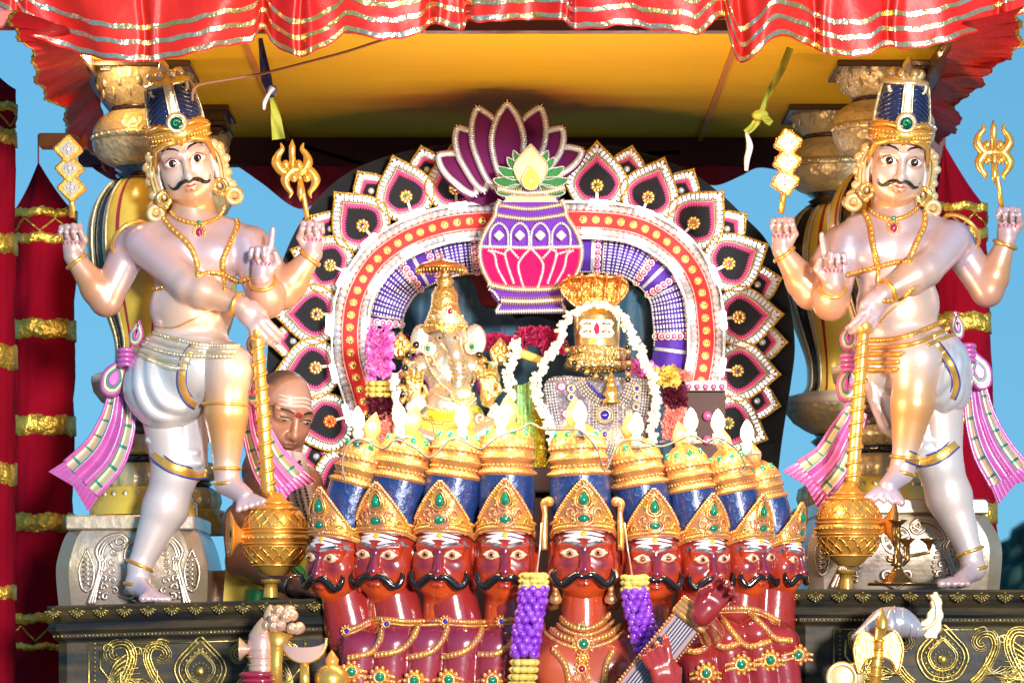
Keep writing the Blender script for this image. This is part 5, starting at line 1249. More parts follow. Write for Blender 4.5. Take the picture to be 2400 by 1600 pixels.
# ---------------------------------------------------------------- what the guardians hold
def mace(top, bot, hc, base, fan, Y, label, nm_dir):
    k = K; g = lambda p, d=0: P(p[0], p[1], Y+d*k); root = thing('mace', label, 'mace', g(base), 'golden maces of the guardians')
    A_, B_ = g(top), g(bot); pts = [A_+(B_-A_)*t for t in np.linspace(0, 1, 40)]
    m = M(); m.tube(pts, np.interp(np.linspace(0, 1, 40), [0, 1], [13*k, 16*k]), 14); ax = nrm(B_-A_); u = nrm(np.cross(ax, (0, 1, 0))); v = np.cross(ax, u)
    m2 = M(); m2.tube([A_+(B_-A_)*t+(u*math.cos(t*75)+v*math.sin(t*75))*(12+3*t)*k for t in np.linspace(.03, .98, 420)], 5.4*k, 6); m.join(m2); m.ball(A_, 20*k*np.array([1, 1, 1.2]), 16, 10)
    part('twisted_shaft', m, gold, root)
    H = g(hc); k = K*.9; z = lambda y: (hc[1]-y)*k
    prof = [(0, z(hc[1]-112)), (18*k, z(hc[1]-110)), (26*k, z(hc[1]-96)), (44*k, z(hc[1]-80)), (66*k, z(hc[1]-58)), (76*k, z(hc[1]-30)), (80*k, z(hc[1]-6)), (84*k, z(hc[1]-2)), (84*k, z(hc[1]+8)), (78*k, z(hc[1]+14)), (72*k, z(hc[1]+40)), (56*k, z(hc[1]+68)), (38*k, z(hc[1]+88)), (24*k, z(hc[1]+98))]
    m = M(); m.lathe([(r, zz) for r, zz in prof], H, 48)
    for r, dy in ((84, -20), (85, -10), (84, 18), (80, 26), (58, 72), (60, -70), (46, -84)): torus(m, H+np.array([0, 0, -dy*k]), (0, 0, 1), r*k*.985, 2.6*k, n=48)
    for i in range(40):
        a = 2*PI*i/40; m.ball(H+np.array([87*k*math.sin(a), -87*k*math.cos(a), -4*k]), 3*k, 5, 4)
    for j, (r0, y0_, r1, y1_) in enumerate(((83, -22, 60, -66), (81, 28, 60, 68))):
        for i in range(16):
            for d in (-1, 1):
                pts = [H+np.array([(r0+(r1-r0)*u+3*math.sin(u*PI))*k*math.sin(2*PI*(i+d*u*1.2)/16), -(r0+(r1-r0)*u+3*math.sin(u*PI))*k*math.cos(2*PI*(i+d*u*1.2)/16), -(y0_+(y1_-y0_)*u)*k]) for u in np.linspace(0, 1, 7)]
                m.tube(pts, 1.7*k, 4)
            a = 2*PI*(i+.5)/16; m.ball(H+np.array([(r0*.5+r1*.5+2)*k*math.sin(a), -(r0*.5+r1*.5+2)*k*math.cos(a), -(y0_+y1_)/2*k]), 4*k, 6, 4)
    part('studded_head', m, gold, root)
    b = g(base); m = M(); m.lathe([(19*k, (-z(base[1])+z(base[1]))), (19*k, 4*k), (17*k, 20*k), (16*k, (base[1]-hc[1]-112)*k+12*k), (24*k, (base[1]-hc[1]-104)*k), (25*k, (base[1]-hc[1]-94)*k)], b+np.array([0, 0, -0.0]), 24, 0, lambda a, t: 1+.05*math.sin(10*a)); part('foot', m, gold, root)
    # flared side fan
    f0 = H+np.array([nm_dir*74*k, -10*k, 0]); f1 = H+np.array([nm_dir*112*k, -22*k, 6*k])
    ax = nrm(f1-f0); u = np.array([0, 0, 1.]); v = nrm(np.cross(ax, u)); m = M(); G = []
    for t, r in ((0, 22), (.3, 18), (.55, 26), (.8, 42), (1, 56), (1.04, 58)):
        G.append([f0+(f1-f0)*t+ (u*math.cos(a)*r+v*math.sin(a)*r*.8)*k*(1+.04*math.sin(26*a)*(t > .3)) for a in np.linspace(0, 2*PI, 64, endpoint=False)])
    G.append([f0+(f1-f0)*.95+(u*math.cos(a)+v*math.sin(a)*.8)*10*k for a in np.linspace(0, 2*PI, 64, endpoint=False)])
    m.grid(G, closed=True); part('side_fan', m, mat('orange_gold', (.85, .33, .05), .35, .4, .3) if 'orange_gold' not in MATS else MATS['orange_gold'], root)
mace((590, 762), (617, 1135), (632, 1232), (622, 1371), None, -.115, 'golden mace with twisted shaft under the hand and foot of the left guardian', -1)
mace((1984, 750), (1958, 1112), (1950, 1210), (1944, 1352), None, -.115, 'golden mace with twisted shaft under the hand and foot of the right guardian', 1)
def trident(tip, mid, hnd, Y, label):
    root = thing('trident', label, 'trident', P(hnd[0], hnd[1], Y), 'double tridents held by the guardians'); k = K
    m = M(); otube(m, [(hnd[0], hnd[1]+16), (mid[0]*.4+hnd[0]*.6, mid[1]*.4+hnd[1]*.6), mid, (tip[0], tip[1]+40)], 6, Y, 8); part('shaft', m, gold, root)
    for (c, s, up) in ((np.array([tip[0], tip[1]+62.]), 1, -1), (np.array(mid, float)-[0, 8], .95, 1)):
        m = M()
        otube(m, [(c[0], c[1]+8*s), (c[0], c[1]+up*44*s), (c[0]+up*0, c[1]+up*62*s)], [7, 8, 1], Y-.004, 8)
        for d in (-1, 1):
            q = spline([(0, 14*up*-1), (-d*22, 13*up*-1), (-d*38, -up*-8), (-d*34, up*26), (-d*24, up*40), (-d*28, up*54)], 6)
            otube(m, [(c[0]+a*s*.95, c[1]+b*s) for a, b in q], [7, 11, 12, 8, 6, 1], Y-.002, 8)
            m.ball(P(c[0]+d*15, c[1]+up*4, Y-.006), (9*k, 7*k, 11*k), 10, 6)
        m.ball(P(c[0], c[1]+14*-up, Y), (12*k, 9*k, 8*k), 10, 6); part('trident_head', m, gold, root)
trident((671, 320), (690, 412), (708, 505), -.02, 'golden double trident in the raised hand of the left guardian')
trident((2282, 275), (2284, 372), (2302, 470), -.02, 'golden double trident in the raised hand of the right guardian')
def rod(cs, hnd, Y, label, ang):
    root = thing('diamond_rod', label, 'emblem', P(hnd[0], hnd[1], Y), 'triple diamond rods held by the guardians'); k = K
    m = M(); otube(m, [cs[-1], hnd], 7, Y+.004, 8); part('handle', m, gold, root)
    ro = np.array(Matrix.Rotation(R(45+ang), 3, 'Y'))
    for i, c in enumerate(cs):
        m = M(); p = P(c[0], c[1], Y+.002*i); m.box(p, (26*k, 9*k, 26*k), 0, ro, 4*k); 
        for e in range(4):
            a = R(45+ang+90*e); 
            for j in range(-3, 4): m.ball(p+np.array([(22*math.cos(a)-j*6*math.sin(a))*k, -9*k, (22*math.sin(a)+j*6*math.cos(a))*k]), 2.6*k, 5, 4)
        fm = part('diamond_plate', m, gold, root)
        m = M(); m.box(p-np.array([0, 8.6*k, 0]), (15*k, 2*k, 15*k), 0, ro, 1*k); m.ball(p-np.array([0, 11*k, 0]), (5*k, 3*k, 5*k), 8, 5, 1)
        for a in range(4): m.ball(p+np.array([9*k*math.cos(a*PI/2), -10*k, 9*k*math.sin(a*PI/2)]), (4*k, 2*k, 4*k), 6, 4)
        part('inset', m, [silverp, crystal], fm)
rod([(157, 344), (160, 388), (165, 432)], (166, 500), -.03, 'gold rod of three stacked diamonds in the raised hand of the left guardian', 3)
rod([(1810, 329), (1808, 372), (1803, 418)], (1794, 490), -.03, 'gold rod of three stacked diamonds in the raised hand of the right guardian', -12)
# ---------------------------------------------------------------- the many-headed red statue in front
RED = (.42, .034, .01); PUR = (.13, .01, .045); ORR = (.62, .08, .01)
redskin = mat('glossy_red_skin', RED, .22, 0, .8, vcol=True, spec=.5, bump=(22, .25, .008), coatr=.07, var=((.24, .015, .025), 9, .35))
YR = -.42
ras = thing('many_headed_statue', 'glossy red many-headed moustached king statue in front of the shrine, playing a long-necked lute', 'statue', P(1340, 1640, YR))
k = K; RS = S(YR)
rh = head_sdf(1.14, (RED, ORR, ORR), 2.1)
C = rh.Cc.copy(); V = rh.V/K
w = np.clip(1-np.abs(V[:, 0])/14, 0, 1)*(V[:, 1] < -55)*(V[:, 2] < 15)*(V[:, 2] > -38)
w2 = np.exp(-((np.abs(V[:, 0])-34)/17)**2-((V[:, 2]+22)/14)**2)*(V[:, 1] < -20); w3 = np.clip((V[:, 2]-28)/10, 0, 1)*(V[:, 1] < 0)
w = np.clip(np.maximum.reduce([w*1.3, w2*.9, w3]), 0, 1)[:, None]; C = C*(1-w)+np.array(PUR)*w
rh_me = rh.toM().mesh('head', redskin); set_colors(rh_me, C)
rf = face_bits(rh, 'r')
amber = mat('amber_iris', (.45, .13, .03), .06, 0, 1); tilw = mat('white_ash_paint', (.8, .74, .76), .45)
brow_m = mat('grey_black_brow', (.03, .035, .06), .25, 0, .6, var=((.6, .63, .68), 45, .5)); darklip = mat('dark_red_lip', (.35, .012, .02), .12, 0, .9); reye = mat('yellowish_eye_white', (.75, .58, .42), .08, 0, 1)
sub = {'eye': ('eye', rf['eye'], [linerm, reye, amber, mous]), 'eye2': ('eye', rf['eye2'], [linerm, reye, amber, mous]), 'b': ('eyebrow_pair', rf['eyebrows'], brow_m), 'm': ('moustache', rf['moustache'], mous), 'l': ('lips', rf['lips'], darklip), 't': ('forehead_stripes', rf['tilak'], [tilw, yelp])}
sub = {a: (b[0], b[1].mesh(b[0], b[2])) for a, b in sub.items()}
# tiara
tg = mat('tiara_gold', (.82, .42, .08), .26, .55, .5, bump=(60, .5, .005), var=((.75, .3, .2), 22, .7))
m = M(); US = np.linspace(-1.45, 1.45, 45)
def tb(u): return 50-26*(abs(u)/1.45)**2.2
def tt(u): return 64+94*(.55*max(0, 1-abs(u)/1.1)+.45*(max(0, 1-(u/1.1)**2))**1.2*(1-.25*abs(u)))*(1 if abs(u) < 1.1 else 0)-20*max(0, abs(u)-1.1)
def tp_(u, z, l=0): r = 68+l-.06*(z-60)-(4 if abs(u) > 1 else 0); return np.array([r*math.sin(u)*.98, 8-r*math.cos(u)*1.02, z])*k
G = [[tp_(u, tb(u)+(tt(u)-tb(u))*v) for v in np.linspace(0, 1, 12)] for u in US]; m.grid(G)
G2 = [[tp_(u, tb(u)+(tt(u)-tb(u))*v, -5) for v in np.linspace(0, 1, 12)] for u in US]; m.grid(G2); m.strip([g[-1] for g in G], [g[-1] for g in G2])
for fn, r, o in ((lambda u: tb(u)+2, 3, 2), (lambda u: tb(u)+9, 4.4, 2), (lambda u: tt(u)-1, 4.2, 2), (lambda u: tb(u)+17, 2.4, 2)):
    q = resample(np.array([tp_(u, fn(u), o) for u in US]), 46)
    if r > 4: m.balls(q, r*k, 7, 5)
    else: m.tube(q, r*k, 6)
for d in (-1, 1):
    for u, z, rr_ in ((.42, 84, 12), (.72, 66, 9), (1.1, 48, 9)): m.tube([tp_(d*u+rr_*.012*(1-t*.7)*math.cos(t*8), z+rr_*(1-t*.7)*math.sin(t*8), 3) for t in np.linspace(0, 1, 18)], [3*k, 1.4*k], 6)
    for i in range(6): m.ball(tp_(d*(.24+.12*i), 98-11*i, 2), 3.4*k, 6, 4)
def ringl(cz, a, b, drop, r): return [tp_(a*(1 if not drop else (1-.35*math.sin(t)))*math.cos(t)/68, cz+b*math.sin(t)*(1.25 if drop and math.sin(t) > 0 else 1), 4) for t in np.linspace(0, 2*PI, 25)[:-1]]
for cz, a, b, dr in ((116, 17, 21, True), (74, 19, 14, False)):
    m.tube(ringl(cz, a, b, dr, 0), 3.4*k, 6, closed=True); m.tube(ringl(cz, a*.7, b*.7, dr, 0), 2*k, 5, closed=True); m.balls(ringl(cz, a*1.25, b*1.25, dr, 0)[::2], 3*k, 6, 4)
tiara_me = m.mesh('tiara', tg)
m = M(); m.ball(tp_(0, 74, 4), (11*k, 6*k, 8*k), 12, 8); gem2_me = m.mesh('oval_gem', emer); m = M(); p = tp_(0, 114, 4); m.lathe([(0, -12*k), (7*k, -9*k), (9.5*k, -2*k), (7*k, 7*k), (3*k, 14*k), (0, 18*k)], p, 12); gem_me = m.mesh('tiara_gems', emer)
m = M(); prof = [(58, 40), (61, 70), (63, 110), (62, 158)]; m.lathe([(r*k, z*k) for r, z in prof], (0, 10*k, 0), 40); cap_me = m.mesh('cap', mat('cobalt_gloss', (.012, .035, .15), .26, .1, .5, bump=(70, .8, .005), var=((.03, .06, .22), 30, .6), coatr=.15))
m = M(); prof = [(62, 157), (65, 160), (65, 167), (57, 171), (55, 174), (54, 182), (57, 186), (60, 190), (61, 197), (58, 202), (56, 206), (57, 214), (58, 222), (57, 229), (53, 236), (44, 250), (31, 262), (22, 268), (17, 272)]
m.lathe([(r*k, z*k) for r, z in prof], (0, 10*k, 0), 48)
for r, z, rb, n_ in ((64, 163, 3, 50), (55, 178, 4, 34), (57, 217, 5, 30), (60, 194, 2.6, 60)):
    for i in range(n_): a = 2*PI*i/n_; m.ball(np.array((r*math.sin(a), 10-r*math.cos(a), z))*k, rb*k, 6, 4)
for i in range(26):
    a = 2*PI*i/26; m.tube(np.array([(r*math.sin(a), 10-r*math.cos(a), z) for r, z in ((55, 232), (45, 249), (24, 267))])*k, [2*k, 1.6*k, 1*k], 4)
tower_me = m.mesh('crown_rings', mat('crown_gold', (.55, .29, .08), .35, .4, .4, bump=(50, .5, .006), var=((.4, .13, .08), 14, .6)))
m = M(); m.lathe([(16*k, 270*k), (18*k, 276*k), (22*k, 286*k), (21*k, 296*k), (13*k, 312*k), (5*k, 324*k), (0, 330*k)], (0, 10*k, 0), 20); bud_me = m.mesh('crown_bud', mat('orange_bud', (.8, .36, .1), .25, .25, .6, var=((.85, .6, .35), 20, .6)))
m = M()
for a in (-1.15, -.45, .25, .95): 
    m.ball(np.array((46*math.sin(a), 10-46*math.cos(a), 246))*k, (7*k, 5*k, 11*k), 10, 7)
dgem_me = m.mesh('crown_gems', emer)
HD = [(777, 1273, -36, 92, .98, 15), (888, 1266, -20, 66, 1.0, 11), (1020, 1266, -9, 46, 1.0, 8), (1161, 1266, -1, 30, 1.03, 1), (1340, 1262, 0, -8, 1.03, -3), (1496, 1275, 6, 34, .96, -9), (1612, 1277, 22, 58, .9, -10), (1715, 1274, 34, 82, .86, -12), (1790, 1277, 56, 116, .8, -14)]
for x, y, yaw, d, sc, tw in HD:
    s_ = sc*RS/K*1.06
    h = part('head', None, None, ras, raw=True, mesh=rh_me); p = P(x, y, YR+d*K); h.location = tuple(p-root_org(ras)); h.rotation_euler = (R(8), R(tw*.25), R(yaw)); h.scale = (s_*(1+.03*math.sin(x)), s_, s_*(1+.02*math.cos(x*1.7)))
    for nm, me in sub.values(): part(nm, None, None, h, raw=True, mesh=me)
    part('tiara', None, None, h, raw=True, mesh=tiara_me); part('teardrop_gem', None, None, h, raw=True, mesh=gem_me); part('oval_gem', None, None, h, raw=True, mesh=gem2_me)
    inv = (Matrix.Rotation(R(yaw), 4, 'Z') @ Matrix.Rotation(R(tw*.25), 4, 'Y') @ Matrix.Rotation(R(8), 4, 'X')).inverted()
    for nm, me in (('cap', cap_me), ('crown_rings', tower_me), ('crown_bud', bud_me), ('crown_gems', dgem_me)):
        o = part(nm, None, None, h, raw=True, mesh=me); o.matrix_basis = inv @ Matrix.Rotation(R(tw), 4, 'Y')
# body
def gr(x, y, d=0): return P(x, y, YR+d*K)
s = SDF(); PU2 = (.2, .014, .06); OR2 = (.56, .11, .03); RE2 = (.34, .025, .012)
s.cone(gr(1340, 1350, 4), gr(1340, 1440, 8), 44*k, 52*k, 20*k, ORR)
s.ell(gr(1340, 1520, 20), np.array((118, 60, 92))*k, None, 20*k, PU2); s.ell(gr(1340, 1600, 0), np.array((105, 60, 90))*k, None, 30*k, OR2)
for d in (-1, 1): s.ell(gr(1340+d*55, 1530, -25), np.array((54, 30, 50))*k, None, 18*k, OR2)
ls = [(832, 1462), (905, 1450), (985, 1446), (1065, 1448), (1140, 1456)]
for i, (x, y) in enumerate(ls):
    s.ell(gr(x, y+28, 60-8*i), np.array((52, 50, 44))*k, None, 8*k, (.16, .014, .085)); s.cone(gr(x-4, y+40, 55-8*i), gr(x-14, y+190, 20-8*i), 44*k, 34*k, 6*k, (.32, .03, .03))
for i, (hx, hy, yaw, d, sc, tw) in enumerate(HD[:4]): s.cone(gr(hx+10, hy+70, d+18), gr(hx+35, hy+190, d+25), 52*k, 58*k, 14*k, RE2)
rs_ = [(1600, 1460), (1668, 1440), (1735, 1430), (1790, 1450)]
for i, (x, y) in enumerate(rs_):
    s.ell(gr(x, y+26, 40+12*i), np.array((46, 50, 44))*k, None, 8*k, RE2); s.cone(gr(x+2, y+40, 40+12*i), gr(x+26, y+190, 10+12*i), 40*k, 32*k, 6*k, (.28, .02, .03))
for i, (hx, hy, yaw, d, sc, tw) in enumerate(HD[5:]): s.cone(gr(hx-8, hy+66, d+18), gr(hx-20, hy+180, d+25), 46*k, 54*k, 14*k, RE2)
s.cone(gr(1460, 1500, 40), gr(1560, 1470, 60), 50*k, 46*k, 20*k, PU2)
s.build(.0042); me = s.toM().mesh('torso', redskin, root_org(ras)); set_colors(me, s.colors(.02)); part('torso', None, None, ras, mesh=me)
rb = s.bvh()
# upper hand on the lute neck and the strumming hand, with forearms
s2 = SDF(); hc_ = (.32, .025, .03)
s2.cone(gr(1632, 1452, -80), gr(1612, 1412, -262), 30*k, 22*k, 10*k, hc_); hand(s2, gr(1612, 1412, -275), (.62, -.1, .72), (.3, -1, .2), 'rest', k, -1, hc_, 1.2)
s2.cone(gr(1600, 1660, -180), gr(1534, 1590, -285), 38*k, 28*k, 10*k, (.42, .05, .03)); hand(s2, gr(1534, 1592, -285), (-.28, -.12, 1), (-.1, 1, .1), 'strum', k, -1, (.4, .035, .03), 1.25)
s2.build(.0036); me = s2.toM().mesh('forearms', redskin, root_org(ras)); set_colors(me, s2.colors(.02)); part('forearm_pair', None, None, ras, mesh=me)
def rope(pts, r, nm='gold_rope', par=ras, bv=None, lift=.003, mt=tg):
    q = drape(bv or rb, pts, lift, 60)
    if len(q) < 4: return
    mm = M(); mm.tube(q, r*k, 7, flat=.7)
    for x in resample(q, max(6, int(plen(q)/(r*1.15*k)))): mm.ball(x-np.array([0, r*.5*k, 0]), (r*.55*k, r*.5*k, r*.95*k), 6, 4)
    part(nm, mm, mt, par)
for pts in ([(800, 1510), (850, 1498), (872, 1470), (876, 1448)], [(862, 1504), (915, 1494), (945, 1468), (960, 1440)], [(935, 1510), (990, 1496), (1018, 1465), (1028, 1438)], [(1016, 1508), (1065, 1496), (1096, 1468), (1108, 1444)], [(1100, 1502), (1140, 1500), (1170, 1480), (1180, 1462)],
            [(1572, 1492), (1600, 1496), (1622, 1486)], [(1625, 1444), (1640, 1474), (1665, 1486), (1698, 1476)], [(1658, 1417), (1688, 1458), (1720, 1484), (1768, 1472)], [(1719, 1403), (1756, 1440), (1782, 1466), (1818, 1470)], [(1270, 1490), (1300, 1530), (1312, 1600)], [(1408, 1495), (1392, 1530), (1385, 1600)]): rope(pts, 7.5)
for pts in ([(790, 1450), (827, 1436), (865, 1420), (940, 1426), (1016, 1424), (1090, 1428), (1180, 1422)], [(1620, 1400), (1680, 1396), (1740, 1400), (1790, 1425)]): rope(pts, 6); rope([(x, y+9) for x, y in pts], 3)
for cy_, w_, r in ((1418, 60, 7), (1432, 70, 5), (1446, 84, 8), (1462, 88, 5)): rope([(1340-w_, cy_-8), (1340-w_*.6, cy_+14), (1340, cy_+26), (1340+w_*.6, cy_+14), (1340+w_, cy_-8)], r)
def boss(x, y, r, gem, bv=rb, par=ras, nm='armlet_boss'):
    q = drape(bv, [(x, y), (x+1, y)], .002, 2)
    if len(q) == 0: return
    q = q[0]; mm = M(); mm.ball(q, (r*k, r*.6*k, r*k), 14, 8)
    for a in np.linspace(0, 2*PI, 11)[:-1]: mm.ball(q+np.array([r*1.05*k*math.cos(a), -r*.2*k, r*1.05*k*math.sin(a)]), r*.3*k, 6, 4)
    torus(mm, q-np.array([0, r*.5*k, 0]), (0, 1, 0), r*.62*k, r*.14*k); mm.ball(q-np.array([0, r*.5*k, 0]), (r*.5*k, r*.35*k, r*.5*k), 12, 7, 1); part(nm, mm, [tg, gem], par)
for x, y in ((807, 1542), (872, 1554), (951, 1562), (1030, 1560), (1131, 1562), (1621, 1545), (1702, 1525), (1768, 1515), (1832, 1503)):
    boss(x, y, 19, emer); 
    for dy in (-6, 6): rope([(x-36, y+dy+8), (x, y+dy), (x+34, y+dy+6)], 4, 'armlet')
for x, y in ((888, 1432), (1023, 1426), (1152, 1426), (796, 1448)): boss(x, y, 11, bluegem, nm='clasp')
boss(1336, 1438, 9, emer, nm='clasp'); boss(1340, 1478, 20, emer, nm='pendant'); boss(1338, 1510, 12, tg, nm='pendant'); boss(1336, 1535, 14, ruby, nm='pendant'); boss(1326, 1556, 8, tg, nm='pendant'); boss(1350, 1556, 8, tg, nm='pendant')
# side staffs and earrings beside the main head
for d, xc in ((-1, 1250), (1, 1426)):
    mm = M(); otube(mm, spline([(xc, 1262), (xc, 1220), (xc+d*-2, 1180), (xc, 1156), (xc+d*-14, 1150)], 5), [7, 8, 6, 9, 11], YR-.03, 8); mm.ball(P(xc-d*12, 1152, YR-.03), 11*k, 10, 7); part('ear_ornament', mm, tg, ras)
    e = 1276 if d < 0 else 1403; mm = M(); torus(mm, P(e, 1322, YR-.03), (0, 1, 0), 13*k, 5*k); mm.lathe([(0, -34*k), (13*k, -30*k), (15*k, -22*k), (9*k, -8*k), (6*k, 0), (9*k, 6*k), (0, 10*k)], P(e, 1352, YR-.03), 14)
    for i in range(3): mm.ball(P(e, 1340+i*12, YR-.045), 7*k, 8, 5, 1 if i == 0 else 0)
    part('earring', mm, [tg, emer], ras)
    mm = M(); q = spline([(e-d*-6, 1296), (e+d*6, 1320), (e+d*8, 1370), (e-d*-2, 1400)], 6); otube(mm, q, [12, 16, 20, 10], YR+.02, 10); part('side_lock', mm, mat('bronze_lock', (.25, .1, .03), .2, .5, .6) if 'bronze_lock' not in MATS else MATS['bronze_lock'], ras)
# ---------------------------------------------------------------- lute
YL2 = YR-.235
lute = thing('long_necked_lute', 'long-necked lute held diagonally by the red statue, gold bound neck', 'instrument', P(1440, 1640, YL2))
a, b = np.array([1420., 1626.]), np.array([1600., 1400.]); t_ = (b-a)/np.linalg.norm(b-a); n_ = np.array([-t_[1], t_[0]])
wood = mat('lute_wood', (.32, .12, .12), .3, 0, .5, var=((.2, .2, .3), 6, .6)); m = M(); m.prism([a+n_*36, b+n_*34, b-n_*34, a-n_*36], YL2, .03, bev=3); part('neck', m, wood, lute)
m = M(); m.prism([a+n_*25, b+n_*24, b-n_*24, a-n_*25], YL2-.003, .006, bev=1); part('fingerboard', m, mat('grey_fingerboard', (.26, .26, .36), .3, .1, .4, var=((.4, .25, .25), 5, .6)), lute)
for i in range(7): m = M(); o_ = (i-3)*7; otube(m, [a+n_*o_, b+n_*o_], 1.1, YL2-.008, 5); part('string', m, mat('dark_string', (.06, .06, .08), .3, .5) if 'dark_string' not in MATS else MATS['dark_string'], lute)
m = M(); beadline(m, [a-n_*38, b-n_*36], 4, YL2-.002, 8); part('gold_edge', m, tg, lute); m = M(); beadline(m, [a+n_*38, b+n_*36], 3, YL2-.002, 7); part('gold_edge', m, tg, lute)
for i, u in enumerate((-30, -20, -10, 2)):
    m = M(); c = b+t_*u; otube(m, [c+n_*44, c+n_*42+t_*2, c, c-n_*42, c-n_*44], [5, 7, 7.5, 7, 5], YL2-.01, 8); part('gold_binding', m, tg, lute)
# ---------------------------------------------------------------- berry garlands
ber = mat('violet_bead', (.2, .015, .5), .25, 0, .5, bump=(90, .5, .006), var=((.42, .12, .75), 50, .8)); yfl = mat('yellow_flower', (.78, .62, .16), .6, bump=(40, .6, .01), var=((.6, .42, .06), 20, .6))
def berry(pth, w, Y, tail, label, string):
    q = resample(spline(pth, 6), 60); L = plen(np.array(pth)); rows = int(L/13); root = thing('bead_garland', label, 'garland', P(pth[-1][0], pth[-1][1]+60, Y), 'violet bead garlands on the red statue')
    m = M()
    for r in range(rows):
        c = q[int(r*59/max(1, rows-1))]
        for j in range(8):
            a = 2*PI*(j+.5*(r % 2))/8; m.ball(P(c[0]+w*math.sin(a)+random.uniform(-1.5, 1.5), c[1]+random.uniform(-2, 2), Y-w*.75*math.cos(a)*K), 10*K, 8, 6)
    part('bead_cluster', m, ber, root, stuff=False if rows*8 < 10 else True)
    for i in range(3):
        m = M()
        for j in range(9): a = 2*PI*j/9; m.ball(P(q[0][0]+(w+4)*.8*math.sin(a), q[0][1]-28+i*12+random.uniform(-2, 2), Y-w*.7*math.cos(a)*K), (12*K, 9*K, 7*K), 8, 5)
        part('flower_ring', m, yfl, root)
    for i in range(tail):
        m = M()
        for j in range(9): a = 2*PI*j/9; m.ball(P(q[-1][0]-2*i+w*.85*math.sin(a), q[-1][1]+20+i*17, Y-w*.7*math.cos(a)*K), (13*K, 10*K, 8*K), 8, 5)
        part('flower_ring', m, yfl, root)
    m = M(); otube(m, string, 2, Y+.01, 5); part('thread', m, beige, root)
berry([(1226, 1350), (1220, 1400), (1210, 1455), (1205, 1500)], 26, YR-.09, 6, 'violet bead garland left of the main red face, yellow rings below', [(1244, 1200), (1240, 1260), (1232, 1320)])
berry([(1458, 1355), (1466, 1400), (1476, 1440), (1486, 1490)], 24, YR-.09, 0, 'violet bead garland right of the main red face, running behind the lute', [(1434, 1200), (1442, 1260), (1452, 1320)])
# ---------------------------------------------------------------- bulbs on a cable
bulbm = mat('lit_bulb', (1, .9, .7), .2, emit=((1.0, .74, .42), 2.6))
bt_ = bulbm.node_tree; gx = bt_.nodes.new('ShaderNodeTexCoord'); gm_ = bt_.nodes.new('ShaderNodeMapping'); gm_.inputs['Location'].default_value = (0, 0, -.7); gm_.inputs['Scale'].default_value = (30, 30, 38); gl = bt_.nodes.new('ShaderNodeVectorMath'); gl.operation = 'LENGTH'; gr_ = bt_.nodes.new('ShaderNodeValToRGB')
gr_.color_ramp.elements[0].position = .25; gr_.color_ramp.elements[0].color = (1, .86, .6, 1); gr_.color_ramp.elements[1].position = .8; gr_.color_ramp.elements[1].color = (.45, .16, .035, 1)
bt_.links.new(gx.outputs['Object'], gm_.inputs[0]); bt_.links.new(gm_.outputs[0], gl.inputs[0]); bt_.links.new(gl.outputs[1], gr_.inputs[0]); bt_.links.new(gr_.outputs[0], bt_.nodes['Principled BSDF'].inputs['Emission Color']); sock = mat('socket_plastic', (.42, .5, .42), .4); whb = mat('white_tie', (.8, .78, .72), .5)
bulbs = [(822, 962, 84), (918, 955, 54), (1062, 957, 40), (1152, 960, 24), (1332, 948, -30), (1462, 975, 20), (1587, 965, 44), (1649, 968, 70), (1716, 992, 100)]
words = ['above the leftmost red head', 'above the second red head from the left', 'above the third red head from the left', 'above the head just left of the main one', 'above the main red head', 'above the head just right of the main one', 'above the third red head from the right', 'above the second red head from the right', 'above the rightmost red head']
bs_ = M(); bs_.lathe([(7*k, -8*k), (10*k, 0), (15*k, 10*k), (15*k, 20*k), (11*k, 33*k), (4*k, 44*k), (0, 47*k)], (0, 0, 0), 16); bme = bs_.mesh('bulb_glass', bulbm)
ss = M(); ss.lathe([(0, -32*k), (11*k, -32*k), (12*k, -8*k), (8*k, -6*k)], (0, 0, 0), 12); sme = ss.mesh('socket', sock); ts = M(); torus(ts, (0, 0, -26*k), (0, 0, 1), 22*k, 2.2*k); tme = ts.mesh('tie', whb)
for (x, y, d), wd in zip(bulbs, words):
    p = P(x, y+20, YR+(d-26)*K); r = thing('flame_bulb', 'lit flame shaped bulb '+wd, 'light bulb', p, 'flame shaped bulbs on the crowns')
    for nm, me in (('bulb_glass', bme), ('socket', sme)): part(nm, None, None, r, raw=True, mesh=me)
    o = part('tie', None, None, r, raw=True, mesh=tme); o.location = (8*k, 22*k, 0)
    ld = bpy.data.lights.new('bulb_light', 'POINT'); ld.energy = 2.5; ld.color = (1.0, .62, .3); ld.shadow_soft_size = .02; lo = bpy.data.objects.new('bulb_light', ld); COL.objects.link(lo); lo.parent = r; lo.location = (0, -.06, .085)
m = M(); otube(m, spline([(792, 1100, 60), (786, 1060, 60), (800, 1020, 60), (830, 1008, 60), (880, 1030, 40), (910, 1010, 30), (955, 1030, 20), (990, 1050, 20), (1040, 1008, 20), (1100, 1030, 0), (1120, 1020, 0), (1150, 1000, 0), (1195, 985, 0), (1220, 972, 0), (1250, 985, -20), (1300, 986, -40), (1335, 990, -50), (1370, 1030, -40), (1390, 1080, -20), (1420, 1020, 0), (1462, 1010, 0), (1520, 1025, 20), (1585, 1000, 20), (1620, 1015, 40), (1650, 1005, 40), (1690, 1030, 60), (1712, 1070, 70), (1700, 1085, 70)], 8), 2.2, YR-.03, 6)
solo('bulb_cable', m, wire, 'grey cable looping from crown to crown between the flame bulbs', 'cable')
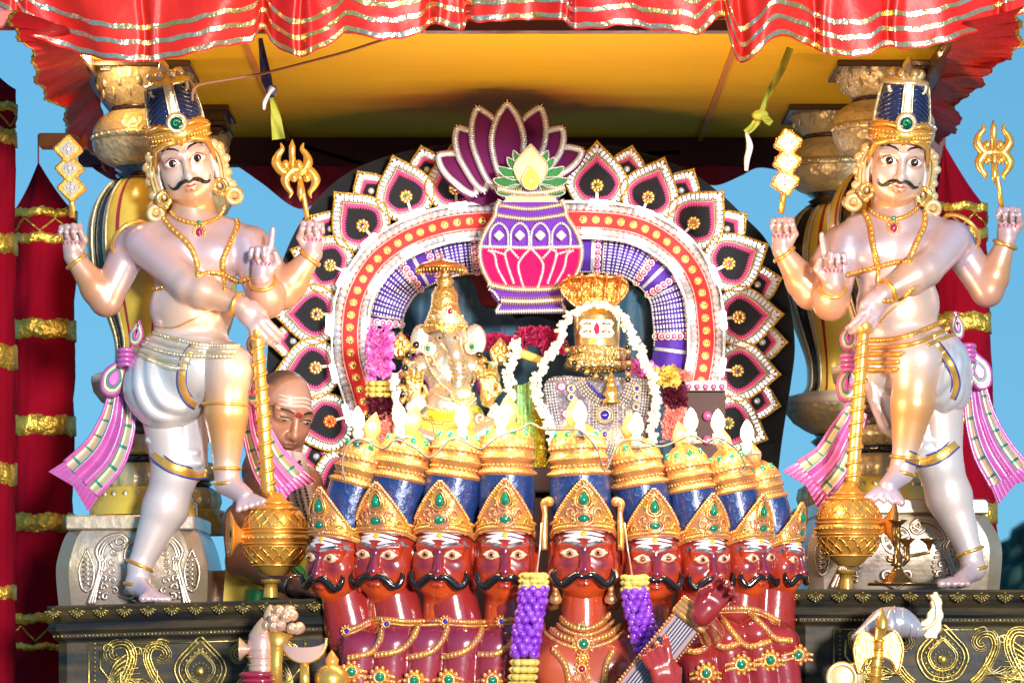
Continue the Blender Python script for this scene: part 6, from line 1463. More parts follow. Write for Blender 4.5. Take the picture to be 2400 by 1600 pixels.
# ---------------------------------------------------------------- weapons held up at both sides
pinkgold = mat('pink_gold_paint', (.68, .42, .36), .28, .4, .4, var=((.75, .5, .2), 12, .7)); YW = -.5
g = lambda x, y, d=0: P(x, y, YW+d*K)
m = M(); m.lathe([(26*k, -70*k), (30*k, -60*k), (26*k, -50*k), (30*k, -38*k), (32*k, -10*k), (28*k, 14*k), (18*k, 30*k), (8*k, 42*k), (0, 50*k)], g(602, 1470), 28)
for z in (-56, -38, -22, -4, 12): torus(m, g(602, 1470-z), (0, 0, 1), np.interp(z, [-60, -38, 14], [29, 31, 27])*k, 2.4*k)
r1 = thing('small_club', 'pinkish gold club head with side cone at far left of the red statue', 'club', g(600, 1600)); part('club_head', m, pinkgold, r1)
m = M(); m.lathe([(8*k, 0), (12*k, 14*k), (24*k, 26*k), (26*k, 28*k), (6*k, 26*k)], g(580, 1490), 20, 0, lambda a, t: 1+.03*math.sin(12*a), R3=np.array([[0, 0, -1], [0, 1, 0], [1, 0, 0]])); part('side_cone', m, pinkgold, r1)
m = M(); otube(m, [(602, 1530), (602, 1600)], 20, YW, 12); part('grip', m, mat('maroon_gloss', (.3, .02, .05), .12, 0, .9), r1)
m = M()
for i in range(4): m.ball(g(590+i*4, 1548+i*14, -20), (40*k, 24*k, 9*k), 14, 8)
part('fist', m, MATS['maroon_gloss'], r1)
r2 = thing('flower_club', 'gold stemmed club topped by a cluster of curled knobs beside the crescent blade', 'club', g(636, 1600)); m = M(); otube(m, [(634, 1600), (634, 1520), (636, 1480), (644, 1450)], [16, 14, 18, 30], YW-.02, 12); part('stem', m, gold, r2)
rr2 = random.Random(5)
for i in range(17):
    a, e_ = rr2.uniform(-2.6, 2.6), rr2.uniform(-.4, 1.3); p = g(652, 1436, -20)+np.array([math.sin(a)*math.cos(e_)*34, -abs(math.cos(a))*math.cos(e_)*26, math.sin(e_)*34])*k
    m = M(); m.ball(p, 13*k, 10, 7); m.tube([p+np.array([8*(1-t)*math.cos(8*t), -12, 8*(1-t)*math.sin(8*t)])*k for t in np.linspace(0, .9, 14)], 2*k, 5); part('curled_knob', m, pinkgold, r2)
m = M(); m.lathe([(10*k, 0), (15*k, 14*k), (9*k, 30*k), (0, 40*k)], g(620, 1430), 12); part('knob_tip', m, pinkgold, r2)
def crescent(c, ro, th, Y, a0, a1): 
    o = [(c[0]+ro*math.cos(a), c[1]+ro*math.sin(a)) for a in np.linspace(a0, a1, 24)]; mid = (a0+a1)/2
    i_ = [(c[0]+ro*math.cos(a)-math.cos(mid)*th*math.cos((a-mid)/(a1-a0)*PI), c[1]+ro*math.sin(a)-math.sin(mid)*th*math.cos((a-mid)/(a1-a0)*PI)) for a in np.linspace(a1, a0, 24)][1:-1]
    return o+i_
r3 = thing('crescent_blade', 'crescent moon shaped blade with gold rim pointing upward at left of the red statue', 'blade', g(702, 1600)); m = M(); aa_ = np.linspace(-.12, PI+.12, 30); oo_ = [(699+50*math.cos(a), 1470+50*math.sin(a)) for a in aa_]; ii_ = [(699+49*math.cos(a), 1470+50*math.sin(a)-34*math.sin(a) if a > 0 and a < PI else 1470+50*math.sin(a)) for a in aa_]; m.strip(PP(oo_, YW-.03), PP(ii_, YW-.034)); m.strip(PP(oo_, YW-.018), PP(ii_, YW-.018)); m.strip(PP(ii_, YW-.034), PP(ii_, YW-.018)); part('blade', m, pinkgold, r3)
m = M(); otube(m, [(699+50*math.cos(a), 1470+50*math.sin(a)) for a in np.linspace(-.12, PI+.12, 24)], 4, YW-.026, 6); part('gold_rim', m, gold, r3); m = M(); otube(m, [(699, 1518), (700, 1600)], [10, 16, 12], YW-.02, 12); part('stem', m, gold, r3)
r4 = thing('small_pot_finial', 'small gold lidded pot finial between the crescent blade and the red shoulders', 'pot', g(760, 1600)); m = M(); m.lathe([(30*k, -60*k), (34*k, -40*k), (38*k, -18*k), (36*k, -6*k), (26*k, 8*k), (14*k, 14*k)], g(762, 1540), 28, 0, lambda a, t: 1+.03*math.sin(14*a)); part('pot', m, gold, r4); m = M(); m.lathe([(14*k, 14*k), (16*k, 24*k), (8*k, 36*k), (0, 46*k)], g(762, 1540), 14); part('lid_knob', m, mat('orange_gloss', (.8, .32, .06), .2, .2, .6), r4)
# right hand side
r5 = thing('double_axe', 'gold double bladed axe in front of the right pedestal', 'axe', g(2008, 1620)); m = M(); otube(m, [(2004, 1620), (2014, 1520), (2024, 1440)], [13, 12, 12], YW, 12)
for i in range(7): q_ = i/7; torus(m, g(2006+16*q_, 1590-140*q_), (.1, 0, 1), 13*k, 3*k)
part('handle', m, gold, r5); m = M(); m.lathe([(13*k, 0), (14*k, 14*k), (8*k, 28*k), (0, 46*k)], g(2026, 1442), 14); part('spike', m, gold, r5)
for d in (-1, 1):
    q_ = spline([(2018+d*8, 1462), (2018+d*34, 1446), (2018+d*52, 1470), (2018+d*56, 1500), (2018+d*44, 1546), (2018+d*30, 1520), (2018+d*8, 1508)], 5, False); m = M(); m.prism(q_, YW-.012, .014, bev=4); otube(m, q_[4:24], 3, YW-.014, 6); part('blade', m, [gold, golds], r5)
r6 = thing('conch_trumpet', 'silvery conch with a pale plume tail behind the double axe', 'conch', g(2060, 1480)); m = M(); q_ = spline([(1958, 1470), (1990, 1452), (2030, 1432), (2070, 1430), (2110, 1446), (2130, 1440)], 8); otube(m, q_, [8, 20, 36, 34, 18, 10], YW+.06, 20, flat=.95)
for u in (.3, .5, .62, .7, .78): c = q_[int(u*(len(q_)-1))]; torus(m, g(c[0], c[1], 60), (1, 0, -.1), np.interp(u, [0, .4, .6, .8, 1], [8, 36, 34, 18, 10])*k, 2.6*k)
part('shell', m, mat('silver_blue_paint', (.5, .48, .55), .25, .5, .4), r6)
m = M(); pl = spline([(2108, 1440), (2128, 1418), (2140, 1390), (2138, 1366), (2156, 1362), (2166, 1400), (2162, 1440), (2148, 1466), (2120, 1460)], 5, True); pl = pl+normals2(pl, True)*(2.2*np.sin(np.arange(len(pl))*1.6))[:, None]; m.prism(pl, YW+.05, .02, bev=3); otube(m, spline([(2116, 1446), (2146, 1430), (2152, 1400), (2146, 1376)], 6), [5, 4, 2], YW+.046, 6); part('plume', m, mat('cream_gold_plume', (.78, .62, .3), .35, .4, .3), r6)
m = M(); m.lathe([(12*k, -8*k), (16*k, 8*k), (10*k, 26*k), (0, 42*k)], g(2046, 1440, 30), 12); part('shell_spike', m, MATS['silver_blue_paint'], r6)
r7 = thing('cream_disc', 'cream shell-like disc at the bottom edge left of the double axe', 'disc', g(1934, 1600)); m = M(); m.ball(g(1934, 1556, 10), (34*k, 12*k, 36*k), 20, 12); torus(m, g(1934, 1556, 0), (0, 1, 0), 30*k, 5*k); m.ball(g(1962, 1552, 20), (22*k, 16*k, 30*k), 14, 9); part('disc', m, MATS['cream_gold_plume'], r7)
# ---------------------------------------------------------------- flowers
def petals(pth, rad, n, size, mt, Y, name, label=None, cat=None, par=None, curl=.4, group=None):
    q = resample(spline(pth, 6) if len(pth) > 2 else np.array(pth, float), 60); m = M(); rg = random.Random(int(pth[0][0]+pth[0][1]))
    for i in range(n):
        u = rg.random()*59; c = q[int(u)]; a = rg.uniform(-PI, PI); rr_ = rad*math.sqrt(rg.uniform(.35, 1)); e = rg.uniform(-1, 1)
        d = np.array([math.sin(a), -abs(math.cos(a)), e*.8]); d = nrm(d); o = P(c[0], c[1], Y)+d*rr_*K
        t = nrm(np.cross(d, (rg.uniform(-1, 1), rg.uniform(-1, 1), rg.uniform(-1, 1)))); b = np.cross(d, t); s_ = size*K*rg.uniform(.7, 1.3)
        m.add([o-t*s_*.5, o+t*s_*.5, o+d*s_*.8+t*s_*.6+b*s_*curl, o+d*s_*1.0, o+d*s_*.8-t*s_*.6+b*s_*curl*.5], [(0, 1, 2, 3, 4)], 0, False)
    m.tube(PP(q, Y), rad*.8*K, 8)
    return part(name, m, mt, par, stuff=True) if par is not None else solo(name, m, mt, label, cat, group)
def jasmine(pth, rad, n, Y, label, group=None, name='jasmine_garland'):
    q = resample(spline(pth, 6), 200); m = M(); rg = random.Random(int(pth[0][0]))
    for i in range(n):
        c = q[int(i/n*199)]; a = rg.uniform(-PI, PI); o = P(c[0]+rad*.8*math.sin(a), c[1]+rg.uniform(-3, 3), Y-rad*.7*abs(math.cos(a))*K)
        for j in range(3):
            d = np.array([rg.uniform(-1, 1), -rg.uniform(.1, 1), rg.uniform(-1, 1)]); d = nrm(d); m.ball(o+d*4*K, (np.array([3.2, 3.2, 3.2])+np.abs(d)*3.4)*K, 5, 4)
    m.tube(PP(q, Y), rad*.4*K, 6)
    return solo(name, m, jas, label, 'garland', group)
jas = mat('jasmine_white', (.8, .78, .68), .5, sss=.1); pinkfl = mat('pink_petals', (.75, .12, .6), .55, var=((.85, .4, .75), 60, .8)); marfl = mat('maroon_petals', (.35, .01, .07), .55, var=((.55, .03, .16), 60, .8)); salfl = mat('salmon_petals', (.8, .25, .22), .55, var=((.9, .45, .4), 60, .8)); drkfl = mat('dark_maroon_petals', (.1, .005, .025), .6)
YD = .33
# ---------------------------------------------------------------- elephant headed idol
sg = mat('silver_gilt', (.82, .72, .52), .25, .75, .3, bump=(110, .35, .004), var=((.72, .7, .66), 14, .7)); gilt = mat('hammered_gilt', (.85, .6, .2), .24, .85, .2, bump=(90, .9, .006)); limes = mat('lime_silk', (.42, .5, .03), .4, .15, 0, bump=(50, .5, .006), var=((.6, .55, .1), 24, .6)); purs = mat('purple_silk', (.25, .03, .3), .4, .1, 0, var=((.4, .1, .4), 20, .6)); mint = mat('mint_zari', (.15, .5, .36), .5, .1, 0, bump=(100, .9, .01), var=((.7, .75, .4), 60, .6))
copper = mat('copper_gilt', (.85, .36, .12), .2, .85, .3, bump=(60, .4, .004))
gan = thing('elephant_idol', 'silver gilt elephant-headed idol with tall crown in lime and purple silk', 'idol', P(1035, 1090, YD))
g = lambda x, y, d=0: P(x, y, YD+d*K); k = K
s = SDF(); s.ell(g(1030, 775, 0), np.array((44, 40, 46))*k, None, 10*k); s.ell(g(1030, 850, 0), np.array((62, 44, 62))*k, None, 20*k); s.ell(g(1034, 930, -20), np.array((66, 46, 56))*k, None, 24*k)
s.chain([g(1036, 782, -34), g(1046, 812, -48), g(1052, 840, -56), g(1056, 868, -60), g(1050, 896, -62), g(1032, 904, -62)], np.array([24, 19, 16, 14, 11, 8])*k, 8*k)
for d in (-1, 1):
    s.ell(g(1030+d*62, 782, 8), np.array((27, 7, 40))*k, None, 8*k); s.cone(g(1030+d*22, 820, -34), g(1030+d*34, 836, -56), 8*k, 5*k, 4*k)
    s.chain([g(1030+d*60, 840, 0), g(1030+d*98, 870, -10), g(1030+d*92, 905, -40)], np.array([26, 22, 18])*k, 10*k)
    s.cone(g(1030+d*50, 975, -40), g(1030+d*104, 985, -60), 34*k, 24*k, 14*k); s.cone(g(1030+d*104, 985, -60), g(1030+d*30, 1010, -80), 24*k, 18*k, 10*k)
s.build(.0034); sb = s.bvh(); m = s.toM(); me = m.mesh('body', sg, root_org(gan)); part('body', None, None, gan, mesh=me)
c = SDF(); c.ell(g(1036, 962, -16), np.array((80, 50, 56))*k, None, 24*k); c.cone(g(985, 990, -40), g(1090, 990, -40), 44*k, 40*k, 20*k); c.cone(g(975, 1020, -30), g(1100, 1020, -30), 44*k, 40*k, 20*k); c.build(.004); part('lime_skirt', c.toM(), limes, gan); cb = c.bvh()
c = SDF()
for d in (-1, 1): c.chain([g(1030+d*60, 836, 12), g(1030+d*84, 856, 8), g(1030+d*84, 890, 4)], np.array([28, 26, 22])*k, 10*k)
c.build(.004); part('purple_blouse', c.toM(), purs, gan)
m = M(); m.lathe([(47*k, -20*k), (52*k, -8*k), (50*k, 6*k), (42*k, 22*k), (34*k, 46*k), (32*k, 74*k), (30*k, 78*k), (25*k, 84*k), (24*k, 90*k), (16*k, 94*k), (21*k, 100*k), (23*k, 106*k), (15*k, 112*k), (12*k, 120*k), (15*k, 126*k), (8*k, 132*k), (5*k, 150*k), (3*k, 158*k)], g(1022, 746, 4), 32)
for i in range(30): a = 2*PI*i/30; m.ball(g(1022, 750, 4)+np.array([53*k*math.sin(a), -53*k*math.cos(a), 0]), 4*k, 6, 4)
part('crown', m, gilt, gan)
m = M(); tp2 = lambda u, z: g(1028, 748, 4)+np.array([50*k*math.sin(u), -50*k*math.cos(u), z*k])
m.grid([[tp2(u, v*(8+34*max(0, 1-abs(u)/1.1))) for v in np.linspace(-.1, 1, 6)] for u in np.linspace(-1.4, 1.4, 30)])
for u0, z in ((-.8, 10), (-.4, 18), (0, 24), (.4, 18), (.8, 10)): m.tube([tp2(u0+.14*(1-t)*math.cos(7*t), z+7*(1-t)*math.sin(7*t))-[0, .002, 0] for t in np.linspace(0, .95, 14)], 1.8*k, 5); m.ball(tp2(u0, z+10)-[0, .003, 0], 4*k, 6, 4)
part('tiara', m, MATS['crystal'] if 0 else goldpale, gan); m = M(); m.ball(tp2(.15, 30)-[0, .004, 0], (6*k, 4*k, 8*k), 10, 6); part('tiara_gem', m, ruby, gan)
for x, y, d in ((1084, 797, -20), (984, 801, -10)):
    m = M(); p = g(x if x > 1000 else x, y, d-14); torus(m, p, (0, 1, 0), 15*k, 3*k); m.ball(p, (14*k, 5*k, 14*k), 14, 6); m.ball(p-[0, 5*k, 0], 7*k, 10, 6, 1); part('ear_disc', m, [goldpale, emer], gan)
m = M()
for x in (1010, 1046): 
    q = drape(sb, [(x, 776), (x+1, 776)], .001, 2); m.ball(q[0], (9*k, 4*k, 7*k), 10, 6); m.ball(q[0]-[0, 3.4*k, 0], 4*k, 8, 5, 1)
part('eye_pair', m, [goldpale, mous], gan)
for z in (828, 838, 848, 858, 868): m = M(); q = drape(sb, [(1034, z), (1052, z+3), (1070, z)], .0005, 12); m.tube(q, 2*k, 5); part('trunk_ring', m, gilt, gan)
def cobra_hand(x, y, w, h, d, nm='raised_hand'):
    m = M(); p = ogive(x, y, w, h*.55, h*.5); m.prism(p, YD+d*K, .02, bev=5)
    for q in ((-.4, -.1), (.0, -.3), (.4, -.1), (0, .25)): m.ball(P(x+q[0]*w, y+q[1]*h, YD+d*K), (w*.4*k, 8*k, w*.55*k), 10, 6)
    part(nm, m, gilt, gan)
cobra_hand(920, 794, 24, 62, -10); cobra_hand(1149, 808, 24, 62, -10)
for x, y in ((952, 892), (1120, 886)):
    h_ = SDF(); hand(h_, g(x, y+34, -50), (0, -.2, 1), (0, -1, 0), 'open', k, 1, big=.85); h_.build(.003); part('open_hand', h_.toM(), gilt, gan)
m = M()
for x, y in ((960, 925), (950, 935)): m.ball(g(x, y, -70), (20*k, 10*k, 16*k), 14, 8)
part('sweet_bowl', m, MATS['silver_sequin'], gan)
m = M(); q = g(1062, 905, -72); m.ball(q, (24*k, 9*k, 20*k), 16, 8)
for i in range(12): a = PI*i/11; m.ball(q+np.array([26*k*math.cos(a), -4*k, -22*k*math.sin(a)]), 4.5*k, 6, 4)
part('round_pendant', m, goldpale, gan)
for pts, r in (([(975, 815), (990, 850), (1012, 880), (1035, 900)], 4), ([(990, 812), (1005, 846), (1025, 870)], 3), ([(1094, 830), (1092, 868), (1078, 896)], 4), ([(1000, 905), (1040, 922), (1080, 915)], 3), ([(975, 930), (1020, 945), (1070, 935), (1092, 915)], 4)):
    m = M(); q = drape(sb, pts, .003, 50)
    if len(q) > 3: m.balls(resample(q, max(5, int(plen(q)/(r*1.8*k)))), r*k, 6, 4); part('bead_strand', m, goldpale, gan, stuff=True)
for pts in ([(970, 960), (1010, 972), (1060, 966), (1100, 950)], [(965, 990), (1020, 1004), (1080, 992)], [(975, 1030), (1030, 1040), (1090, 1026)], [(990, 958), (1000, 1000), (985, 1040)], [(1100, 940), (1106, 980), (1100, 1030)]):
    m = M(); q = drape(cb, pts, .001, 40)
    if len(q) > 3: m.tube(q, 4*k, 6); m.balls(resample(q, 26), 4.4*k, 6, 4); part('zari_border', m, gilt, gan, stuff=True)
for (x, y) in ((1010, 985), (1050, 1015), (1100, 1000), (1104, 960)):
    m = M(); otube(m, [(x+16*(1-t)*math.cos(9*t), y+16*(1-t)*math.sin(9*t)) for t in np.linspace(0, .95, 24)], 3, YD-76*K, 6); part('spiral_motif', m, goldpale, gan)
for d, x in ((-1, 940), (1, 1128)):
    m = M(); m.grid([[P(x+d*(0+v*16)+d*(-10)*u, 830+90*u, YD-(20+4*math.sin(v*6))*K) for v in np.linspace(-1, 1, 6)] for u in np.linspace(0, 1, 12)]); part('mint_shawl', m, mint, gan)
# umbrella
m = M(); c0 = g(1013, 606, 10)
umb = thing('ceremonial_umbrella', 'small copper gold parasol with fringe above the elephant idol crown', 'parasol', g(1013, 670, 10))
m.lathe([(2*k, 16*k), (6*k, 12*k), (24*k, 8*k), (48*k, 0), (60*k, -8*k), (62*k, -14*k), (58*k, -12*k), (30*k, -4*k), (4*k, -2*k)], c0, 40, 0, lambda a, t: 1+.015*math.cos(20*a)); part('canopy', m, copper, umb)
m = M()
for i in range(44): a = 2*PI*i/44; p = c0+np.array([61*k*math.sin(a), -61*k*math.cos(a), -18*k]); m.ball(p, (3*k, 3*k, 5*k), 5, 4)
part('fringe', m, gilt, umb, stuff=True); m = M(); m.tube([c0+[0, 0, 20*k], c0-[0, 0, 62*k]], 3.4*k, 8); m.ball(c0+[0, 0, 22*k], 5*k, 8, 6); part('pole', m, copper, umb)
# ---------------------------------------------------------------- cylinder idol with snake hood
lin = thing('pillar_idol', 'polished gold cylindrical idol with forehead plate, coiled snake base and fanned hood', 'idol', P(1370, 1090, YD+.03))
YG = YD+.03; g2 = lambda x, y, d=0: P(x, y, YG+d*K)
mir = mat('mirror_gold', (.95, .66, .24), .22, .8, .3, bump=(9, .25, .01))
m = M(); m.lathe([(52*k, -52*k), (54*k, -30*k), (56*k, 20*k), (57*k, 50*k), (52*k, 64*k), (38*k, 72*k), (20*k, 76*k), (0, 77*k)], g2(1371, 775), 48); part('cylinder', m, mir, lin)
m = M(); po = sym([(1404, 732), (1412, 742), (1406, 752), (1412, 764), (1404, 776)], 1371); m.prism(po, YG-62*K, .008, bev=2); part('face_plate', m, goldpale, lin)
for d in (-1, 1):
    for y in (744, 762): m = M(); otube(m, [(1371+d*12, y), (1371+d*22, y-3), (1371+d*32, y+1)], [3, 3.4, 2], YG-64*K, 6); part('plate_stripe', m, copper, lin)
m = M(); m.prism(ogive(1371, 753, 7, 15, 15), YG-65*K, .004, bev=1); part('third_eye', m, ruby, lin)
for i, (y, r) in enumerate(((808, 62), (824, 66), (841, 70))): m = M(); torus(m, g2(1371, y), (.03*(-1)**i, .04, 1), r*k, 10*k, n=40); part('snake_coil', m, mat('scaly_gold', (.85, .65, .28), .28, .8, .2, bump=(160, 1, .006, 'voronoi')) if 'scaly_gold' not in MATS else MATS['scaly_gold'], lin)
m = M(); G = []
for u in np.linspace(-1, 1, 31):
    row = []
    for v in np.linspace(0, 1, 14):
        w_ = 40+36*math.sin(v*PI*.62); x = 1365+u*w_; y = 706-72*v+(14*abs(u)**4)*v-1.5*math.cos(u*PI*2.5)*v; row.append(g2(x, y, 26-30*math.cos(u*1.3)*(.3+.7*v)-3*abs(math.sin(u*PI*2.5))*v+(v > .9)*-8*(v-.9)*20))
    G.append(row)
m.grid(G); b = M(); b.grid([[q+np.array([0, .01, 0]) for q in r] for r in G]); m.join(b); part('hood', m, mat('hood_copper', (.9, .42, .1), .2, .85, .3, bump=(70, 1, .01)), lin)
m = M(); m.tube([r[-1] for r in G], 4*k, 6); m.tube([r[0] for r in G], 4*k, 6); m.tube([q for q in G[0]], 4*k, 6); m.tube([q for q in G[-1]], 4*k, 6)
for i in range(5): q = G[3+i*6][-1]; m.ball(q+np.array([0, -4*k, 5*k]), 5*k, 8, 6); m.tube([q, q-np.array([0, 4*k, 28*k]), q-np.array([0, 6*k, 56*k])], [4*k, 3*k, 2*k], 6)
part('hood_rim', m, copper, lin)
# jewelled breast plate
bp = thing('jewelled_breastplate', 'black breastplate covered in silver stones and blue gems under the gold cylinder idol', 'breastplate', P(1372, 1095, YD))
m = M(); m.prism(spline([(1256, 872), (1372, 866), (1488, 872), (1494, 960), (1476, 1060), (1390, 1090), (1290, 1070), (1262, 980)], 5, True), YD-.03, .05, bev=4); part('base_cloth', m, mat('slate_silver_cloth', (.2, .2, .3), .4, .4, .2, bump=(120, 1, .008, 'voronoi'), var=((.45, .44, .5), 60, .7)), bp)
def bband(pts, w, mt=None, gap=6.5, r=2.9, yy=-.034):
    q = resample(spline(pts, 5), max(4, int(plen(np.array(pts))/gap))); n = normals2(q); m = M()
    for a, b_ in zip(q, n):
        for o in np.arange(-w, w+.1, gap): m.ball(P(a[0]+b_[0]*o, a[1]+b_[1]*o, YD+yy), r*K, 5, 3)
    part('stone_band', m, mt or pearl, bp, stuff=True)
bband([(1262, 882), (1268, 930), (1280, 990), (1292, 1040)], 10); bband([(1482, 882), (1478, 930), (1468, 990), (1456, 1040)], 10)
bband([(1262, 874), (1320, 872), (1430, 872), (1484, 876)], 3, beige); bband([(1330, 878), (1348, 905), (1380, 925), (1400, 930)], 12, beige); bband([(1450, 876), (1440, 905), (1425, 930)], 12, beige)
bband([(1366, 930), (1366, 990), (1380, 1040)], 4, beige); bband([(1414, 930), (1412, 990), (1398, 1040)], 4, beige); bband([(1350, 930), (1352, 990), (1368, 1040), (1388, 1058)], 3); bband([(1428, 930), (1426, 990), (1408, 1040), (1390, 1058)], 3)
for x, y, r in ((1389, 953, 17), (1389, 997, 9), (1389, 1024, 4), (1312, 892, 8), (1312, 912, 7), (1463, 892, 8), (1463, 912, 7), (1461, 934, 7), (1444, 948, 6), (1318, 934, 7), (1388, 1046, 4), (1330, 960, 4), (1332, 985, 4), (1452, 975, 4), (1448, 1000, 4)):
    m = M(); p = P(x, y, YD-.036); m.ball(p, (r*.72*k, r*.5*k, r*.72*k), 12, 7, 1)
    if r > 5:
        m.ball(p, (r*k, r*.25*k, r*k), 14, 5)
        for a in np.linspace(0, 2*PI, int(r*1.2)+5)[:-1]: m.ball(p+np.array([r*1.1*k*math.cos(a), -r*.2*k, r*1.1*k*math.sin(a)]), 2.4*k, 5, 4)
    part('blue_stone', m, [goldpale, bluegem], bp)
for x, y in ((1290, 888), (1300, 950), (1284, 1010)): m = M(); p = P(x, y, YD-.034); m.ball(p, (11*k, 4*k, 11*k), 12, 6); torus(m, p-[0, 3*k, 0], (0, 1, 0), 6*k, 2*k, 1); part('pink_stone', m, [medal, pearl], bp)
for i in range(9):
    a = PI*.15+i*.2; m = M(); p = P(1352+i*4.5, 880+6*i-.2*i*i, YD-.04); m.ball(p, (4*k, 3*k, 4*k), 8, 5); part('blue_stone', m, bluegem, bp)
m = M(); p = P(1404, 884, YD-.06); m.ball(p+[0, 0, 12*k], 8*k, 10, 7); m.ball(p, (12*k, 9*k, 12*k), 12, 8); m.lathe([(18*k, -44*k), (22*k, -38*k), (12*k, -30*k), (20*k, -22*k), (14*k, -12*k), (12*k, -6*k)], p, 20); m.lathe([(8*k, 16*k), (6*k, 24*k), (0, 34*k)], p, 12); part('seated_figure_pendant', m, golds, bp)
# bead (seed) garlands
def seeds(pth, r, Y, label):
    q = resample(spline(pth, 6), max(4, int(plen(np.array(pth))/(r*1.5)))); root = thing('seed_necklace', label, 'necklace', P(pth[-1][0], pth[-1][1], Y), 'black and gold seed necklaces')
    for j, c_ in enumerate(q): m = M(); m.ball(P(c_[0], c_[1], Y), r*K, 10, 6); part('bead', m, golds if j % 2 else mous, root)
seeds([(956, 792), (938, 815), (928, 860), (924, 920)], 9, YD-.05, 'black and gold beads hanging at the left of the elephant idol')
seeds([(1100, 815), (1118, 838), (1134, 870), (1142, 900)], 9, YD-.05, 'black and gold beads hanging at the right of the elephant idol')
seeds([(1300, 792), (1308, 820), (1330, 842), (1364, 862), (1392, 868)], 7, YD-.07, 'gold beads curving across the left of the cylinder idol')
seeds([(1440, 795), (1444, 830), (1442, 872)], 7, YD-.07, 'gold beads hanging at the right of the cylinder idol')
# garlands
jasmine([(1277, 1036), (1258, 970), (1234, 912), (1231, 869), (1250, 838), (1274, 800), (1296, 744), (1312, 722), (1340, 706), (1370, 700), (1405, 705), (1428, 724), (1440, 750), (1461, 787), (1480, 830), (1500, 870), (1507, 912), (1502, 960), (1494, 1030)], 11, 330, YD-.075, 'long white jasmine garland draped over the cylinder idol', 'white jasmine garlands')
jasmine([(1186, 782), (1180, 815), (1168, 850), (1172, 890), (1170, 940), (1160, 990)], 12, 90, YD-.04, 'white jasmine garland between the two idols', 'white jasmine garlands')
jasmine([(906, 860), (908, 910), (914, 960)], 8, 40, YD-.08, 'thin white jasmine strand at the left of the elephant idol', 'white jasmine garlands')
jasmine([(1120, 1055), (1110, 1020), (1130, 960), (1136, 930)], 8, 44, YD-.03, 'short white jasmine strand right of the lime skirt', 'white jasmine garlands')
fg = thing('pompom_garland', 'thick garland of pink, maroon and salmon pompoms running down left of the elephant idol', 'garland', P(872, 1060, YD-.02), 'pompom flower garlands')
petals([(872, 764), (872, 810), (872, 862)], 26, 620, 11, pinkfl, YD-.02, 'pink_pompom', par=fg)
for i in range(3): 
    m = M()
    for j in range(9): a = 2*PI*j/9; m.ball(P(872+24*math.sin(a), 880+i*13, YD-.02-24*math.cos(a)*K), (12*K, 9*K, 7*K), 8, 5)
    part('yellow_ring', m, yfl, fg)
petals([(874, 918), (874, 930), (876, 945)], 26, 260, 10, drkfl, YD-.02, 'dark_pompom', par=fg); petals([(880, 965), (882, 990), (884, 1030)], 25, 460, 10, salfl, YD-.02, 'salmon_pompom', par=fg)
fg = thing('pompom_garland', 'maroon pompom garland hung horizontally between the two idols', 'garland', P(1190, 810, YD+.03), 'pompom flower garlands')
petals([(1092, 788), (1120, 784), (1160, 786), (1184, 796)], 22, 420, 10, marfl, YD+.04, 'maroon_pompom', par=fg); petals([(1206, 776), (1236, 770), (1262, 780), (1278, 806)], 25, 480, 10, marfl, YD+.03, 'maroon_pompom', par=fg); petals([(946, 780), (940, 810)], 14, 160, 9, drkfl, YD+.04, 'dark_pompom', par=fg)
m = M(); otube(m, spline([(1180, 800), (1200, 812), (1240, 826), (1260, 830)], 5), [8, 12, 10, 7], YD+.03, 8); part('yellow_band', m, yfl, fg)
fg = thing('pompom_garland', 'pink, yellow and salmon pompom garland at the right of the cylinder idol', 'garland', P(1545, 1010, YD), 'pompom flower garlands')
petals([(1450, 838), (1490, 852), (1518, 876)], 20, 380, 10, pinkfl, YD+.02, 'pink_pompom', par=fg); petals([(1526, 864), (1530, 870)], 22, 70, 20, yfl, YD-.02, 'yellow_flower', par=fg); petals([(1545, 895), (1552, 925)], 24, 260, 10, drkfl, YD, 'dark_pompom', par=fg); petals([(1548, 945), (1550, 975), (1545, 1000)], 24, 360, 10, salfl, YD, 'salmon_pompom', par=fg)
petals([(1562, 862), (1572, 868)], 14, 100, 10, salfl, YD+.02, 'salmon_pompom', par=fg)
# folded silk between the idols
m = M(); G = []
for x in np.linspace(1180, 1232, 24): G.append([P(x, y, YD-.01-(6*math.sin(x*.35)+4*math.sin(x*.13+y*.01))*K) for y in np.linspace(884-(x-1180)*.45+8*math.sin((x-1180)/52*PI), 1130, 14)])
m.grid(G); solo('folded_silk', m, mat('green_gold_brocade', (.36, .5, .12), .45, .3, 0, bump=(60, 1, .01), var=((.3, .7, .4), 16, .7)), 'folded lime and mint brocade cloth hanging between the two idols', 'cloth')
m = M(); 
rg = random.Random(2)
for i in range(900): x, y = rg.gauss(1240, 9), rg.uniform(925, 1125); a = rg.uniform(0, PI); m.add([P(x, y, YD-.03-rg.uniform(0, .012)), P(x+7*math.cos(a), y+7*math.sin(a), YD-.03-rg.uniform(0, .012)), P(x+3*math.cos(a+1), y+3*math.sin(a+1), YD-.035)], [(0, 1, 2)], 0, False)
m.tube(PP([(1240, 925), (1242, 1125)], YD-.02), 14*K, 8); solo('tinsel_strip', m, mat('gold_tinsel', (.7, .55, .06), .25, .8), 'strip of gold tinsel beside the folded brocade', 'tinsel')
m = M(); m.box(P(1220, 1110, YD+.12), (.42, .2, .03), bev=.005); m.box(P(1220, 1400, YD+.12), (.4, .18, .27)); solo('altar_table', m, mat('altar_cloth', (.03, .015, .02), .8), 'dark altar table under the two idols hidden behind the crowns', 'table')
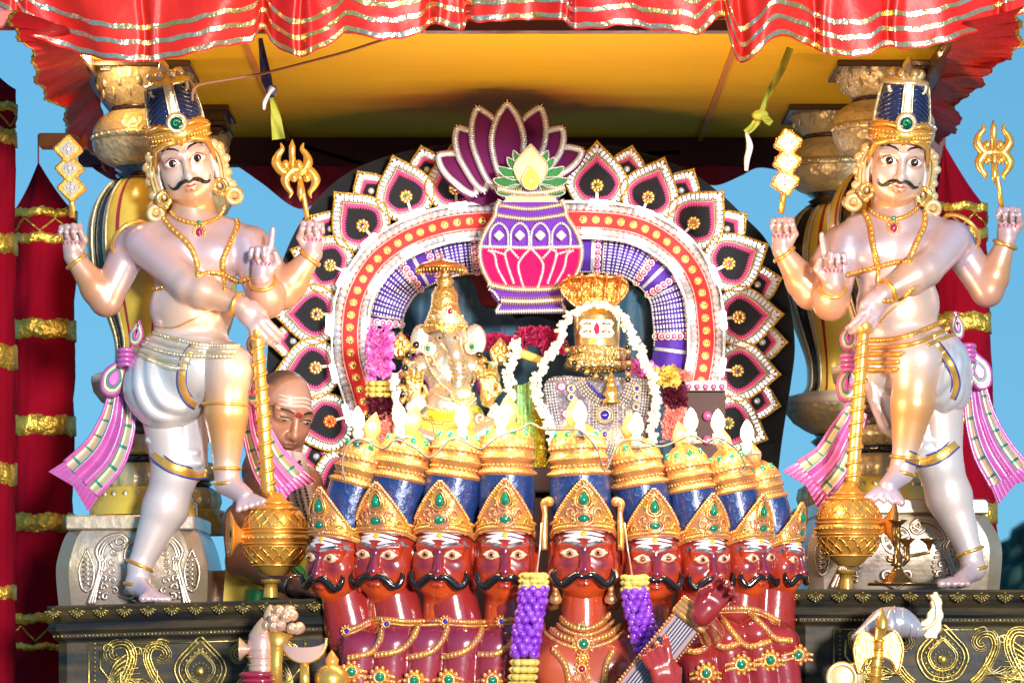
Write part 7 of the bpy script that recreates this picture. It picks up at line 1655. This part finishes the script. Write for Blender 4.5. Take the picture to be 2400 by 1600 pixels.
# ---------------------------------------------------------------- brass lamp on the right pedestal
k = K; bl = thing('brass_oil_lamp', 'small tiered brass oil lamp on a tray beside the right guardian', 'lamp', P(2075, 1353, -.2)); g = lambda x, y: P(x, y, -.2)
brass = mat('old_brass', (.3, .16, .05), .22, .85, .1, var=((.12, .06, .02), 14, .6))
m = M(); m.lathe([(0, 6*k), (76*k, 6*k), (80*k, 10*k), (78*k, 12*k)], g(2072, 1350), 32); part('tray', m, brass, bl)
m = M(); m.lathe([(40*k, 8*k), (34*k, 20*k), (14*k, 38*k), (8*k, 48*k), (18*k, 52*k), (10*k, 58*k), (12*k, 72*k), (7*k, 80*k), (6*k, 110*k), (10*k, 116*k), (6*k, 124*k), (7*k, 150*k)], g(2062, 1350), 20); part('stem', m, brass, bl)
for x, y, w in ((2062, 1196, 22), (2082, 1238, 22), (2134, 1238, 24)): m = M(); m.lathe([(4*k, -22*k), (8*k, -10*k), (w*.7*k, -4*k), (w*k, 2*k), (w*.9*k, 3*k), (4*k, 0)], g(x, y), 18); part('oil_cup', m, brass, bl)
for x in (2082,): m = M(); otube(m, [(x, 1252), (x+2, 1285), (x-10, 1298)], [8, 6, 5], -.2, 8); otube(m, [(2064, 1290), (2040, 1286), (2036, 1276)], 5, -.2, 6); otube(m, [(2134, 1252), (2134, 1268), (2090, 1276), (2066, 1280)], 4, -.2, 6); part('arm', m, brass, bl)
# ---------------------------------------------------------------- the priest behind the left guardian
SK = (.32, .15, .095); SKD = (.24, .11, .07)
skin = mat('brown_skin', SK, .42, 0, .12, vcol=True, bump=(60, .2, .003), spec=.5, sss=.05)
pr = thing('person', 'balding man with ash striped forehead bending down behind the left guardian, arm stretched forward', 'person', P(655, 1800, .36))
Y0 = .36; g = lambda x, y, d=0: P(x, y, Y0+d*K)
s = SDF()
s.ell(g(600, 1270, 60), np.array((76, 80, 150))*k, None, 40*k, SK); s.cone(g(622, 1120, 20), g(600, 1160, 40), 60*k, 66*k, 40*k, SK); s.cone(g(655, 1000, 10), g(620, 1110, 20), 48*k, 62*k, 20*k, SK)
s.cone(g(700, 1110, 10), g(690, 1230, 0), 44*k, 44*k, 20*k, SK); s.cone(g(560, 1200, 0), g(560, 1290, -120), 52*k, 42*k, 16*k, SK); s.cone(g(560, 1290, -120), g(690, 1352, -320), 42*k, 22*k, 12*k, (.24, .11, .065)); hand(s, g(692, 1352, -325), (.93, -.3, -.16), (0, .1, -1), 'drape', k, -1, (.24, .11, .065), 1.0)
for d in (-1, 1): s.cone(g(560+d*50, 1380, 60), g(560+d*60, 1560, 40), 75*k, 56*k, 20*k, SK); s.cone(g(560+d*60, 1560, 40), g(560+d*60, 1790, 60), 52*k, 34*k, 16*k, SK); s.cone(g(560+d*60, 1790, 60), g(560+d*64, 1800, -40), 30*k, 22*k, 10*k, SK)
s.build(.0052); C = s.colors(.02)
ph = head_sdf(.98, (SK, SK, SKD), 2.3); Cp = ph.Cc.copy(); V = ph.V/K
hairw = np.clip((V[:, 2]-(52+V[:, 1]*-.02)-0)/6, 0, 1)*np.clip((V[:, 1]+20)/30, 0, 1)+np.clip((V[:, 1]-2)/10, 0, 1)*np.clip((V[:, 2]+30)/10, 0, 1); hairw = np.clip(hairw, 0, .8)[:, None]; Cp = Cp*(1-hairw)+np.array((.035, .03, .03))*hairw
stb = np.clip((V[:, 2]-22)/12, 0, 1)*(V[:, 1] < -20)*.28; stb = stb[:, None]; Cp = Cp*(1-stb)+np.array((.4, .36, .36))*stb
jw = (np.exp(-((V[:, 2]+68)/26)**2)*(V[:, 1] < 10)*.45)[:, None]; Cp = Cp*(1-jw)+np.array((.07, .045, .04))*jw
Mx = Matrix.Translation(P(652, 940, Y0-.02)) @ Matrix.Rotation(R(6), 4, 'Y') @ Matrix.Rotation(R(34), 4, 'Z') @ Matrix.Rotation(R(22), 4, 'X') @ Matrix.Scale(1.04, 4)
hV = ph.V@np.array(Mx)[:3, :3].T+np.array(Mx)[:3, 3]; m = s.toM(); hm_ = M(); hm_.v = [hV]; hm_.n = len(hV); hm_.f = [tuple(q) for q in ph.Q.tolist()]; hm_.mi = [0]*len(hm_.f); hm_.fl = [True]*len(hm_.f); m.join(hm_)
me = m.mesh('body', skin, root_org(pr)); set_colors(me, np.vstack([C, Cp])); part('body', None, None, pr, mesh=me)
pf = face_bits(ph, 'g'); b_ = ph.bvh(); eyw2 = mat('dim_eye_white', (.35, .28, .25), .3, 0, .3); hair_m = mat('black_hair', (.02, .017, .016), .6); lip2 = mat('brown_lip', (.16, .05, .04), .4)
for d_, nm in ((-1, 'eye'), (1, 'eye2')):
    pf[nm] = M(); st_ = lambda pts, w, h, mi, lf: stroke(pf[nm], b_, [V2(*p) for p in pts], [q*K for q in w], h*K, mi, n=5, lift=lf*K, dist=.1)
    st_([(d_*x, z) for x, z in ((12, 0), (29, -2), (46, 0))], (.5, 4.6, .5), 1, 1, .6); st_([(d_*x, z) for x, z in ((24, -2.5), (30, -3), (36, -2.5))], (.5, 3.6, .5), 1, 2, 2); st_([(d_*x, z) for x, z in ((10, 0), (20, 3), (30, 3.4), (40, 3), (50, 0))], (.4, 1.4, 1.8, 1.4, .4), 2, 0, 2)
pf['eyebrows'] = M()
for d_ in (-1, 1): stroke(pf['eyebrows'], b_, [V2(d_*x, z) for x, z in ((12, 17), (26, 20), (42, 19), (54, 13))], [q*K for q in (2, 3.4, 2.6, .8)], .8*K, 0, n=5, lift=.4*K, dist=.1)
for nm, mt in (('eye', [hair_m, eyw2, iris, mous]), ('eye2', [hair_m, eyw2, iris, mous]), ('eyebrows', hair_m), ('lips', lip2)):
    q = M(); q.join(pf[nm]); q.xf(Matrix(Mx)); part('eye' if nm == 'eye2' else {'eyebrows': 'eyebrow_pair'}.get(nm, nm), q, mt, pr)
mm = M(); st = lambda pts, w, h, mi: stroke(mm, b_, [V2(*p) for p in pts], [q*K for q in w], h*K, mi, n=5, lift=.5*K, dist=.1)
for z in (50, 42, 33): st([(x, z+1.5*math.sin(x*.1)-.004*x*x) for x in np.linspace(-44, 44, 12)], [.5]+[2.2]*7+[.5], .2, 0)
mm.xf(Mx); part('ash_stripes', mm, mat('thin_ash', (.42, .38, .38), .7), pr); mm = M()
st([(6*math.cos(PI-a)*1.5, 14) for a in np.linspace(0, PI, 9)], [7*math.sin(a)+.01 for a in np.linspace(0, PI, 9)], .5, 1)
mm.xf(Mx); part('forehead_dot', mm, [hair_m, mat('dark_red_powder', (.2, .005, .02), .6), hair_m], pr)
mm = M(); w_, e_ = g(690, 1352, -320), g(560, 1290, -120); torus(mm, w_+(e_-w_)*.1, nrm(w_-e_), 26*k, 3.4*k); part('steel_bangle', mm, mat('steel', (.6, .6, .62), .15, .9), pr)
def cloth(pts, Y, mt, nm, amp=6, n=24):
    mm = M(); q = np.array(pts, float); G = []       # four corners: a b (top) c d (bottom)
    for u in np.linspace(0, 1, n): G.append([P(*( (q[0]*(1-u)+q[1]*u)*(1-v)+(q[3]*(1-u)+q[2]*u)*v), Y-(amp*math.sin(u*9+v*3)+amp*.5*math.sin(u*21+2)+18*math.sin(u*PI))*K) for v in np.linspace(0, 1, 16)])
    mm.grid(G); return part(nm, mm, mt, pr)
cloth([(640, 1030), (700, 1040), (745, 1262), (690, 1262)], Y0-.09, mat('mauve_shawl', (.42, .33, .36), .6, var=((.5, .42, .46), 20, .6)), 'shawl', 3)
mm = M()
for o in (0, 12, 26): 
    q = resample(np.array([(662+o, 1060), (682+o, 1150), (712+o*.8, 1250)]), 26)
    for x, y in q: mm.ball(P(x, y, Y0-.12), 4*K, 6, 4)
part('black_bead_strand', mm, mous, pr, stuff=True)
cloth([(520, 1262), (640, 1270), (640, 1420), (510, 1420)], Y0-.1, mat('yellow_dhoti', (.5, .36, .03), .6, var=((.3, .22, .02), 12, .6)), 'dhoti', 6); cloth([(690, 1258), (745, 1290), (740, 1380), (640, 1300)], Y0-.12, limes, 'dhoti', 4); cloth([(650, 1300), (690, 1296), (760, 1372), (736, 1390)], Y0-.14, mat('green_border_cloth', (.02, .25, .08), .5, .2), 'dhoti_border', 2); cloth([(570, 1350), (640, 1358), (640, 1400), (560, 1400)], Y0-.14, MATS['green_border_cloth'], 'dhoti_border', 3)
print('OBJECTS', len(bpy.data.objects), 'TRIS', sum(len(p.vertices)-2 for me in bpy.data.meshes for p in me.polygons))
